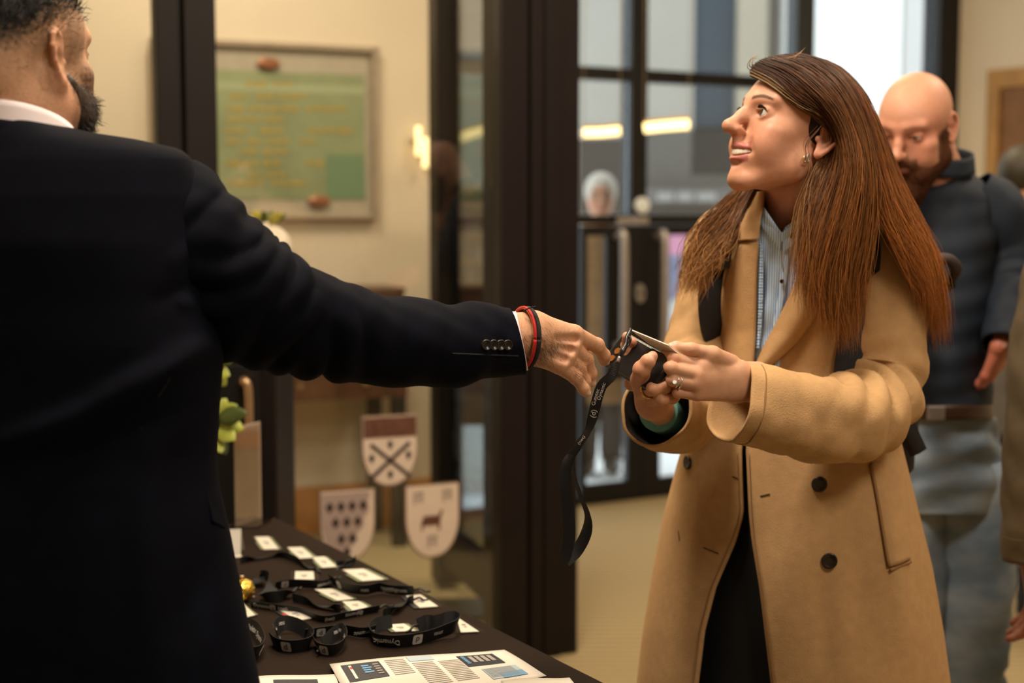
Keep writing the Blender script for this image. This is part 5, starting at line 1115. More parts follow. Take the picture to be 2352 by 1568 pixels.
# rings
def ring(c, axis, r, w, m, stone=None):
    axis = np.array(axis, float); axis /= np.linalg.norm(axis); q = np.cross(axis, [0, 0, 1.0]); q /= np.linalg.norm(q); s_ = np.cross(axis, q)
    o = tube('ring', [c+(q*math.cos(t)+s_*math.sin(t))*r for t in np.linspace(0, 2*math.pi, 25)], w, m, woman, 48, 8)
    if stone is not None:
        V, F = tube_vf([stone-np.array([0, .0, .0])+axis*0, stone+np.array([-.001, -.0035, .001])], [.0036, .0028], 8); mob('stone', V, F, mat('diamond', (.9, .9, .92, 1), .05, spec=1, coat=1), o)
gold = mat('gold', (.75, .48, .18, 1), .22, .95)
ring(P(1490, 895, 2.064), r2[1]-r2[0], .0122, .0019, gold); silver = mat('silver', (.8, .78, .75, 1), .2, .95)
ax_ = g(1545, 872, 2.042)-g(1598, 882, 2.050); ring(P(1560, 877, 2.045), ax_, .0098, .0013, silver); ring(P(1553, 875, 2.044), ax_, .0096, .0012, silver, P(1550, 878, 2.032))
# ---------------------------------------------------------------- backpack
M_nyl = mat('black_nylon', (.006, .006, .008, 1), .7, noise=.2, nscale=60)
bp_ = empty('backpack', P(2040, 900, 2.62)*np.array([1, 1, 0])+np.array([0, 0, P(2040, 1060, 2.62)[2]])); meta(bp_, 'black backpack worn over the camel coat', 'backpack')
ff = Field(P(1880, 1080, 2.5)-.08, P(2230, 560, 2.78)+.08, .006); a_ = math.radians(-28); Rb = np.array([[math.cos(a_), -math.sin(a_), 0], [math.sin(a_), math.cos(a_), 0], [0, 0, 1]])
ff.box(P(1965, 830, 2.665), (.115, .070, .185), .05, .02, Rb); ff.box(P(1975, 890, 2.73), (.085, .05, .11), .03, .015, Rb)
V, F = ff.mesh(2); V = V+np.array([0, 0, 1])*(.003*wob(V, 60, 2))[:, None]; mob('bag', V, F, M_nyl, bp_, True)
tube('grab_handle', [P(2130, 640, 2.60), P(2150, 600, 2.57), P(2178, 595, 2.56), P(2195, 615, 2.57), P(2185, 645, 2.60)], [.008, .011, .010, .012, .008], mat('dark_ruffle', (.028, .016, .014, 1), .7, noise=.3, nscale=60), bp_, 30, 10)
tube('handle_webbing', [P(1990, 640, 2.645), P(2060, 632, 2.625), P(2132, 642, 2.60), P(2188, 648, 2.60), P(2130, 668, 2.625), P(2030, 690, 2.65)], .011, M_nyl, bp_, 24, 6, .5)
def cstrap(ctrl, width, name, off=.012, extra=None):
    C = catmull(np.array([coat_front(x, y, off) for x, y in ctrl]), 40); T = np.gradient(C, axis=0); W = np.cross(T, [0, -1, .2]); ribbon(name, C, W, width, M_nyl, bp_, .006); return C
C = catmull(np.array([P(1690, 500, 2.43), P(1656, 540, 2.395), P(1640, 600, 2.378), (P(1630, 680, 2.366)), P(1634, 750, 2.375), P(1650, 800, 2.40)]), 40); ribbon('shoulder_strap', C, np.cross(np.gradient(C, axis=0), [.35, -1, .2]), .040, M_nyl, bp_, .006)
cstrap([(1985, 520), (1992, 580), (1984, 660), (1968, 740), (1952, 805), (1944, 880), (1940, 940)], .042, 'shoulder_strap', .016)
obox('strap_buckle', P(1664, 600, 2.355), (.014, 0, .004), (0, .006, 0), (-.003, 0, .012), mat('buckle_plastic', (.008, .008, .008, 1), .3), bp_, .003)
obox('strap_slider', P(1634, 567, 2.366), (.014, 0, -.003), (0, .003, 0), (0, 0, .0018), M_brass, bp_, .001)
tube('strap_tail', [P(2068, 930, 2.44), P(2085, 985, 2.43), P(2110, 1040, 2.44)], .016, M_nyl, bp_, 10, 4, .2); tube('side_webbing', [P(2062, 900, 2.50), P(2085, 960, 2.49), P(2080, 1080, 2.52)], .025, M_nyl, bp_, 10, 6, .5)
# ---------------------------------------------------------------- phone, badge and lanyard in her hands
ph = empty('smartphone', P(1465, 830, 2.10)); meta(ph, 'black smartphone held in her hand', 'phone')
A0, A1 = P(1416, 803, 2.150), P(1516, 862, 2.055); lx = A1-A0; Lp = np.linalg.norm(lx); lx /= Lp; wv_ = P(1440, 800, 2.10)-P(1432, 850, 2.075); wv_ -= lx*lx.dot(wv_); wv_ /= np.linalg.norm(wv_); nv = np.cross(lx, wv_)
cph = (A0+A1)/2; fph = Field(cph-.1, cph+.1, .0022); fph.box(cph, (Lp/2+.008, .031, .0055), .005, .002, np.stack([lx, wv_, nv], 1)); V, F = fph.mesh(1); mob('case', V, F, mat('phone_black', (.006, .006, .007, 1), .28, noise=.1), ph, True)
sgn = -1 if nv[1] > 0 else 1
for i in range(3):
    cc = A0+lx*(.012+.0*i)+wv_*(-.016+.014*i)+nv*sgn*.0055; V, F = tube_vf([cc, cc+nv*sgn*.002], .0055, 16); mob('camera_lens', V, F, mat('lens_amber', (.25, .09, .02, 1), .15), ph)
bh = empty('held_badge', P(1510, 795, 2.06)); meta(bh, 'white name badge with black lanyard held between her fingers', 'name badge')
q4 = [P(1450, 757, 2.085), P(1535, 792, 2.045), P(1580, 830, 2.055), P(1492, 790, 2.10)]; o = mob('card', q4, [(0, 1, 2, 3)], M_card, bh); solid(o, .0015, 0)
q5 = [q+np.array([-.001, -.003, -.0035]) for q in q4]; o = mob('wallet', q5, [(0, 1, 2, 3)], M_wallet, bh); solid(o, .0006, 0)
tube('clip', [P(1449, 754, 2.08), P(1446, 764, 2.078), P(1440, 775, 2.072), P(1437, 792, 2.065), P(1430, 806, 2.06), P(1424, 818, 2.058)], [.0022, .004, .0032, .003, .0045, .003], M_clip, bh, 24, 8)
tube('swivel', [P(1441, 770, 2.072), P(1448, 778, 2.07), P(1444, 790, 2.068), P(1436, 800, 2.064)], .0018, M_clip, bh, 16, 6); tube('crimp', [P(1424, 818, 2.058), P(1418, 832, 2.056)], .0026, M_steel, bh, 4, 6)
def hstrap(ctrl, ang, name, width=.0155):
    C = catmull(np.array([P(*q) for q in ctrl]), 70); T = np.gradient(C, axis=0); T /= np.linalg.norm(T, axis=1)[:, None]; a = np.interp(np.linspace(0, 1, 70), np.linspace(0, 1, len(ang)), ang)
    s_ = np.cross(T, [0, 1.0, 0]); s_ /= np.linalg.norm(s_, axis=1)[:, None]; W = s_*np.cos(a)[:, None]+np.cross(T, s_)*np.sin(a)[:, None]; return ribbon(name, C, W, width, M_strap, bh), C, T, W
s1, C_, T_, W_ = hstrap([(1418, 830, 2.056), (1405, 862, 2.055), (1383, 885, 2.055), (1372, 915, 2.055), (1362, 955, 2.055), (1350, 990, 2.055), (1330, 1020, 2.055), (1312, 1045, 2.055)], [1.2, .5, .2, .15, .35, 1.1, .9, .7], 'lanyard_strap')
def wprint(i, s, sz, dx=0):
    N = np.cross(T_[i], W_[i]); N = N if N[1] < 0 else -N; x = -T_[i]; y = np.cross(N, x); text('print', s, sz, basis(C_[i]+N*.0012+W_[i]*dx, x, y), M_prt, s1)
wprint(24, 'Dynamic', .0075, .0028); wprint(29, 'Gumtec', .0078, -.0030); wprint(38, '(d)', .011); wprint(56, '(net)', .008)
s2, *_ = hstrap([(1312, 1045, 2.055), (1300, 1075, 2.05), (1299, 1120, 2.045), (1306, 1180, 2.045), (1308, 1230, 2.045), (1301, 1270, 2.045), (1296, 1290, 2.045)], [.9, .35, .1, .0, .15, .5, .9], 'lanyard_strap', .0175)
s3, *_ = hstrap([(1312, 1045, 2.058), (1318, 1090, 2.065), (1334, 1140, 2.07), (1350, 1185, 2.07), (1346, 1225, 2.065), (1325, 1265, 2.06), (1298, 1290, 2.05)], [1.4, 1.3, 1.25, 1.1, .5, .3, .4], 'lanyard_strap', .0175)
# ================================================================= the host in the navy suit, seen from behind
MO = P(31, 150, 1.715); PHI = math.radians(20)
Rm = rotm(face_dir(math.sin(PHI), math.cos(PHI)), math.radians(-3))
ml = lambda x, y, z: Rm@np.array([x, y, z])+MO
man = empty('person', P(-10, 900, 1.72)*np.array([1, 1, 0])); meta(man, 'bearded man in a navy suit reaching across with his back turned', 'person', 'people in the hall')
SKM = dict(base=(.58, .33, .20), red=(.48, .18, .10), lip=(.38, .14, .10), dark=(.25, .12, .06))
def mcol(V, col, blend):
    x, y, z = V.T; n = wob(V, 420, 3)*.5+wob(V, 900, 4)*.5
    topm = smooth01(z-.55*(y < -.02)*0-.25*np.abs(x)*0, .062, .088)                               # full black hair above
    back = smooth01(-y*.75+z+.008*n, .050, .092)
    hm = np.clip(np.maximum(topm, back*smooth01(z, -.01, .02)), 0, 1)*(1-smooth01(y, .065, .080)*(z < .10))
    fade = smooth01(-y*.35+z, -.030, .060)*(y < .052-.3*np.maximum(0, .02-z))*(z > -.06)*(np.abs(x) < .0725+0*x)
    blend(np.clip(fade*(.56+.25*n), 0, .85), (.15, .095, .045)); blend(np.clip(hm*(1.05+.2*n), 0, 1), (.006, .0065, .007))
    beard = smooth01(y, .030, .048)*(1-smooth01(z, -.010, .026))*smooth01(np.abs(x), .0, .004)
    side = smooth01(y, .008, .020)*(1-smooth01(y, .045, .06))*(1-smooth01(z, .02, .05))
    blend(np.clip(np.maximum(beard*.95, side*.45)*(.8+.35*n), 0, .92), (.07, .035, .015))
M_skinm = M_skin2
V1, F1, c1_ = head(Rm, MO, dict(male=1, skin=SKM, colfn=mcol, brow=(.01, .008, .006), eye_open=.0045), neck=[(ml(0, -.045, -.02), .056), (P(24, 250, 1.705), .060), (P(10, 340, 1.70), .068)], h=.0018)
# right hand
hm_ = Field(P(1130, 930, 1.94)-.02, P(1400, 690, 2.10)+.02, .0013)
for a, b_ in (((1120, 758, 1.955), (1222, 752, 1.985)), ((1120, 792, 1.955), (1222, 800, 1.985)), ((1120, 775, 1.945), (1222, 776, 1.975))): hm_.cone(P(*a), P(*b_), .024, .0215, .012)
MC = [(1318, 770, 2.012, .0145), (1309, 797, 2.004, .0145), (1298, 820, 1.998, .0140), (1284, 838, 1.993, .0130)]
for i, (x, y, d, r) in enumerate(MC): hm_.cone(P(1226, 750+i*17, 1.988), P(x, y, d), .0200, r, .014)
hm_.cone(P(1235, 760, 2.00), P(1300, 775, 2.025), .019, .013, .014)
FG = [[(1371, 793, 2.045, .0104), (1387, 816, 2.062, .0090), (1388, 828, 2.068, .0078)], [(1346, 825, 2.030, .0102), (1356, 857, 2.040, .0090), (1356, 877, 2.045, .0078)],
      [(1330, 847, 2.018, .0098), (1343, 875, 2.026, .0086), (1344, 888, 2.030, .0075)], [(1322, 866, 2.004, .0094), (1340, 892, 2.008, .0080), (1345, 901, 2.010, .0068)]]
kn = []; nl = []
for (x, y, d, r), ch in zip(MC, FG):
    pts = [P(x, y, d)]+[P(q[0], q[1], q[2]) for q in ch]; finger(hm_, pts, [r]+[q[3] for q in ch], .0016); kn += [(pts[0], .011), (pts[1], .010)]
    hm_.ell(pts[0]+np.array([0, -.004, .003]), (.010, .009, .009), .010)
    t = pts[-1]-pts[-2]; t /= np.linalg.norm(t); s_ = np.array([.75, -.6, .25]); s_ -= t*t.dot(s_); s_ /= np.linalg.norm(s_); c_ = pts[-1]+s_*ch[-1][3]*.86; nail(hm_, c_, s_, t, (.0050, .0062, .0013)); nl.append((c_, .0062))
    # skin creases across the middle joint
    ax_ = (pts[2]-pts[0]); ax_ /= np.linalg.norm(ax_); v_ = np.array([0, -1.0, .35]); v_ -= ax_*ax_.dot(v_); v_ /= np.linalg.norm(v_); sd = np.cross(ax_, v_)
    for dd in (-.004, 0, .004):
        cc = pts[1]+v_*ch[0][3]*1.05+ax_*dd; hm_.cone(cc-sd*.005, cc+sd*.005, .0006, .0006, .0012, 'i')
finger(hm_, [P(1245, 765, 2.02), P(1292, 785, 2.055), P(1330, 800, 2.075), P(1346, 808, 2.08)], [.018, .0135, .0115, .0095])
for i in range(3):                                                        # tendon grooves between the knuckles
    a = (np.array(P(*MC[i][:3]))+np.array(P(*MC[i+1][:3])))/2; hm_.cone(a+np.array([.004, -.013, .004]), a*.5+P(1240, 770+10*i, 1.97)*.5+np.array([0, -.012, 0]), .0035, .002, .010, 'i')
V2, F2 = hm_.mesh(2); c2_ = skin_cols(V2, (.58, .315, .185), kn, nl, nailc=(.64, .40, .30))
# hidden body
bd = Field((-1.0, 1.45, .02), (.12, 2.1, 1.36), .014)
bd.chain([P(-10, 420, 1.71), P(-10, 800, 1.70), P(0, 1250, 1.68)], [.12, .11, .12], .05); bd.cone(P(-330, 430, 1.74), P(340, 440, 1.72), .05, .05, .05)
bd.chain([P(370, 500, 1.71), P(560, 670, 1.74), P(800, 765, 1.82), P(1130, 778, 1.95)], [.045, .042, .036, .024], .01)
ls = [np.array([-.66, 1.60, 0]), np.array([-.47, 1.56, 0])]
bd.chain([P(-400, 520, 1.74), P(-450, 900, 1.70), P(-440, 1250, 1.62)], [.05, .042, .03], .03)
for q in ls: bd.chain([q+[0, .05, .84], q+[0, .02, .46], q+[0, 0, .09]], [.085, .055, .04], .04); bd.cone(q+[0, 0, .05], q+[.05, .12, .045], .04, .032, .03)
bd.ell(P(-440, 1330, 1.62), (.03, .03, .06), .02)
V4, F4 = bd.mesh(2)
Vj, Fj, cj = join([(V1, F1, c1_), (V2, F2, c2_), (V4, F4, np.tile(np.array(SKM['base']), (len(V4), 1)))])
mob('body', Vj, Fj, M_skin2, man, True, cj); eyes(Rm, MO, man, iris=(.03, .015, .01))
r_ = np.random.default_rng(5)
def hairs(V, F, mask, count, length, direction, curl, rad, seed):       # short hairs growing from a sculpted surface
    r = np.random.default_rng(seed); a = V[F]; c = a.mean(1); n = np.cross(a[:, 1]-a[:, 0], a[:, 2]-a[:, 0]); ar = np.linalg.norm(n, axis=1); n /= ar[:, None]+1e-12
    w = ar*mask(c, n); w /= w.sum(); i = r.choice(len(F), count, p=w); b0 = a[i, 0]+(a[i, 1]-a[i, 0])*r.uniform(0, 1, (count, 1))+(a[i, 3]-a[i, 0])*r.uniform(0, 1, (count, 1))
    d = n[i]*direction[3]+np.array(direction[:3])+r.normal(0, curl, (count, 3)); d /= np.linalg.norm(d, axis=1)[:, None]; L = length*r.uniform(.5, 1.3, (count, 1)); g2 = r.normal(0, curl, (count, 3))
    u = np.linspace(0, 1, 5); C = b0[:, None]+d[:, None]*L[:, None]*u[None, :, None]+(g2*L*.8)[:, None]*(u**2)[None, :, None]
    return strands('', C, rad, None)
loc = lambda c: (c-MO)@Rm
# beard volume and bristles
bf = Field((-.10, -.03, -.18), (.10, .15, .03), .0026)
for s in (-1, 1): bf.cone((s*.062, .020, -.020), (s*.056, .048, -.058), .010, .016, .02); bf.cone((s*.056, .048, -.058), (s*.020, .080, -.098), .016, .022, .02); bf.cone((s*.050, .066, -.042), (s*.030, .092, -.052), .013, .012, .02); bf.cone((s*.058, .045, -.030), (s*.045, .072, -.045), .009, .011, .02)
bf.ell((0, .080, -.114), (.038, .028, .034), .02); bf.cone((-.03, .104, -.034), (.03, .104, -.034), .007, .007, .01)
Vb, Fb = bf.mesh(2); Vb += (.0012*wob(Vb, 330, 1)+.0010*wob(Vb, 700, 2))[:, None]*np.array([0, .6, -.6]); cb = np.tile(np.array([.004, .003, .002]), (len(Vb), 1)); t_ = smooth01(-Vb[:, 1]*.6+Vb[:, 2]*.9, -.115, -.045)[:, None]; cb = cb*(1-t_)+np.array([.035, .016, .007])*t_
Vb = Vb@Rm.T+MO
hb = hairs(Vb, Fb, lambda c, n: np.ones(len(c)), 3800, .008, tuple(Rm@np.array([0, .25, -.8]))+(.9,), .45, .00030, 11)
ub = loc(hb[0]); tb_ = smooth01(-ub[:, 1]*.6+ub[:, 2]*.9, -.115, -.045)[:, None]; chb = np.array([.005, .004, .003])*(1-tb_)+np.array([.055, .026, .010])*tb_
Vq, Fq, cq = join([(Vb, Fb, cb), (hb[0], hb[1], chb)]); mob('beard', Vq, Fq, mat('beard_hair', (1, 1, 1, 1), .55, attr=True), man, True, cq)['label'] = 'full dark beard'
hh = hairs(V1, F1, lambda c, n: (lambda q: smooth01(-q[:, 1]*.35+q[:, 2], .030, .085)*(q[:, 1] < .07)*(np.abs(q[:, 0]) < .074)+.02*(smooth01(-q[:, 1]*.35+q[:, 2], -.03, .03)*(q[:, 1] < .05)*(np.abs(q[:, 0]) < .073)))(loc(c)), 5200, .010, tuple(Rm@np.array([0, -.2, .25]))+(.7,), .35, .00036, 12)
mob('hair', hh[0], hh[1], mat('black_hair', (.008, .008, .009, 1), .4), man, True)['label'] = 'short black hair with a faded back'
lsh = [[ml(*(np.array([-.0315-.011*t, .0768+.0118, .0265-.0015*t*t])+np.array([-.004*t-.002, .006, .002])*u)) for u in np.linspace(0, 1, 5)] for t in np.linspace(-.9, 1, 16)]
V, F = strands('', lsh, .00045, None); mob('eyelashes', V, F, mat('lash_black', (.012, .007, .005, 1), .6), man, True)['kind'] = 'stuff'
# wrist and hand hair
wh = hairs(V2, F2, lambda c, n: np.exp(-(((c-P(1225, 800, 1.975))/np.array([.016, .05, .020]))**2).sum(1))*(n[:, 1] < .2)*1.0+.8*np.exp(-(((c-P(1262, 800, 1.98))/np.array([.016, .05, .014]))**2).sum(1))*(n[:, 1] < 0)+.25*np.exp(-(((c-P(1320, 852, 2.0))/np.array([.012, .05, .010]))**2).sum(1))*(n[:, 1] < 0), 650, .010, (.35, -.1, -.6, .15), .22, .00013, 13)
mob('arm_hair', wh[0], wh[1], mat('arm_hair_brown', (.05, .025, .012, 1), .6), man, True)['kind'] = 'stuff'
# ---------------------------------------------------------------- suit jacket
M_suit = mat('navy_wool', (.0020, .0027, .0064, 1), .85, noise=.18, nscale=40, bump=.25, bscale=600, spec=.08)
M_shirtw = mat('white_cotton', (.74, .66, .68, 1), .6, noise=.02)
JR = np.array([  # py, centre, half width (px), depth centre, half depth
    (276, 20, 60, 1.69, .055), (292, 14, 115, 1.695, .075), (312, 4, 206, 1.70, .088), (326, 0, 305, 1.70, .092), (348, -4, 412, 1.70, .098), (366, -8, 440, 1.70, .103), (390, -8, 448, 1.70, .108), (450, -10, 462, 1.70, .12), (560, -10, 470, 1.70, .135), (700, -10, 496, 1.70, .14), (800, -12, 520, 1.695, .14), (950, -15, 511, 1.69, .14),
    (1050, -18, 508, 1.69, .145), (1120, -18, 514, 1.685, .15), (1230, -15, 538, 1.68, .155), (1350, -15, 562, 1.675, .16), (1568, -12, 602, 1.655, .15), (1850, -10, 632, 1.62, .135)], float)
jr = lambda py: [np.interp(py, JR[:, 0], JR[:, i]) for i in range(1, 5)]
JF = [(445, 800, 0, 1060, 26, .016), (480, 785, 250, 960, 16, .012), (420, 930, 60, 1120, 30, -.012), (160, 950, -100, 1060, 20, .010), (460, 640, 340, 700, 18, -.006), (440, 560, 380, 620, 20, .005), (440, 700, 395, 690, 12, .006), (500, 1210, 400, 1500, 40, -.010), (340, 1050, 330, 1500, 40, .006), (150, 400, 150, 1568, 8, .0)]
def jcrease(px, py):
    s = 0
    for (x0, y0, x1, y1, wd, am) in JF:
        dx, dy = x1-x0, y1-y0; t = np.clip(((px-x0)*dx+(py-y0)*dy)/(dx*dx+dy*dy), 0, 1); s += am*math.exp(-((px-x0-t*dx)**2+(py-y0-t*dy)**2)/wd**2)*math.sin(math.pi*min(1, .15+t*.8))
    return s
def jback(px, py, off=0):
    c0_, hw, dc, hd = jr(py); c = np.clip((px-c0_)/hw, -.999, .999); return P(px, py, dc-hd*(1-abs(c)**2.4)**.5-off)
rows = []
for py in np.concatenate([np.linspace(276, 460, 30), np.linspace(470, 1568, 80), np.linspace(1590, 1850, 10)]):
    c0_, hw, dc, hd = jr(py); row = []
    for t in np.linspace(0, 2*math.pi, 150, endpoint=False):
        c, s_ = math.cos(t), math.sin(t); px = c0_+hw*c; dep = dc+hd*np.sign(s_)*(1-abs(c)**2.4)**.5
        row.append(P(px, py, dep-(jcrease(px, py) if s_ < .1 else 0)))
    rows.append(row)
V, F = loft(rows, True); V = V+.0012*np.stack([wob(V, 50, 1)*0, wob(V, 46, 2), 0*V[:, 0]], 1); jk = mob('jacket', V, F, M_suit, man, True); solid(jk, .004, -1); jk['label'] = 'dark navy suit jacket'
M_sseam = mat('navy_seam', (.0035, .004, .007, 1), .9)
tube('centre_seam', [jback(-6, y, .0005+jcrease(-6, y)) for y in range(330, 1568, 60)], .0012, M_sseam, jk, 60, 5)
tube('side_seam', [jback(x, y, .0008+jcrease(x, y)) for x, y in ((425, 760), (400, 850), (335, 960), (318, 1050), (322, 1250), (335, 1568))], .0012, M_sseam, jk, 50, 5)
# collar of the jacket, white shirt collar
cpts = [(-170, 250), (-60, 246), (0, 250), (60, 262), (110, 282), (160, 312)]
def neckband(name, drop, h_, m, par, rad, dz, k=40, th=.004):
    rows = []
    a0, a1 = math.radians(-160), math.radians(160)
    cn = P(22, 262, 1.695)
    for v in np.linspace(0, 1, 5):
        row = []
        for a in np.linspace(a0, a1, k):
            x = math.sin(a); y = -math.cos(a)                                  # a=0 at the nape, towards the camera
            row.append(cn+np.array([x*rad*(1.03-.10*v), y*rad*.92*(1-.10*v), dz+h_*v-drop*(1-math.cos(a))]))
        rows.append(row)
    V, F = loft(rows); o = mob(name, V, F[:, ::-1], m, par, True); solid(o, th, 0); return o
neckband('shirt_collar', .030, .030, M_shirtw, man, .080, -.018)
neckband('jacket_collar', .036, .036, M_suit, jk, .092, -.047, th=.007)
# reaching sleeve
sl, C, R_ = sleeve('sleeve', [(370, 415, 1.72, .048), (405, 478, 1.715, .066), (450, 560, 1.715, .076), (516, 653, 1.73, .085), (600, 706, 1.755, .079), (710, 740, 1.79, .067), (850, 770, 1.835, .060), (1000, 790, 1.89, .0565), (1100, 790, 1.93, .0530), (1188, 787, 1.963, .0480)], M_suit, jk, n=130, k=56,
        folds=[(.30, .05, .013, 2.2, .3), (.385, .04, .012, 2.0, 1.9), (.47, .05, .009, 2.4, .8), (.60, .05, .013, 2.6, 2.2), (.20, .06, .007, 2, 3.0)], wr=.0045, seed=21, thick=.004, wscale=30)
Vv = np.array([v.co for v in sl.data.vertices]).reshape(130, 56, 3); Tt = C[-1]-C[-8]; Tt /= np.linalg.norm(Tt); ml_ = np.array(man.location)
for i in range(110, 130):
    q = (Vv[i]-(C[i]-ml_))/R_[i]; Vv[i] += np.outer((-.0135*q[:, 2]+.024*q[:, 1])*(i-109)/20, Tt)
sl.data.vertices.foreach_set('co', Vv.reshape(-1))
tube('armhole_seam', [jback(440, 405, .003), jback(439, 440, .004), jback(438, 500, .003), jback(440, 570, .003), jback(443, 640, .002)], .0016, M_sseam, jk, 40, 6)
# far arm hanging
sleeve('sleeve', [(-400, 450, 1.735, .060), (-440, 560, 1.735, .075), (-455, 800, 1.71, .066), (-455, 1000, 1.67, .060), (-445, 1250, 1.62, .050)], M_suit, jk, n=50, k=32, folds=[(.5, .15, .008, 4, 1)], wr=.003, seed=4)
# cuff buttons, shirt cuff, pocket flap
SV = np.array([v.co for v in sl.data.vertices])+np.array(man.location); SPX = np.array([PX(q) for q in SV])
def on_sleeve(px, py, off):
    d2 = (SPX[:, 0]-px)**2+(SPX[:, 1]-py)**2; i = np.where(d2 < 20**2)[0]; i = i[SV[i, 1] < SV[i, 1].min()+.02]; w = 1/(d2[i]+4); return P(px, py, (SV[i, 1]*w).sum()/w.sum()-off)
for i, x in enumerate((1116, 1133, 1149, 1165)):
    c = on_sleeve(x, 792, .001); nn = np.array([.42, -.90, .05]); nn /= np.linalg.norm(nn); a = np.cross(nn, [0, 0, 1.0]); a /= np.linalg.norm(a); b_ = np.cross(a, nn)
    tt = np.linspace(0, 2*math.pi, 24, endpoint=False); rows = [[c+nn*hh+(a*math.cos(t)+b_*math.sin(t))*.0074*rr for t in tt] for rr, hh in ((.95, -.012), (1, .0015), (.96, .0032), (.80, .0036), (.68, .0024), (.001, .0022))]
    V, F = loft(rows, True); o = mob('cuff_button', V, F, mat('smoky_horn', (.011, .010, .010, 1), .25, noise=.5, nscale=90), jk, True)
    for s in (-.0018, .0018): tube('thread', [c+nn*.0026+a*s-b_*.001, c+nn*.0026+a*s+b_*.001], .0005, M_sseam, o, 2, 5)
tube('cuff_slit', [on_sleeve(x, 812+(x-1040)*.035, .0005) for x in (1040, 1070, 1100, 1130, 1160, 1190)], .0012, M_sseam, jk, 12, 5)
sc, C, R_ = sleeve('shirt_cuff', [(1120, 780, 1.945, .038), (1160, 782, 1.958, .040), (1199, 783, 1.970, .041)], M_shirtw, man, n=14, k=40, wr=0, thick=.002)
Vv = np.array([v.co for v in sc.data.vertices]).reshape(14, 40, 3); Tt = C[-1]-C[-3]; Tt /= np.linalg.norm(Tt)
for i in range(4, 14):
    q = (Vv[i]-(C[i]-ml_))/R_[i]; Vv[i] += np.outer((-.0125*q[:, 2]+.022*q[:, 1])*(i-3)/10, Tt)
sc.data.vertices.foreach_set('co', Vv.reshape(-1))
fl_ = [jback(492, 1126, .004), jback(478, 1130, .006), jback(482, 1190, .006), jback(508, 1218, .006), jback(516, 1212, .004)]
o = mob('pocket_flap', [jback(468, 1128, .003), jback(500, 1122, .003), jback(514, 1216, .005), jback(486, 1200, .006)], [(0, 1, 2, 3)], M_suit, jk); solid(o, .006, 0); bevel(o, .002)
# bracelets
def bracelet(name, x, r, w, m):
    c = P(x, 776, 1.976); ax_ = P(1250, 790, 1.995)-P(1190, 776, 1.97); ax_ /= np.linalg.norm(ax_); q = np.cross(ax_, [0, 0, 1.0]); q /= np.linalg.norm(q); s_ = np.cross(q, ax_)
    if q[1] > 0: q = -q
    if s_[2] < 0: s_ = -s_
    return tube(name, [c+q*math.cos(t)*r*.92+s_*math.sin(t)*r*1.12+ax_*(-.002*math.cos(t)-.008*math.sin(t)) for t in np.linspace(0, 2*math.pi, 33)], w, m, man, 70, 8)
bracelet('bracelet', 1200, .0372, .0026, mat('red_cord', (.50, .012, .010, 1), .7, noise=.2, nscale=300)); bracelet('bracelet', 1197, .0370, .0010, gold); bracelet('bracelet', 1209, .0364, .0034, mat('black_cord', (.008, .008, .008, 1), .8, noise=.2, nscale=300))
tube('bracelet_tail', [P(1203, 714, 1.96), P(1214, 708, 1.955), P(1230, 704, 1.95)], .0010, mat('black_cord', (.008, .008, .008, 1), .8), man, 10, 5)
# trousers and shoes
for q in ls:
    V, F = tube_vf(catmull([q+[0, .06, .95], q+[0, .04, .6], q+[0, .02, .3], q+[0, 0, .07]], 24), np.interp(np.linspace(0, 1, 24), [0, .5, 1], [.10, .08, .065]), 28); mob('trouser_leg', V, F, M_suit, man, True)
    ff = Field(q+[-.1, -.12, -.01], q+[.2, .28, .16], .006); ff.chain([q+[-.02, -.05, .04], q+[.03, .05, .038], q+[.07, .15, .032]], [.042, .045, .034], .03); ff.cone(q+[0, 0, .06], q+[0, 0, .12], .05, .05, .02); V, F = ff.mesh(2); V[:, 2] = np.maximum(V[:, 2], .002); mob('shoe', V, F, M_shoe, man, True)
# ================================================================= people further back
def torso(name, rows_, m, par, shear=0, pw=2.3, fold=.004, seed=0, n=60, k=72, thick=.004):
    Rr = np.array(rows_, float); out = []
    for py in np.linspace(Rr[0, 0], Rr[-1, 0], n):
        L, R_, dc, hd = [np.interp(py, Rr[:, 0], Rr[:, i]) for i in (1, 2, 3, 4)]; mid, half = (L+R_)/2, (R_-L)/2; hw = half/FPX*dc
        out.append([P(mid+half*math.cos(t), py, dc+hd*np.sign(math.sin(t))*(1-abs(math.cos(t))**pw)**.5+shear*hw*math.cos(t)) for t in np.linspace(0, 2*math.pi, k, endpoint=False)])
    V, F = loft(out, True); q = V-V.mean(0); q[:, 2] = 0; q /= np.linalg.norm(q, axis=1)[:, None]+1e-9; V = V+q*(fold*wob(V*[1, 1, 1.6], 34, seed))[:, None]
    o = mob(name, V, F, m, par, True); solid(o, thick, -1); return o
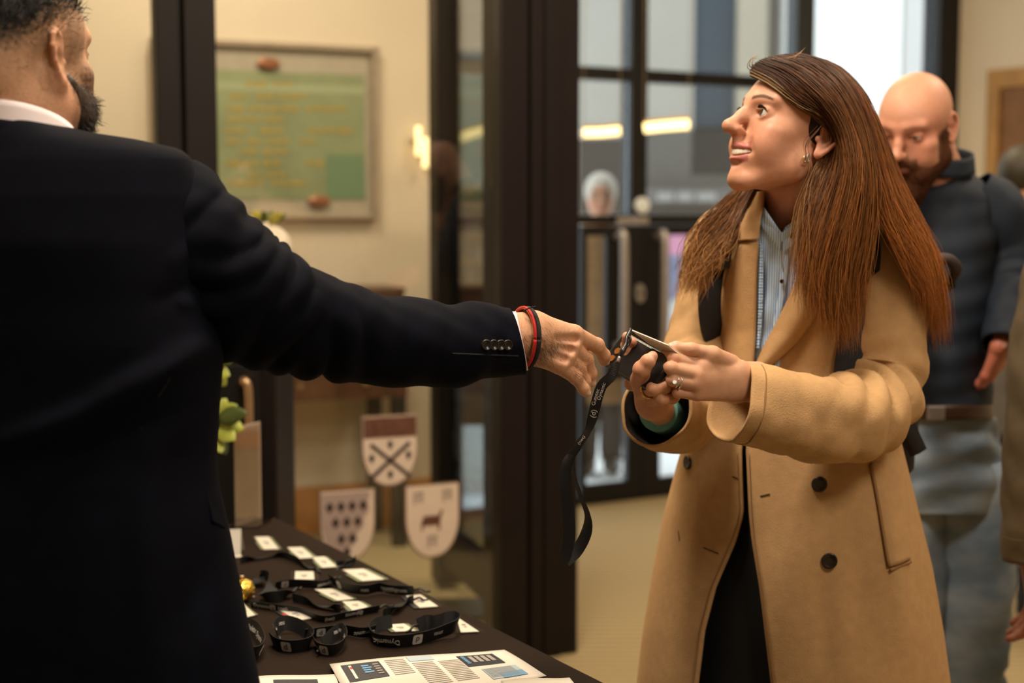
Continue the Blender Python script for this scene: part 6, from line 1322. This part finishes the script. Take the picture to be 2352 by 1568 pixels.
def legs(par, hips, m, r0=.09, r1=.062, top=.95, shoe=None, fold=.004, fwd=(0, -1)):
    for i, (x, y, kx, ky) in enumerate(hips):
        q = np.array([x, y, 0]); C = catmull([q+[kx*.0, ky*0, top], q+[kx*.5, ky*.5, top*.55], q+[kx, ky, top*.28], q+[kx, ky, .06]], 30)
        V, F = tube_vf(C, np.interp(np.linspace(0, 1, 30), [0, .3, .6, 1], [r0, r0*.95, r1*1.1, r1]), 32); nr = V-np.repeat(C, 32, 0)[:len(V)]; nr /= np.linalg.norm(nr, axis=1)[:, None]; V = V+nr*(fold*wob(V*[1, 1, 2.2], 36, i+3))[:, None]
        mob('trouser_leg', V, F, m, par, True)
        s0 = q+[kx, ky, 0]; f3 = np.array([fwd[0], fwd[1], 0]); ff = Field(s0+[-.25, -.25, -.01], s0+[.25, .25, .15], .008); ff.chain([s0-f3*.05+[0, 0, .04], s0+f3*.06+[0, 0, .038], s0+f3*.15+[0, 0, .032]], [.042, .045, .034], .03); ff.cone(s0+[0, 0, .06], s0+[0, 0, .11], .045, .045, .02)
        V, F = ff.mesh(2); V[:, 2] = np.maximum(V[:, 2], .002); mob('shoe', V, F, M_shoe, par, True)
def simple_hand(f, w, d, side, L=.17, r=.011, curl=.5):                 # relaxed hand: w wrist, d direction of fingers, side towards the thumb
    w = np.array(w, float); d = np.array(d, float)/np.linalg.norm(d); side = np.array(side, float); side -= d*d.dot(side); side /= np.linalg.norm(side); pal = np.cross(d, side)
    for i, t in enumerate((.026, .009, -.009, -.025)):
        m_ = w+d*.085+side*t; f.cone(w+side*t*.5, m_, .018, .0125, .012); L_ = (.072, .08, .075, .06)[i]
        c1 = m_+d*L_*.5+pal*L_*.18*curl; c2 = c1+d*L_*.28+pal*L_*.35*curl; c3 = c2+d*L_*.12+pal*L_*.3*curl; finger(f, [m_, c1, c2, c3], [.0115, .0092, .0082, .007])
    finger(f, [w+d*.02+side*.022, w+d*.06+side*.048, w+d*.09+side*.052+pal*.008, w+d*.11+side*.048+pal*.014], [.015, .0115, .0098, .008])
# ---------------------------------------------------------------- bald man looking down
BO = P(2106, 302, 3.10); Rb_ = rotm(face_dir(-math.sin(math.radians(38)), -math.cos(math.radians(38))), math.radians(-24), math.radians(-3))
bl = lambda x, y, z: Rb_@np.array([x, y, z])+BO
bald = empty('person', P(2180, 900, 3.22)*np.array([1, 1, 0])); meta(bald, 'bald bearded man in a dark blue shirt and jeans looking down', 'person', 'people in the hall')
SKB = dict(base=(.57, .285, .18), red=(.60, .20, .13), lip=(.42, .17, .13), dark=(.28, .12, .08))
def bcol(V, col, blend):
    x, y, z = V.T; n = wob(V, 420, 3); ax = np.abs(x)
    blend(.35*np.exp(-((z-.03)/.03)**2)*(y > .03), SKB['red'])
    jaw = np.clip((1-smooth01(z+.30*(y-.05)*0, -.062, -.048))*(y > .02)+smooth01(ax, .046, .056)*(1-smooth01(z, .0, .02))*(y > .002)*(y < .05), 0, 1)
    mus = np.exp(-((z+.031)/.007)**2)*(ax < .034)*(y > .07)
    blend(np.clip(np.maximum(jaw, mus*.8)*(.95+.1*n), 0, 1), (.085, .034, .014))
V1, F1, c1_ = head(Rb_, BO, dict(male=1, skin=SKB, colfn=bcol, brow=(.10, .045, .022), eye_open=.0026, blush=1.2), neck=[(bl(0, -.045, -.02), .056), (P(2150, 400, 3.19), .052), (P(2165, 470, 3.22), .055)], h=.0026)
bd = Field(P(2230, 940, 3.0)-.12, P(2310, 760, 3.2)+.1, .003); simple_hand(bd, P(2300, 790, 3.09), P(2272, 900, 3.20)-P(2300, 790, 3.09), (-.4, -.8, .3), curl=.9); V2, F2 = bd.mesh(2)
bd = Field(P(2080, 780, 3.02)-.2, P(2080, 780, 3.02)+.2, .0035); simple_hand(bd, P(2080, 776, 3.03), (-.25, -.8, -.25), (.3, 0, 1), curl=.8); V2b, F2b = bd.mesh(2); V2, F2, _ = join([(V2, F2, np.zeros(3)), (V2b, F2b, np.zeros(3))])
bd = Field(P(1990, 1000, 3.1)*[1, 1, 0]+[-.1, -.15, .03], P(2400, 1000, 3.4)*[1, 1, 0]+[.1, .2, 1.45], .016)
bd.chain([P(2180, 470, 3.24), P(2175, 700, 3.25), P(2175, 940, 3.25)], [.08, .08, .085], .04); bd.chain([P(2262, 500, 3.22), P(2322, 650, 3.19), P(2302, 795, 3.085)], [.035, .030, .026], .012); bd.chain([P(2095, 500, 3.22), P(2062, 670, 3.16), P(2080, 780, 3.02)], [.035, .030, .026], .012)
bh_ = [(1.06, 3.26, .0, .0), (.92, 3.28, -.01, .0)]
for x, y, _, _ in [(1.075, 3.25, 0, 0), (.935, 3.27, 0, 0)]: bd.chain([(x, y, .84), (x, y, .5), (x, y, .1)], [.06, .05, .04], .02)
V4, F4 = bd.mesh(2)
Vj, Fj, cj = join([(V1, F1, c1_), (V2, F2, np.tile(np.array(SKB['red']), (len(V2), 1))), (V4, F4, np.tile(np.array(SKB['base']), (len(V4), 1)))]); mob('body', Vj, Fj, M_skin, bald, True, cj); eyes(Rb_, BO, bald, look=(0, -.3), iris=(.03, .02, .015))
bf = Field((-.10, -.04, -.17), (.10, .15, .03), .0035)
for s in (-1, 1): bf.cone((s*.056, .010, -.008), (s*.053, .018, -.050), .0145, .022, .02); bf.cone((s*.053, .018, -.050), (s*.020, .076, -.090), .023, .027, .02); bf.cone((s*.040, .060, -.056), (s*.030, .088, -.064), .018, .016, .02); bf.cone((s*.028, .098, -.037), (s*.032, .088, -.062), .007, .013, .012); bf.cone((s*.028, .098, -.037), (0, .104, -.033), .006, .007, .008)
bf.ell((0, .082, -.112), (.036, .032, .036), .02); bf.ell((0, .095, -.050), (.022, .02, .010), .006, None, 'i')
Vb, Fb = bf.mesh(2); Vb += (.0018*wob(Vb, 330, 1)+.0016*wob(Vb, 700, 2))[:, None]*np.array([0, .6, -.6]); mob('beard', Vb@Rb_.T+BO, Fb, mat('brown_beard', (.060, .021, .008, 1), .85, noise=.4, nscale=200, spec=.15), bald, True)['label'] = 'bushy brown beard'
M_navy_sh = mat('dark_blue_cotton', (.005, .0125, .026, 1), .75, noise=.15, nscale=20, bump=.3, bscale=500)
sh_ = torso('shirt', [(385, 2138, 2212, 3.23, .06), (410, 2105, 2245, 3.23, .085), (450, 2068, 2290, 3.23, .105), (540, 2055, 2296, 3.23, .125), (650, 2058, 2286, 3.23, .13), (800, 2066, 2276, 3.23, .125), (900, 2070, 2274, 3.23, .12), (948, 2070, 2276, 3.23, .12)], M_navy_sh, bald, -.1, fold=.006, seed=4)
sleeve('sleeve', [(2230, 440, 3.22, .06), (2280, 490, 3.22, .075), (2316, 570, 3.22, .07), (2328, 650, 3.19, .064), (2318, 730, 3.13, .056), (2304, 795, 3.085, .048)], M_navy_sh, sh_, n=50, k=32, folds=[(.6, .15, .012, 4, 1)], wr=.004, seed=7)
sleeve('sleeve', [(2115, 440, 3.22, .06), (2085, 490, 3.22, .07), (2062, 590, 3.20, .066), (2060, 680, 3.15, .058), (2080, 770, 3.04, .046)], M_navy_sh, sh_, n=50, k=32, folds=[(.6, .15, .01, 4, 1)], wr=.004, seed=8)
cn = P(2158, 380, 3.19)
for nm, a0, a1 in (('collar', -2.9, 2.9),):
    rows = [[cn+np.array([math.sin(a)*.076*(1-.05*v)*1.0, -math.cos(a)*.068*(1-.05*v), -.012+.04*v-.018*math.cos(a)]) for a in np.linspace(a0, a1, 40)] for v in np.linspace(0, 1, 5)]
    V, F = loft(rows); o = mob(nm, V, F, M_navy_sh, sh_, True); solid(o, .004, 0)
tb2 = torso('belt', [(930, 2068, 2279, 3.23, .124), (964, 2068, 2281, 3.23, .126)], mat('brown_belt', (.05, .022, .012, 1), .4), bald, -.1, fold=0, n=5)
obox('belt_buckle', P(2150, 948, 3.10), (.02, 0, 0), (0, .004, 0), (0, 0, .016), M_steel, bald, .003)
m = mat('washed_denim', (.14, .19, .26, 1), .8, bump=.3, bscale=500); nt = m.node_tree; b = nt.nodes['Principled BSDF']; tc = nt.nodes.new('ShaderNodeTexCoord'); nz = nt.nodes.new('ShaderNodeTexNoise'); nz.inputs['Scale'].default_value = 5; nz.inputs['Detail'].default_value = 4
rp = nt.nodes.new('ShaderNodeValToRGB'); rp.color_ramp.elements[0].position = .38; rp.color_ramp.elements[0].color = (.15, .215, .30, 1); rp.color_ramp.elements[1].position = .66; rp.color_ramp.elements[1].color = (.36, .42, .49, 1)
mpn = nt.nodes.new('ShaderNodeMapping'); mpn.inputs['Scale'].default_value = (1, 1, 2.2); nt.links.new(tc.outputs['Object'], mpn.inputs[0]); nt.links.new(mpn.outputs[0], nz.inputs['Vector']); nt.links.new(nz.outputs['Fac'], rp.inputs[0]); nt.links.new(rp.outputs[0], b.inputs['Base Color']); M_jean = m
torso('jeans_hips', [(958, 2066, 2280, 3.24, .122), (1040, 2060, 2300, 3.25, .13), (1120, 2060, 2310, 3.25, .125), (1180, 2070, 2308, 3.25, .11)], M_jean, bald, -.05, fold=.007, seed=6)
legs(bald, [(1.075, 3.25, .0, .02), (.935, 3.27, -.02, .0)], M_jean, .100, .074, .86, fold=.009, fwd=(-.6, -.8))
# ---------------------------------------------------------------- woman in brown coat outside the doors
FO = P(1380, 456, 7.75); Rf = rotm(face_dir(-.05, -1), math.radians(-4)); far = empty('person', FO*np.array([1, 1, 0])); meta(far, 'pale haired person in a brown coat standing outside the entrance doors', 'person', 'people in the hall')
V1, F1, c1_ = head(Rf, FO, dict(blush=.6), neck=[(FO+[0, .03, -.04], .05), (FO+[0, .05, -.2], .055)], h=.004)
bd = Field(FO+[-.3, -.3, -1.1], FO+[.3, .3, -.5], .005)
for s in (-1, 1): simple_hand(bd, FO+[s*.20, .0, -.78], (0, -.1, -1), (0, -1, 0))
V2, F2 = bd.mesh(1)
bd = Field(FO+[-.35, -.25, -FO[2]+.02], FO+[.35, .3, -.15], .018); bd.chain([FO+[0, .06, -.25], FO+[0, .06, -.75]], [.11, .11], .04)
for s in (-1, 1): bd.chain([FO+[s*.15, .06, -.27], FO+[s*.19, .04, -.55], FO+[s*.20, .0, -.78]], [.045, .04, .028], .03); bd.chain([FO+[s*.07, .06, -.8], FO+[s*.07, .06, -FO[2]+.1]], [.075, .045], .03)
V4, F4 = bd.mesh(1); Vj, Fj, cj = join([(V1, F1, c1_), (V2, F2, np.tile(np.array(SKIN['base']), (len(V2), 1))), (V4, F4, np.tile(np.array(SKIN['base']), (len(V4), 1)))]); mob('body', Vj, Fj, M_skin, far, True, cj); eyes(Rf, FO, far)
cap = Field((-.12, -.13, -.12), (.12, .13, .16), .005); cap.ell((0, -.012, .045), (.088, .104, .098), .004); cap.ell((0, .135, -.03), (.085, .09, .125), .004, None, 'i'); cap.box((0, 0, -.11), (.2, .2, .06), .01, .01, None, 'i'); V, F = cap.mesh(2); V += (.002*wob(V, 160, 2))[:, None]*np.array([1, 1, 0]); mob('hair', V@Rf.T+FO, F, mat('pale_hair', (.52, .46, .38, 1), .6, noise=.2, nscale=60), far, True)
for s in (-1, 1): tube('glasses_rim', [Rf@np.array([s*.032+.024*math.cos(t), .098, .02+.019*math.sin(t)])+FO for t in np.linspace(0, 2*math.pi, 20)], .0022, M_black, far, 30, 6)
tube('glasses_bridge', [Rf@np.array([x, .100, .024])+FO for x in (-.009, 0, .009)], .002, M_black, far, 6, 6)
M_bc = mat('brown_coat', (.23, .115, .04, 1), .85, noise=.15, nscale=20); zf = lambda z: PX(np.array([FO[0], FO[1], z]))[1]; xf = lambda dx: PX(np.array([FO[0]+dx, FO[1], 1.0]))[0]
ctb = torso('coat', [(zf(1.36), xf(-.08), xf(.08), 7.80, .07), (zf(1.28), xf(-.20), xf(.20), 7.80, .11), (zf(1.0), xf(-.20), xf(.20), 7.81, .13), (zf(.6), xf(-.20), xf(.20), 7.81, .14), (zf(.38), xf(-.21), xf(.21), 7.81, .15)], M_bc, far, 0, fold=.008, seed=3, n=30, k=40)
for s in (-1, 1):
    V, F = tube_vf(catmull([FO+[s*.15, .05, -.22], FO+[s*.21, .05, -.4], FO+[s*.22, .04, -.6], FO+[s*.21, .0, -.80]], 20), np.linspace(.07, .05, 20), 20); mob('sleeve', V, F, M_bc, ctb, True)
legs(far, [(FO[0]-.07, FO[1]+.06, 0, 0), (FO[0]+.07, FO[1]+.06, 0, 0)], mat('dark_trousers', (.02, .02, .022, 1), .8), .075, .06, .5)
# ---------------------------------------------------------------- person at the picture edge in an olive jacket
rp_ = empty('person', P(2480, 900, 2.75)*np.array([1, 1, 0])); meta(rp_, 'person in an olive jacket, only a sleeve and hand in view', 'person', 'people in the hall')
SKR = (.24, .085, .045)
HO = P(2520, 330, 2.80); Rr_ = rotm(face_dir(-.9, .4), 0)
V1, F1, c1_ = head(Rr_, HO, dict(male=1, skin=dict(base=(.34, .15, .08), red=(.34, .11, .06), lip=(.3, .1, .07), dark=(.15, .06, .03))), neck=[(HO+[0, .02, -.03], .055), (HO+[0.01, .03, -.2], .065)], h=.004)
bd = Field(P(2300, 1480, 2.6)-.1, P(2460, 1260, 2.85)+.1, .003); simple_hand(bd, P(2368, 1285, 2.70), P(2376, 1395, 2.71)-P(2368, 1285, 2.70), (-.2, -.95, 0), curl=.8); V2, F2 = bd.mesh(2)
bd = Field(P(2640, 1280, 2.88)-.25, P(2640, 1280, 2.88)+.25, .004); simple_hand(bd, P(2640, 1278, 2.88), (0, .05, -1), (-.95, .2, 0), curl=.8); bd.cone(P(2640, 1278, 2.88), P(2650, 1000, 2.91), .026, .035, .01); V2b, F2b = bd.mesh(2); V2, F2, _ = join([(V2, F2, np.zeros(3)), (V2b, F2b, np.zeros(3))])
bd = Field(P(2330, 1000, 2.5)*[1, 1, 0]+[-.05, -.1, .03], P(2700, 1000, 3.1)*[1, 1, 0]+[.15, .1, 1.4], .018); bd.chain([P(2540, 570, 2.83), P(2535, 900, 2.83)], [.07, .07], .04); bd.chain([P(2440, 620, 2.74), P(2385, 920, 2.715), P(2366, 1290, 2.70)], [.035, .03, .027], .02)
rl = [(P(2500, 900, 2.8)[0], 2.80, 0, 0), (P(2590, 900, 2.85)[0], 2.88, 0, 0)]
for x, y, _, _ in rl: bd.chain([(x, y, .85), (x, y, .1)], [.08, .045], .04)
V4, F4 = bd.mesh(1); Vj, Fj, cj = join([(V1, F1, c1_), (V2, F2, np.tile(np.array(SKR), (len(V2), 1))), (V4, F4, np.tile(np.array(SKR), (len(V4), 1)))]); mob('body', Vj, Fj, M_skin, rp_, True, cj)
cap = Field((-.12, -.13, -.12), (.12, .13, .16), .005); cap.ell((0, -.012, .05), (.078, .098, .085), .004); cap.ell((0, .125, -.03), (.13, .07, .12), .004, None, 'i'); cap.box((0, .0, -.10), (.2, .2, .09), .01, .01, None, 'i'); V, F = cap.mesh(2); mob('hair', V@Rr_.T+HO, F, mat('black_hair', (.008, .008, .009, 1), .4), rp_, True)
M_ol = mat('olive_cotton', (.085, .058, .026, 1), .8, noise=.15, nscale=30, bump=.3, bscale=500)
jo = torso('jacket', [(495, 2500, 2580, 2.82, .07), (560, 2440, 2640, 2.82, .12), (800, 2430, 2640, 2.82, .14), (1250, 2425, 2650, 2.82, .15)], M_ol, rp_, .1, fold=.006, seed=5, n=40)
sleeve('sleeve', [(2470, 560, 2.76, .06), (2432, 640, 2.74, .066), (2396, 800, 2.73, .062), (2378, 1000, 2.715, .058), (2370, 1180, 2.705, .055), (2368, 1288, 2.70, .053)], M_ol, jo, n=60, k=32, folds=[(.6, .2, .006, 5, 1)], wr=.003, seed=9)
sleeve('sleeve', [(2590, 560, 2.87, .06), (2632, 640, 2.90, .066), (2650, 850, 2.92, .06), (2646, 1080, 2.90, .055), (2640, 1280, 2.88, .05)], M_ol, jo, n=50, k=32, folds=[(.6, .2, .006, 5, 1)], wr=.003, seed=19)
tube('cuff_hem', [P(2302, 1232, 2.655), P(2325, 1240, 2.646), P(2352, 1242, 2.645)], .0015, M_ol, jo, 8, 5)
legs(rp_, rl, mat('dark_trousers', (.02, .02, .022, 1), .8), .09, .065, .8)
# ---------------------------------------------------------------- dark haired person half hidden behind the bald man
DO = P(2352, 425, 4.75); Rd = rotm(face_dir(.5, .85), math.radians(-6)); dp_ = empty('person', DO*np.array([1, 1, 0])); meta(dp_, 'person with dark hair seen behind the blue shirted shoulder', 'person', 'people in the hall')
V1, F1, c1_ = head(Rd, DO, dict(male=1), neck=[(DO+[0, -.02, -.03], .055), (DO+[0, -.03, -.2], .065)], h=.004)
bd = Field(DO+[-.35, -.3, -DO[2]+.02], DO+[.35, .35, -.12], .016); bd.chain([DO+[0, 0, -.3], DO+[0, 0, -.75]], [.12, .12], .04)
for s in (-1, 1): bd.chain([DO+[s*.17, 0, -.27], DO+[s*.22, 0, -.55], DO+[s*.22, .03, -.80]], [.05, .042, .028], .03); simple_hand(bd, DO+[s*.22, .03, -.8], (0, .1, -1), (0, 1, 0)); bd.chain([DO+[s*.09, 0, -.8], DO+[s*.09, 0, -DO[2]+.1]], [.08, .045], .03)
V4, F4 = bd.mesh(1); Vj, Fj, cj = join([(V1, F1, c1_), (V4, F4, np.tile(np.array(SKIN['base']), (len(V4), 1)))]); mob('body', Vj, Fj, M_skin, dp_, True, cj)
cap = Field((-.12, -.13, -.12), (.12, .13, .16), .005); cap.ell((0, -.012, .045), (.083, .102, .090), .004); cap.ell((0, .125, -.03), (.13, .07, .12), .004, None, 'i'); cap.box((0, .0, -.11), (.2, .2, .07), .01, .01, None, 'i'); V, F = cap.mesh(2); mob('hair', V@Rd.T+DO, F, mat('dark_olive_hair', (.035, .028, .014, 1), .6, noise=.3, nscale=60), dp_, True)
zf = lambda z: PX(np.array([DO[0], DO[1], z]))[1]; xf = lambda dx: PX(np.array([DO[0]+dx, DO[1], 1.2]))[0]
jd = torso('jacket', [(zf(DO[2]-.19), xf(-.09), xf(.09), 4.77, .08), (zf(DO[2]-.26), xf(-.21), xf(.21), 4.77, .12), (zf(DO[2]-.85), xf(-.21), xf(.21), 4.77, .14)], mat('grey_jacket', (.10, .085, .07, 1), .8, noise=.1), dp_, 0, fold=.006, seed=5, n=24, k=40)
for s in (-1, 1):
    V, F = tube_vf(catmull([DO+[s*.16, 0, -.25], DO+[s*.22, 0, -.4], DO+[s*.235, .0, -.6], DO+[s*.22, .03, -.80]], 20), np.linspace(.075, .05, 20), 20); mob('sleeve', V, F, mat('grey_jacket', (.10, .085, .07, 1), .8), jd, True)
legs(dp_, [(DO[0]-.09, DO[1], 0, 0), (DO[0]+.09, DO[1], 0, 0)], mat('dark_trousers', (.02, .02, .022, 1), .8), .09, .065, .85, fwd=(.4, .9))
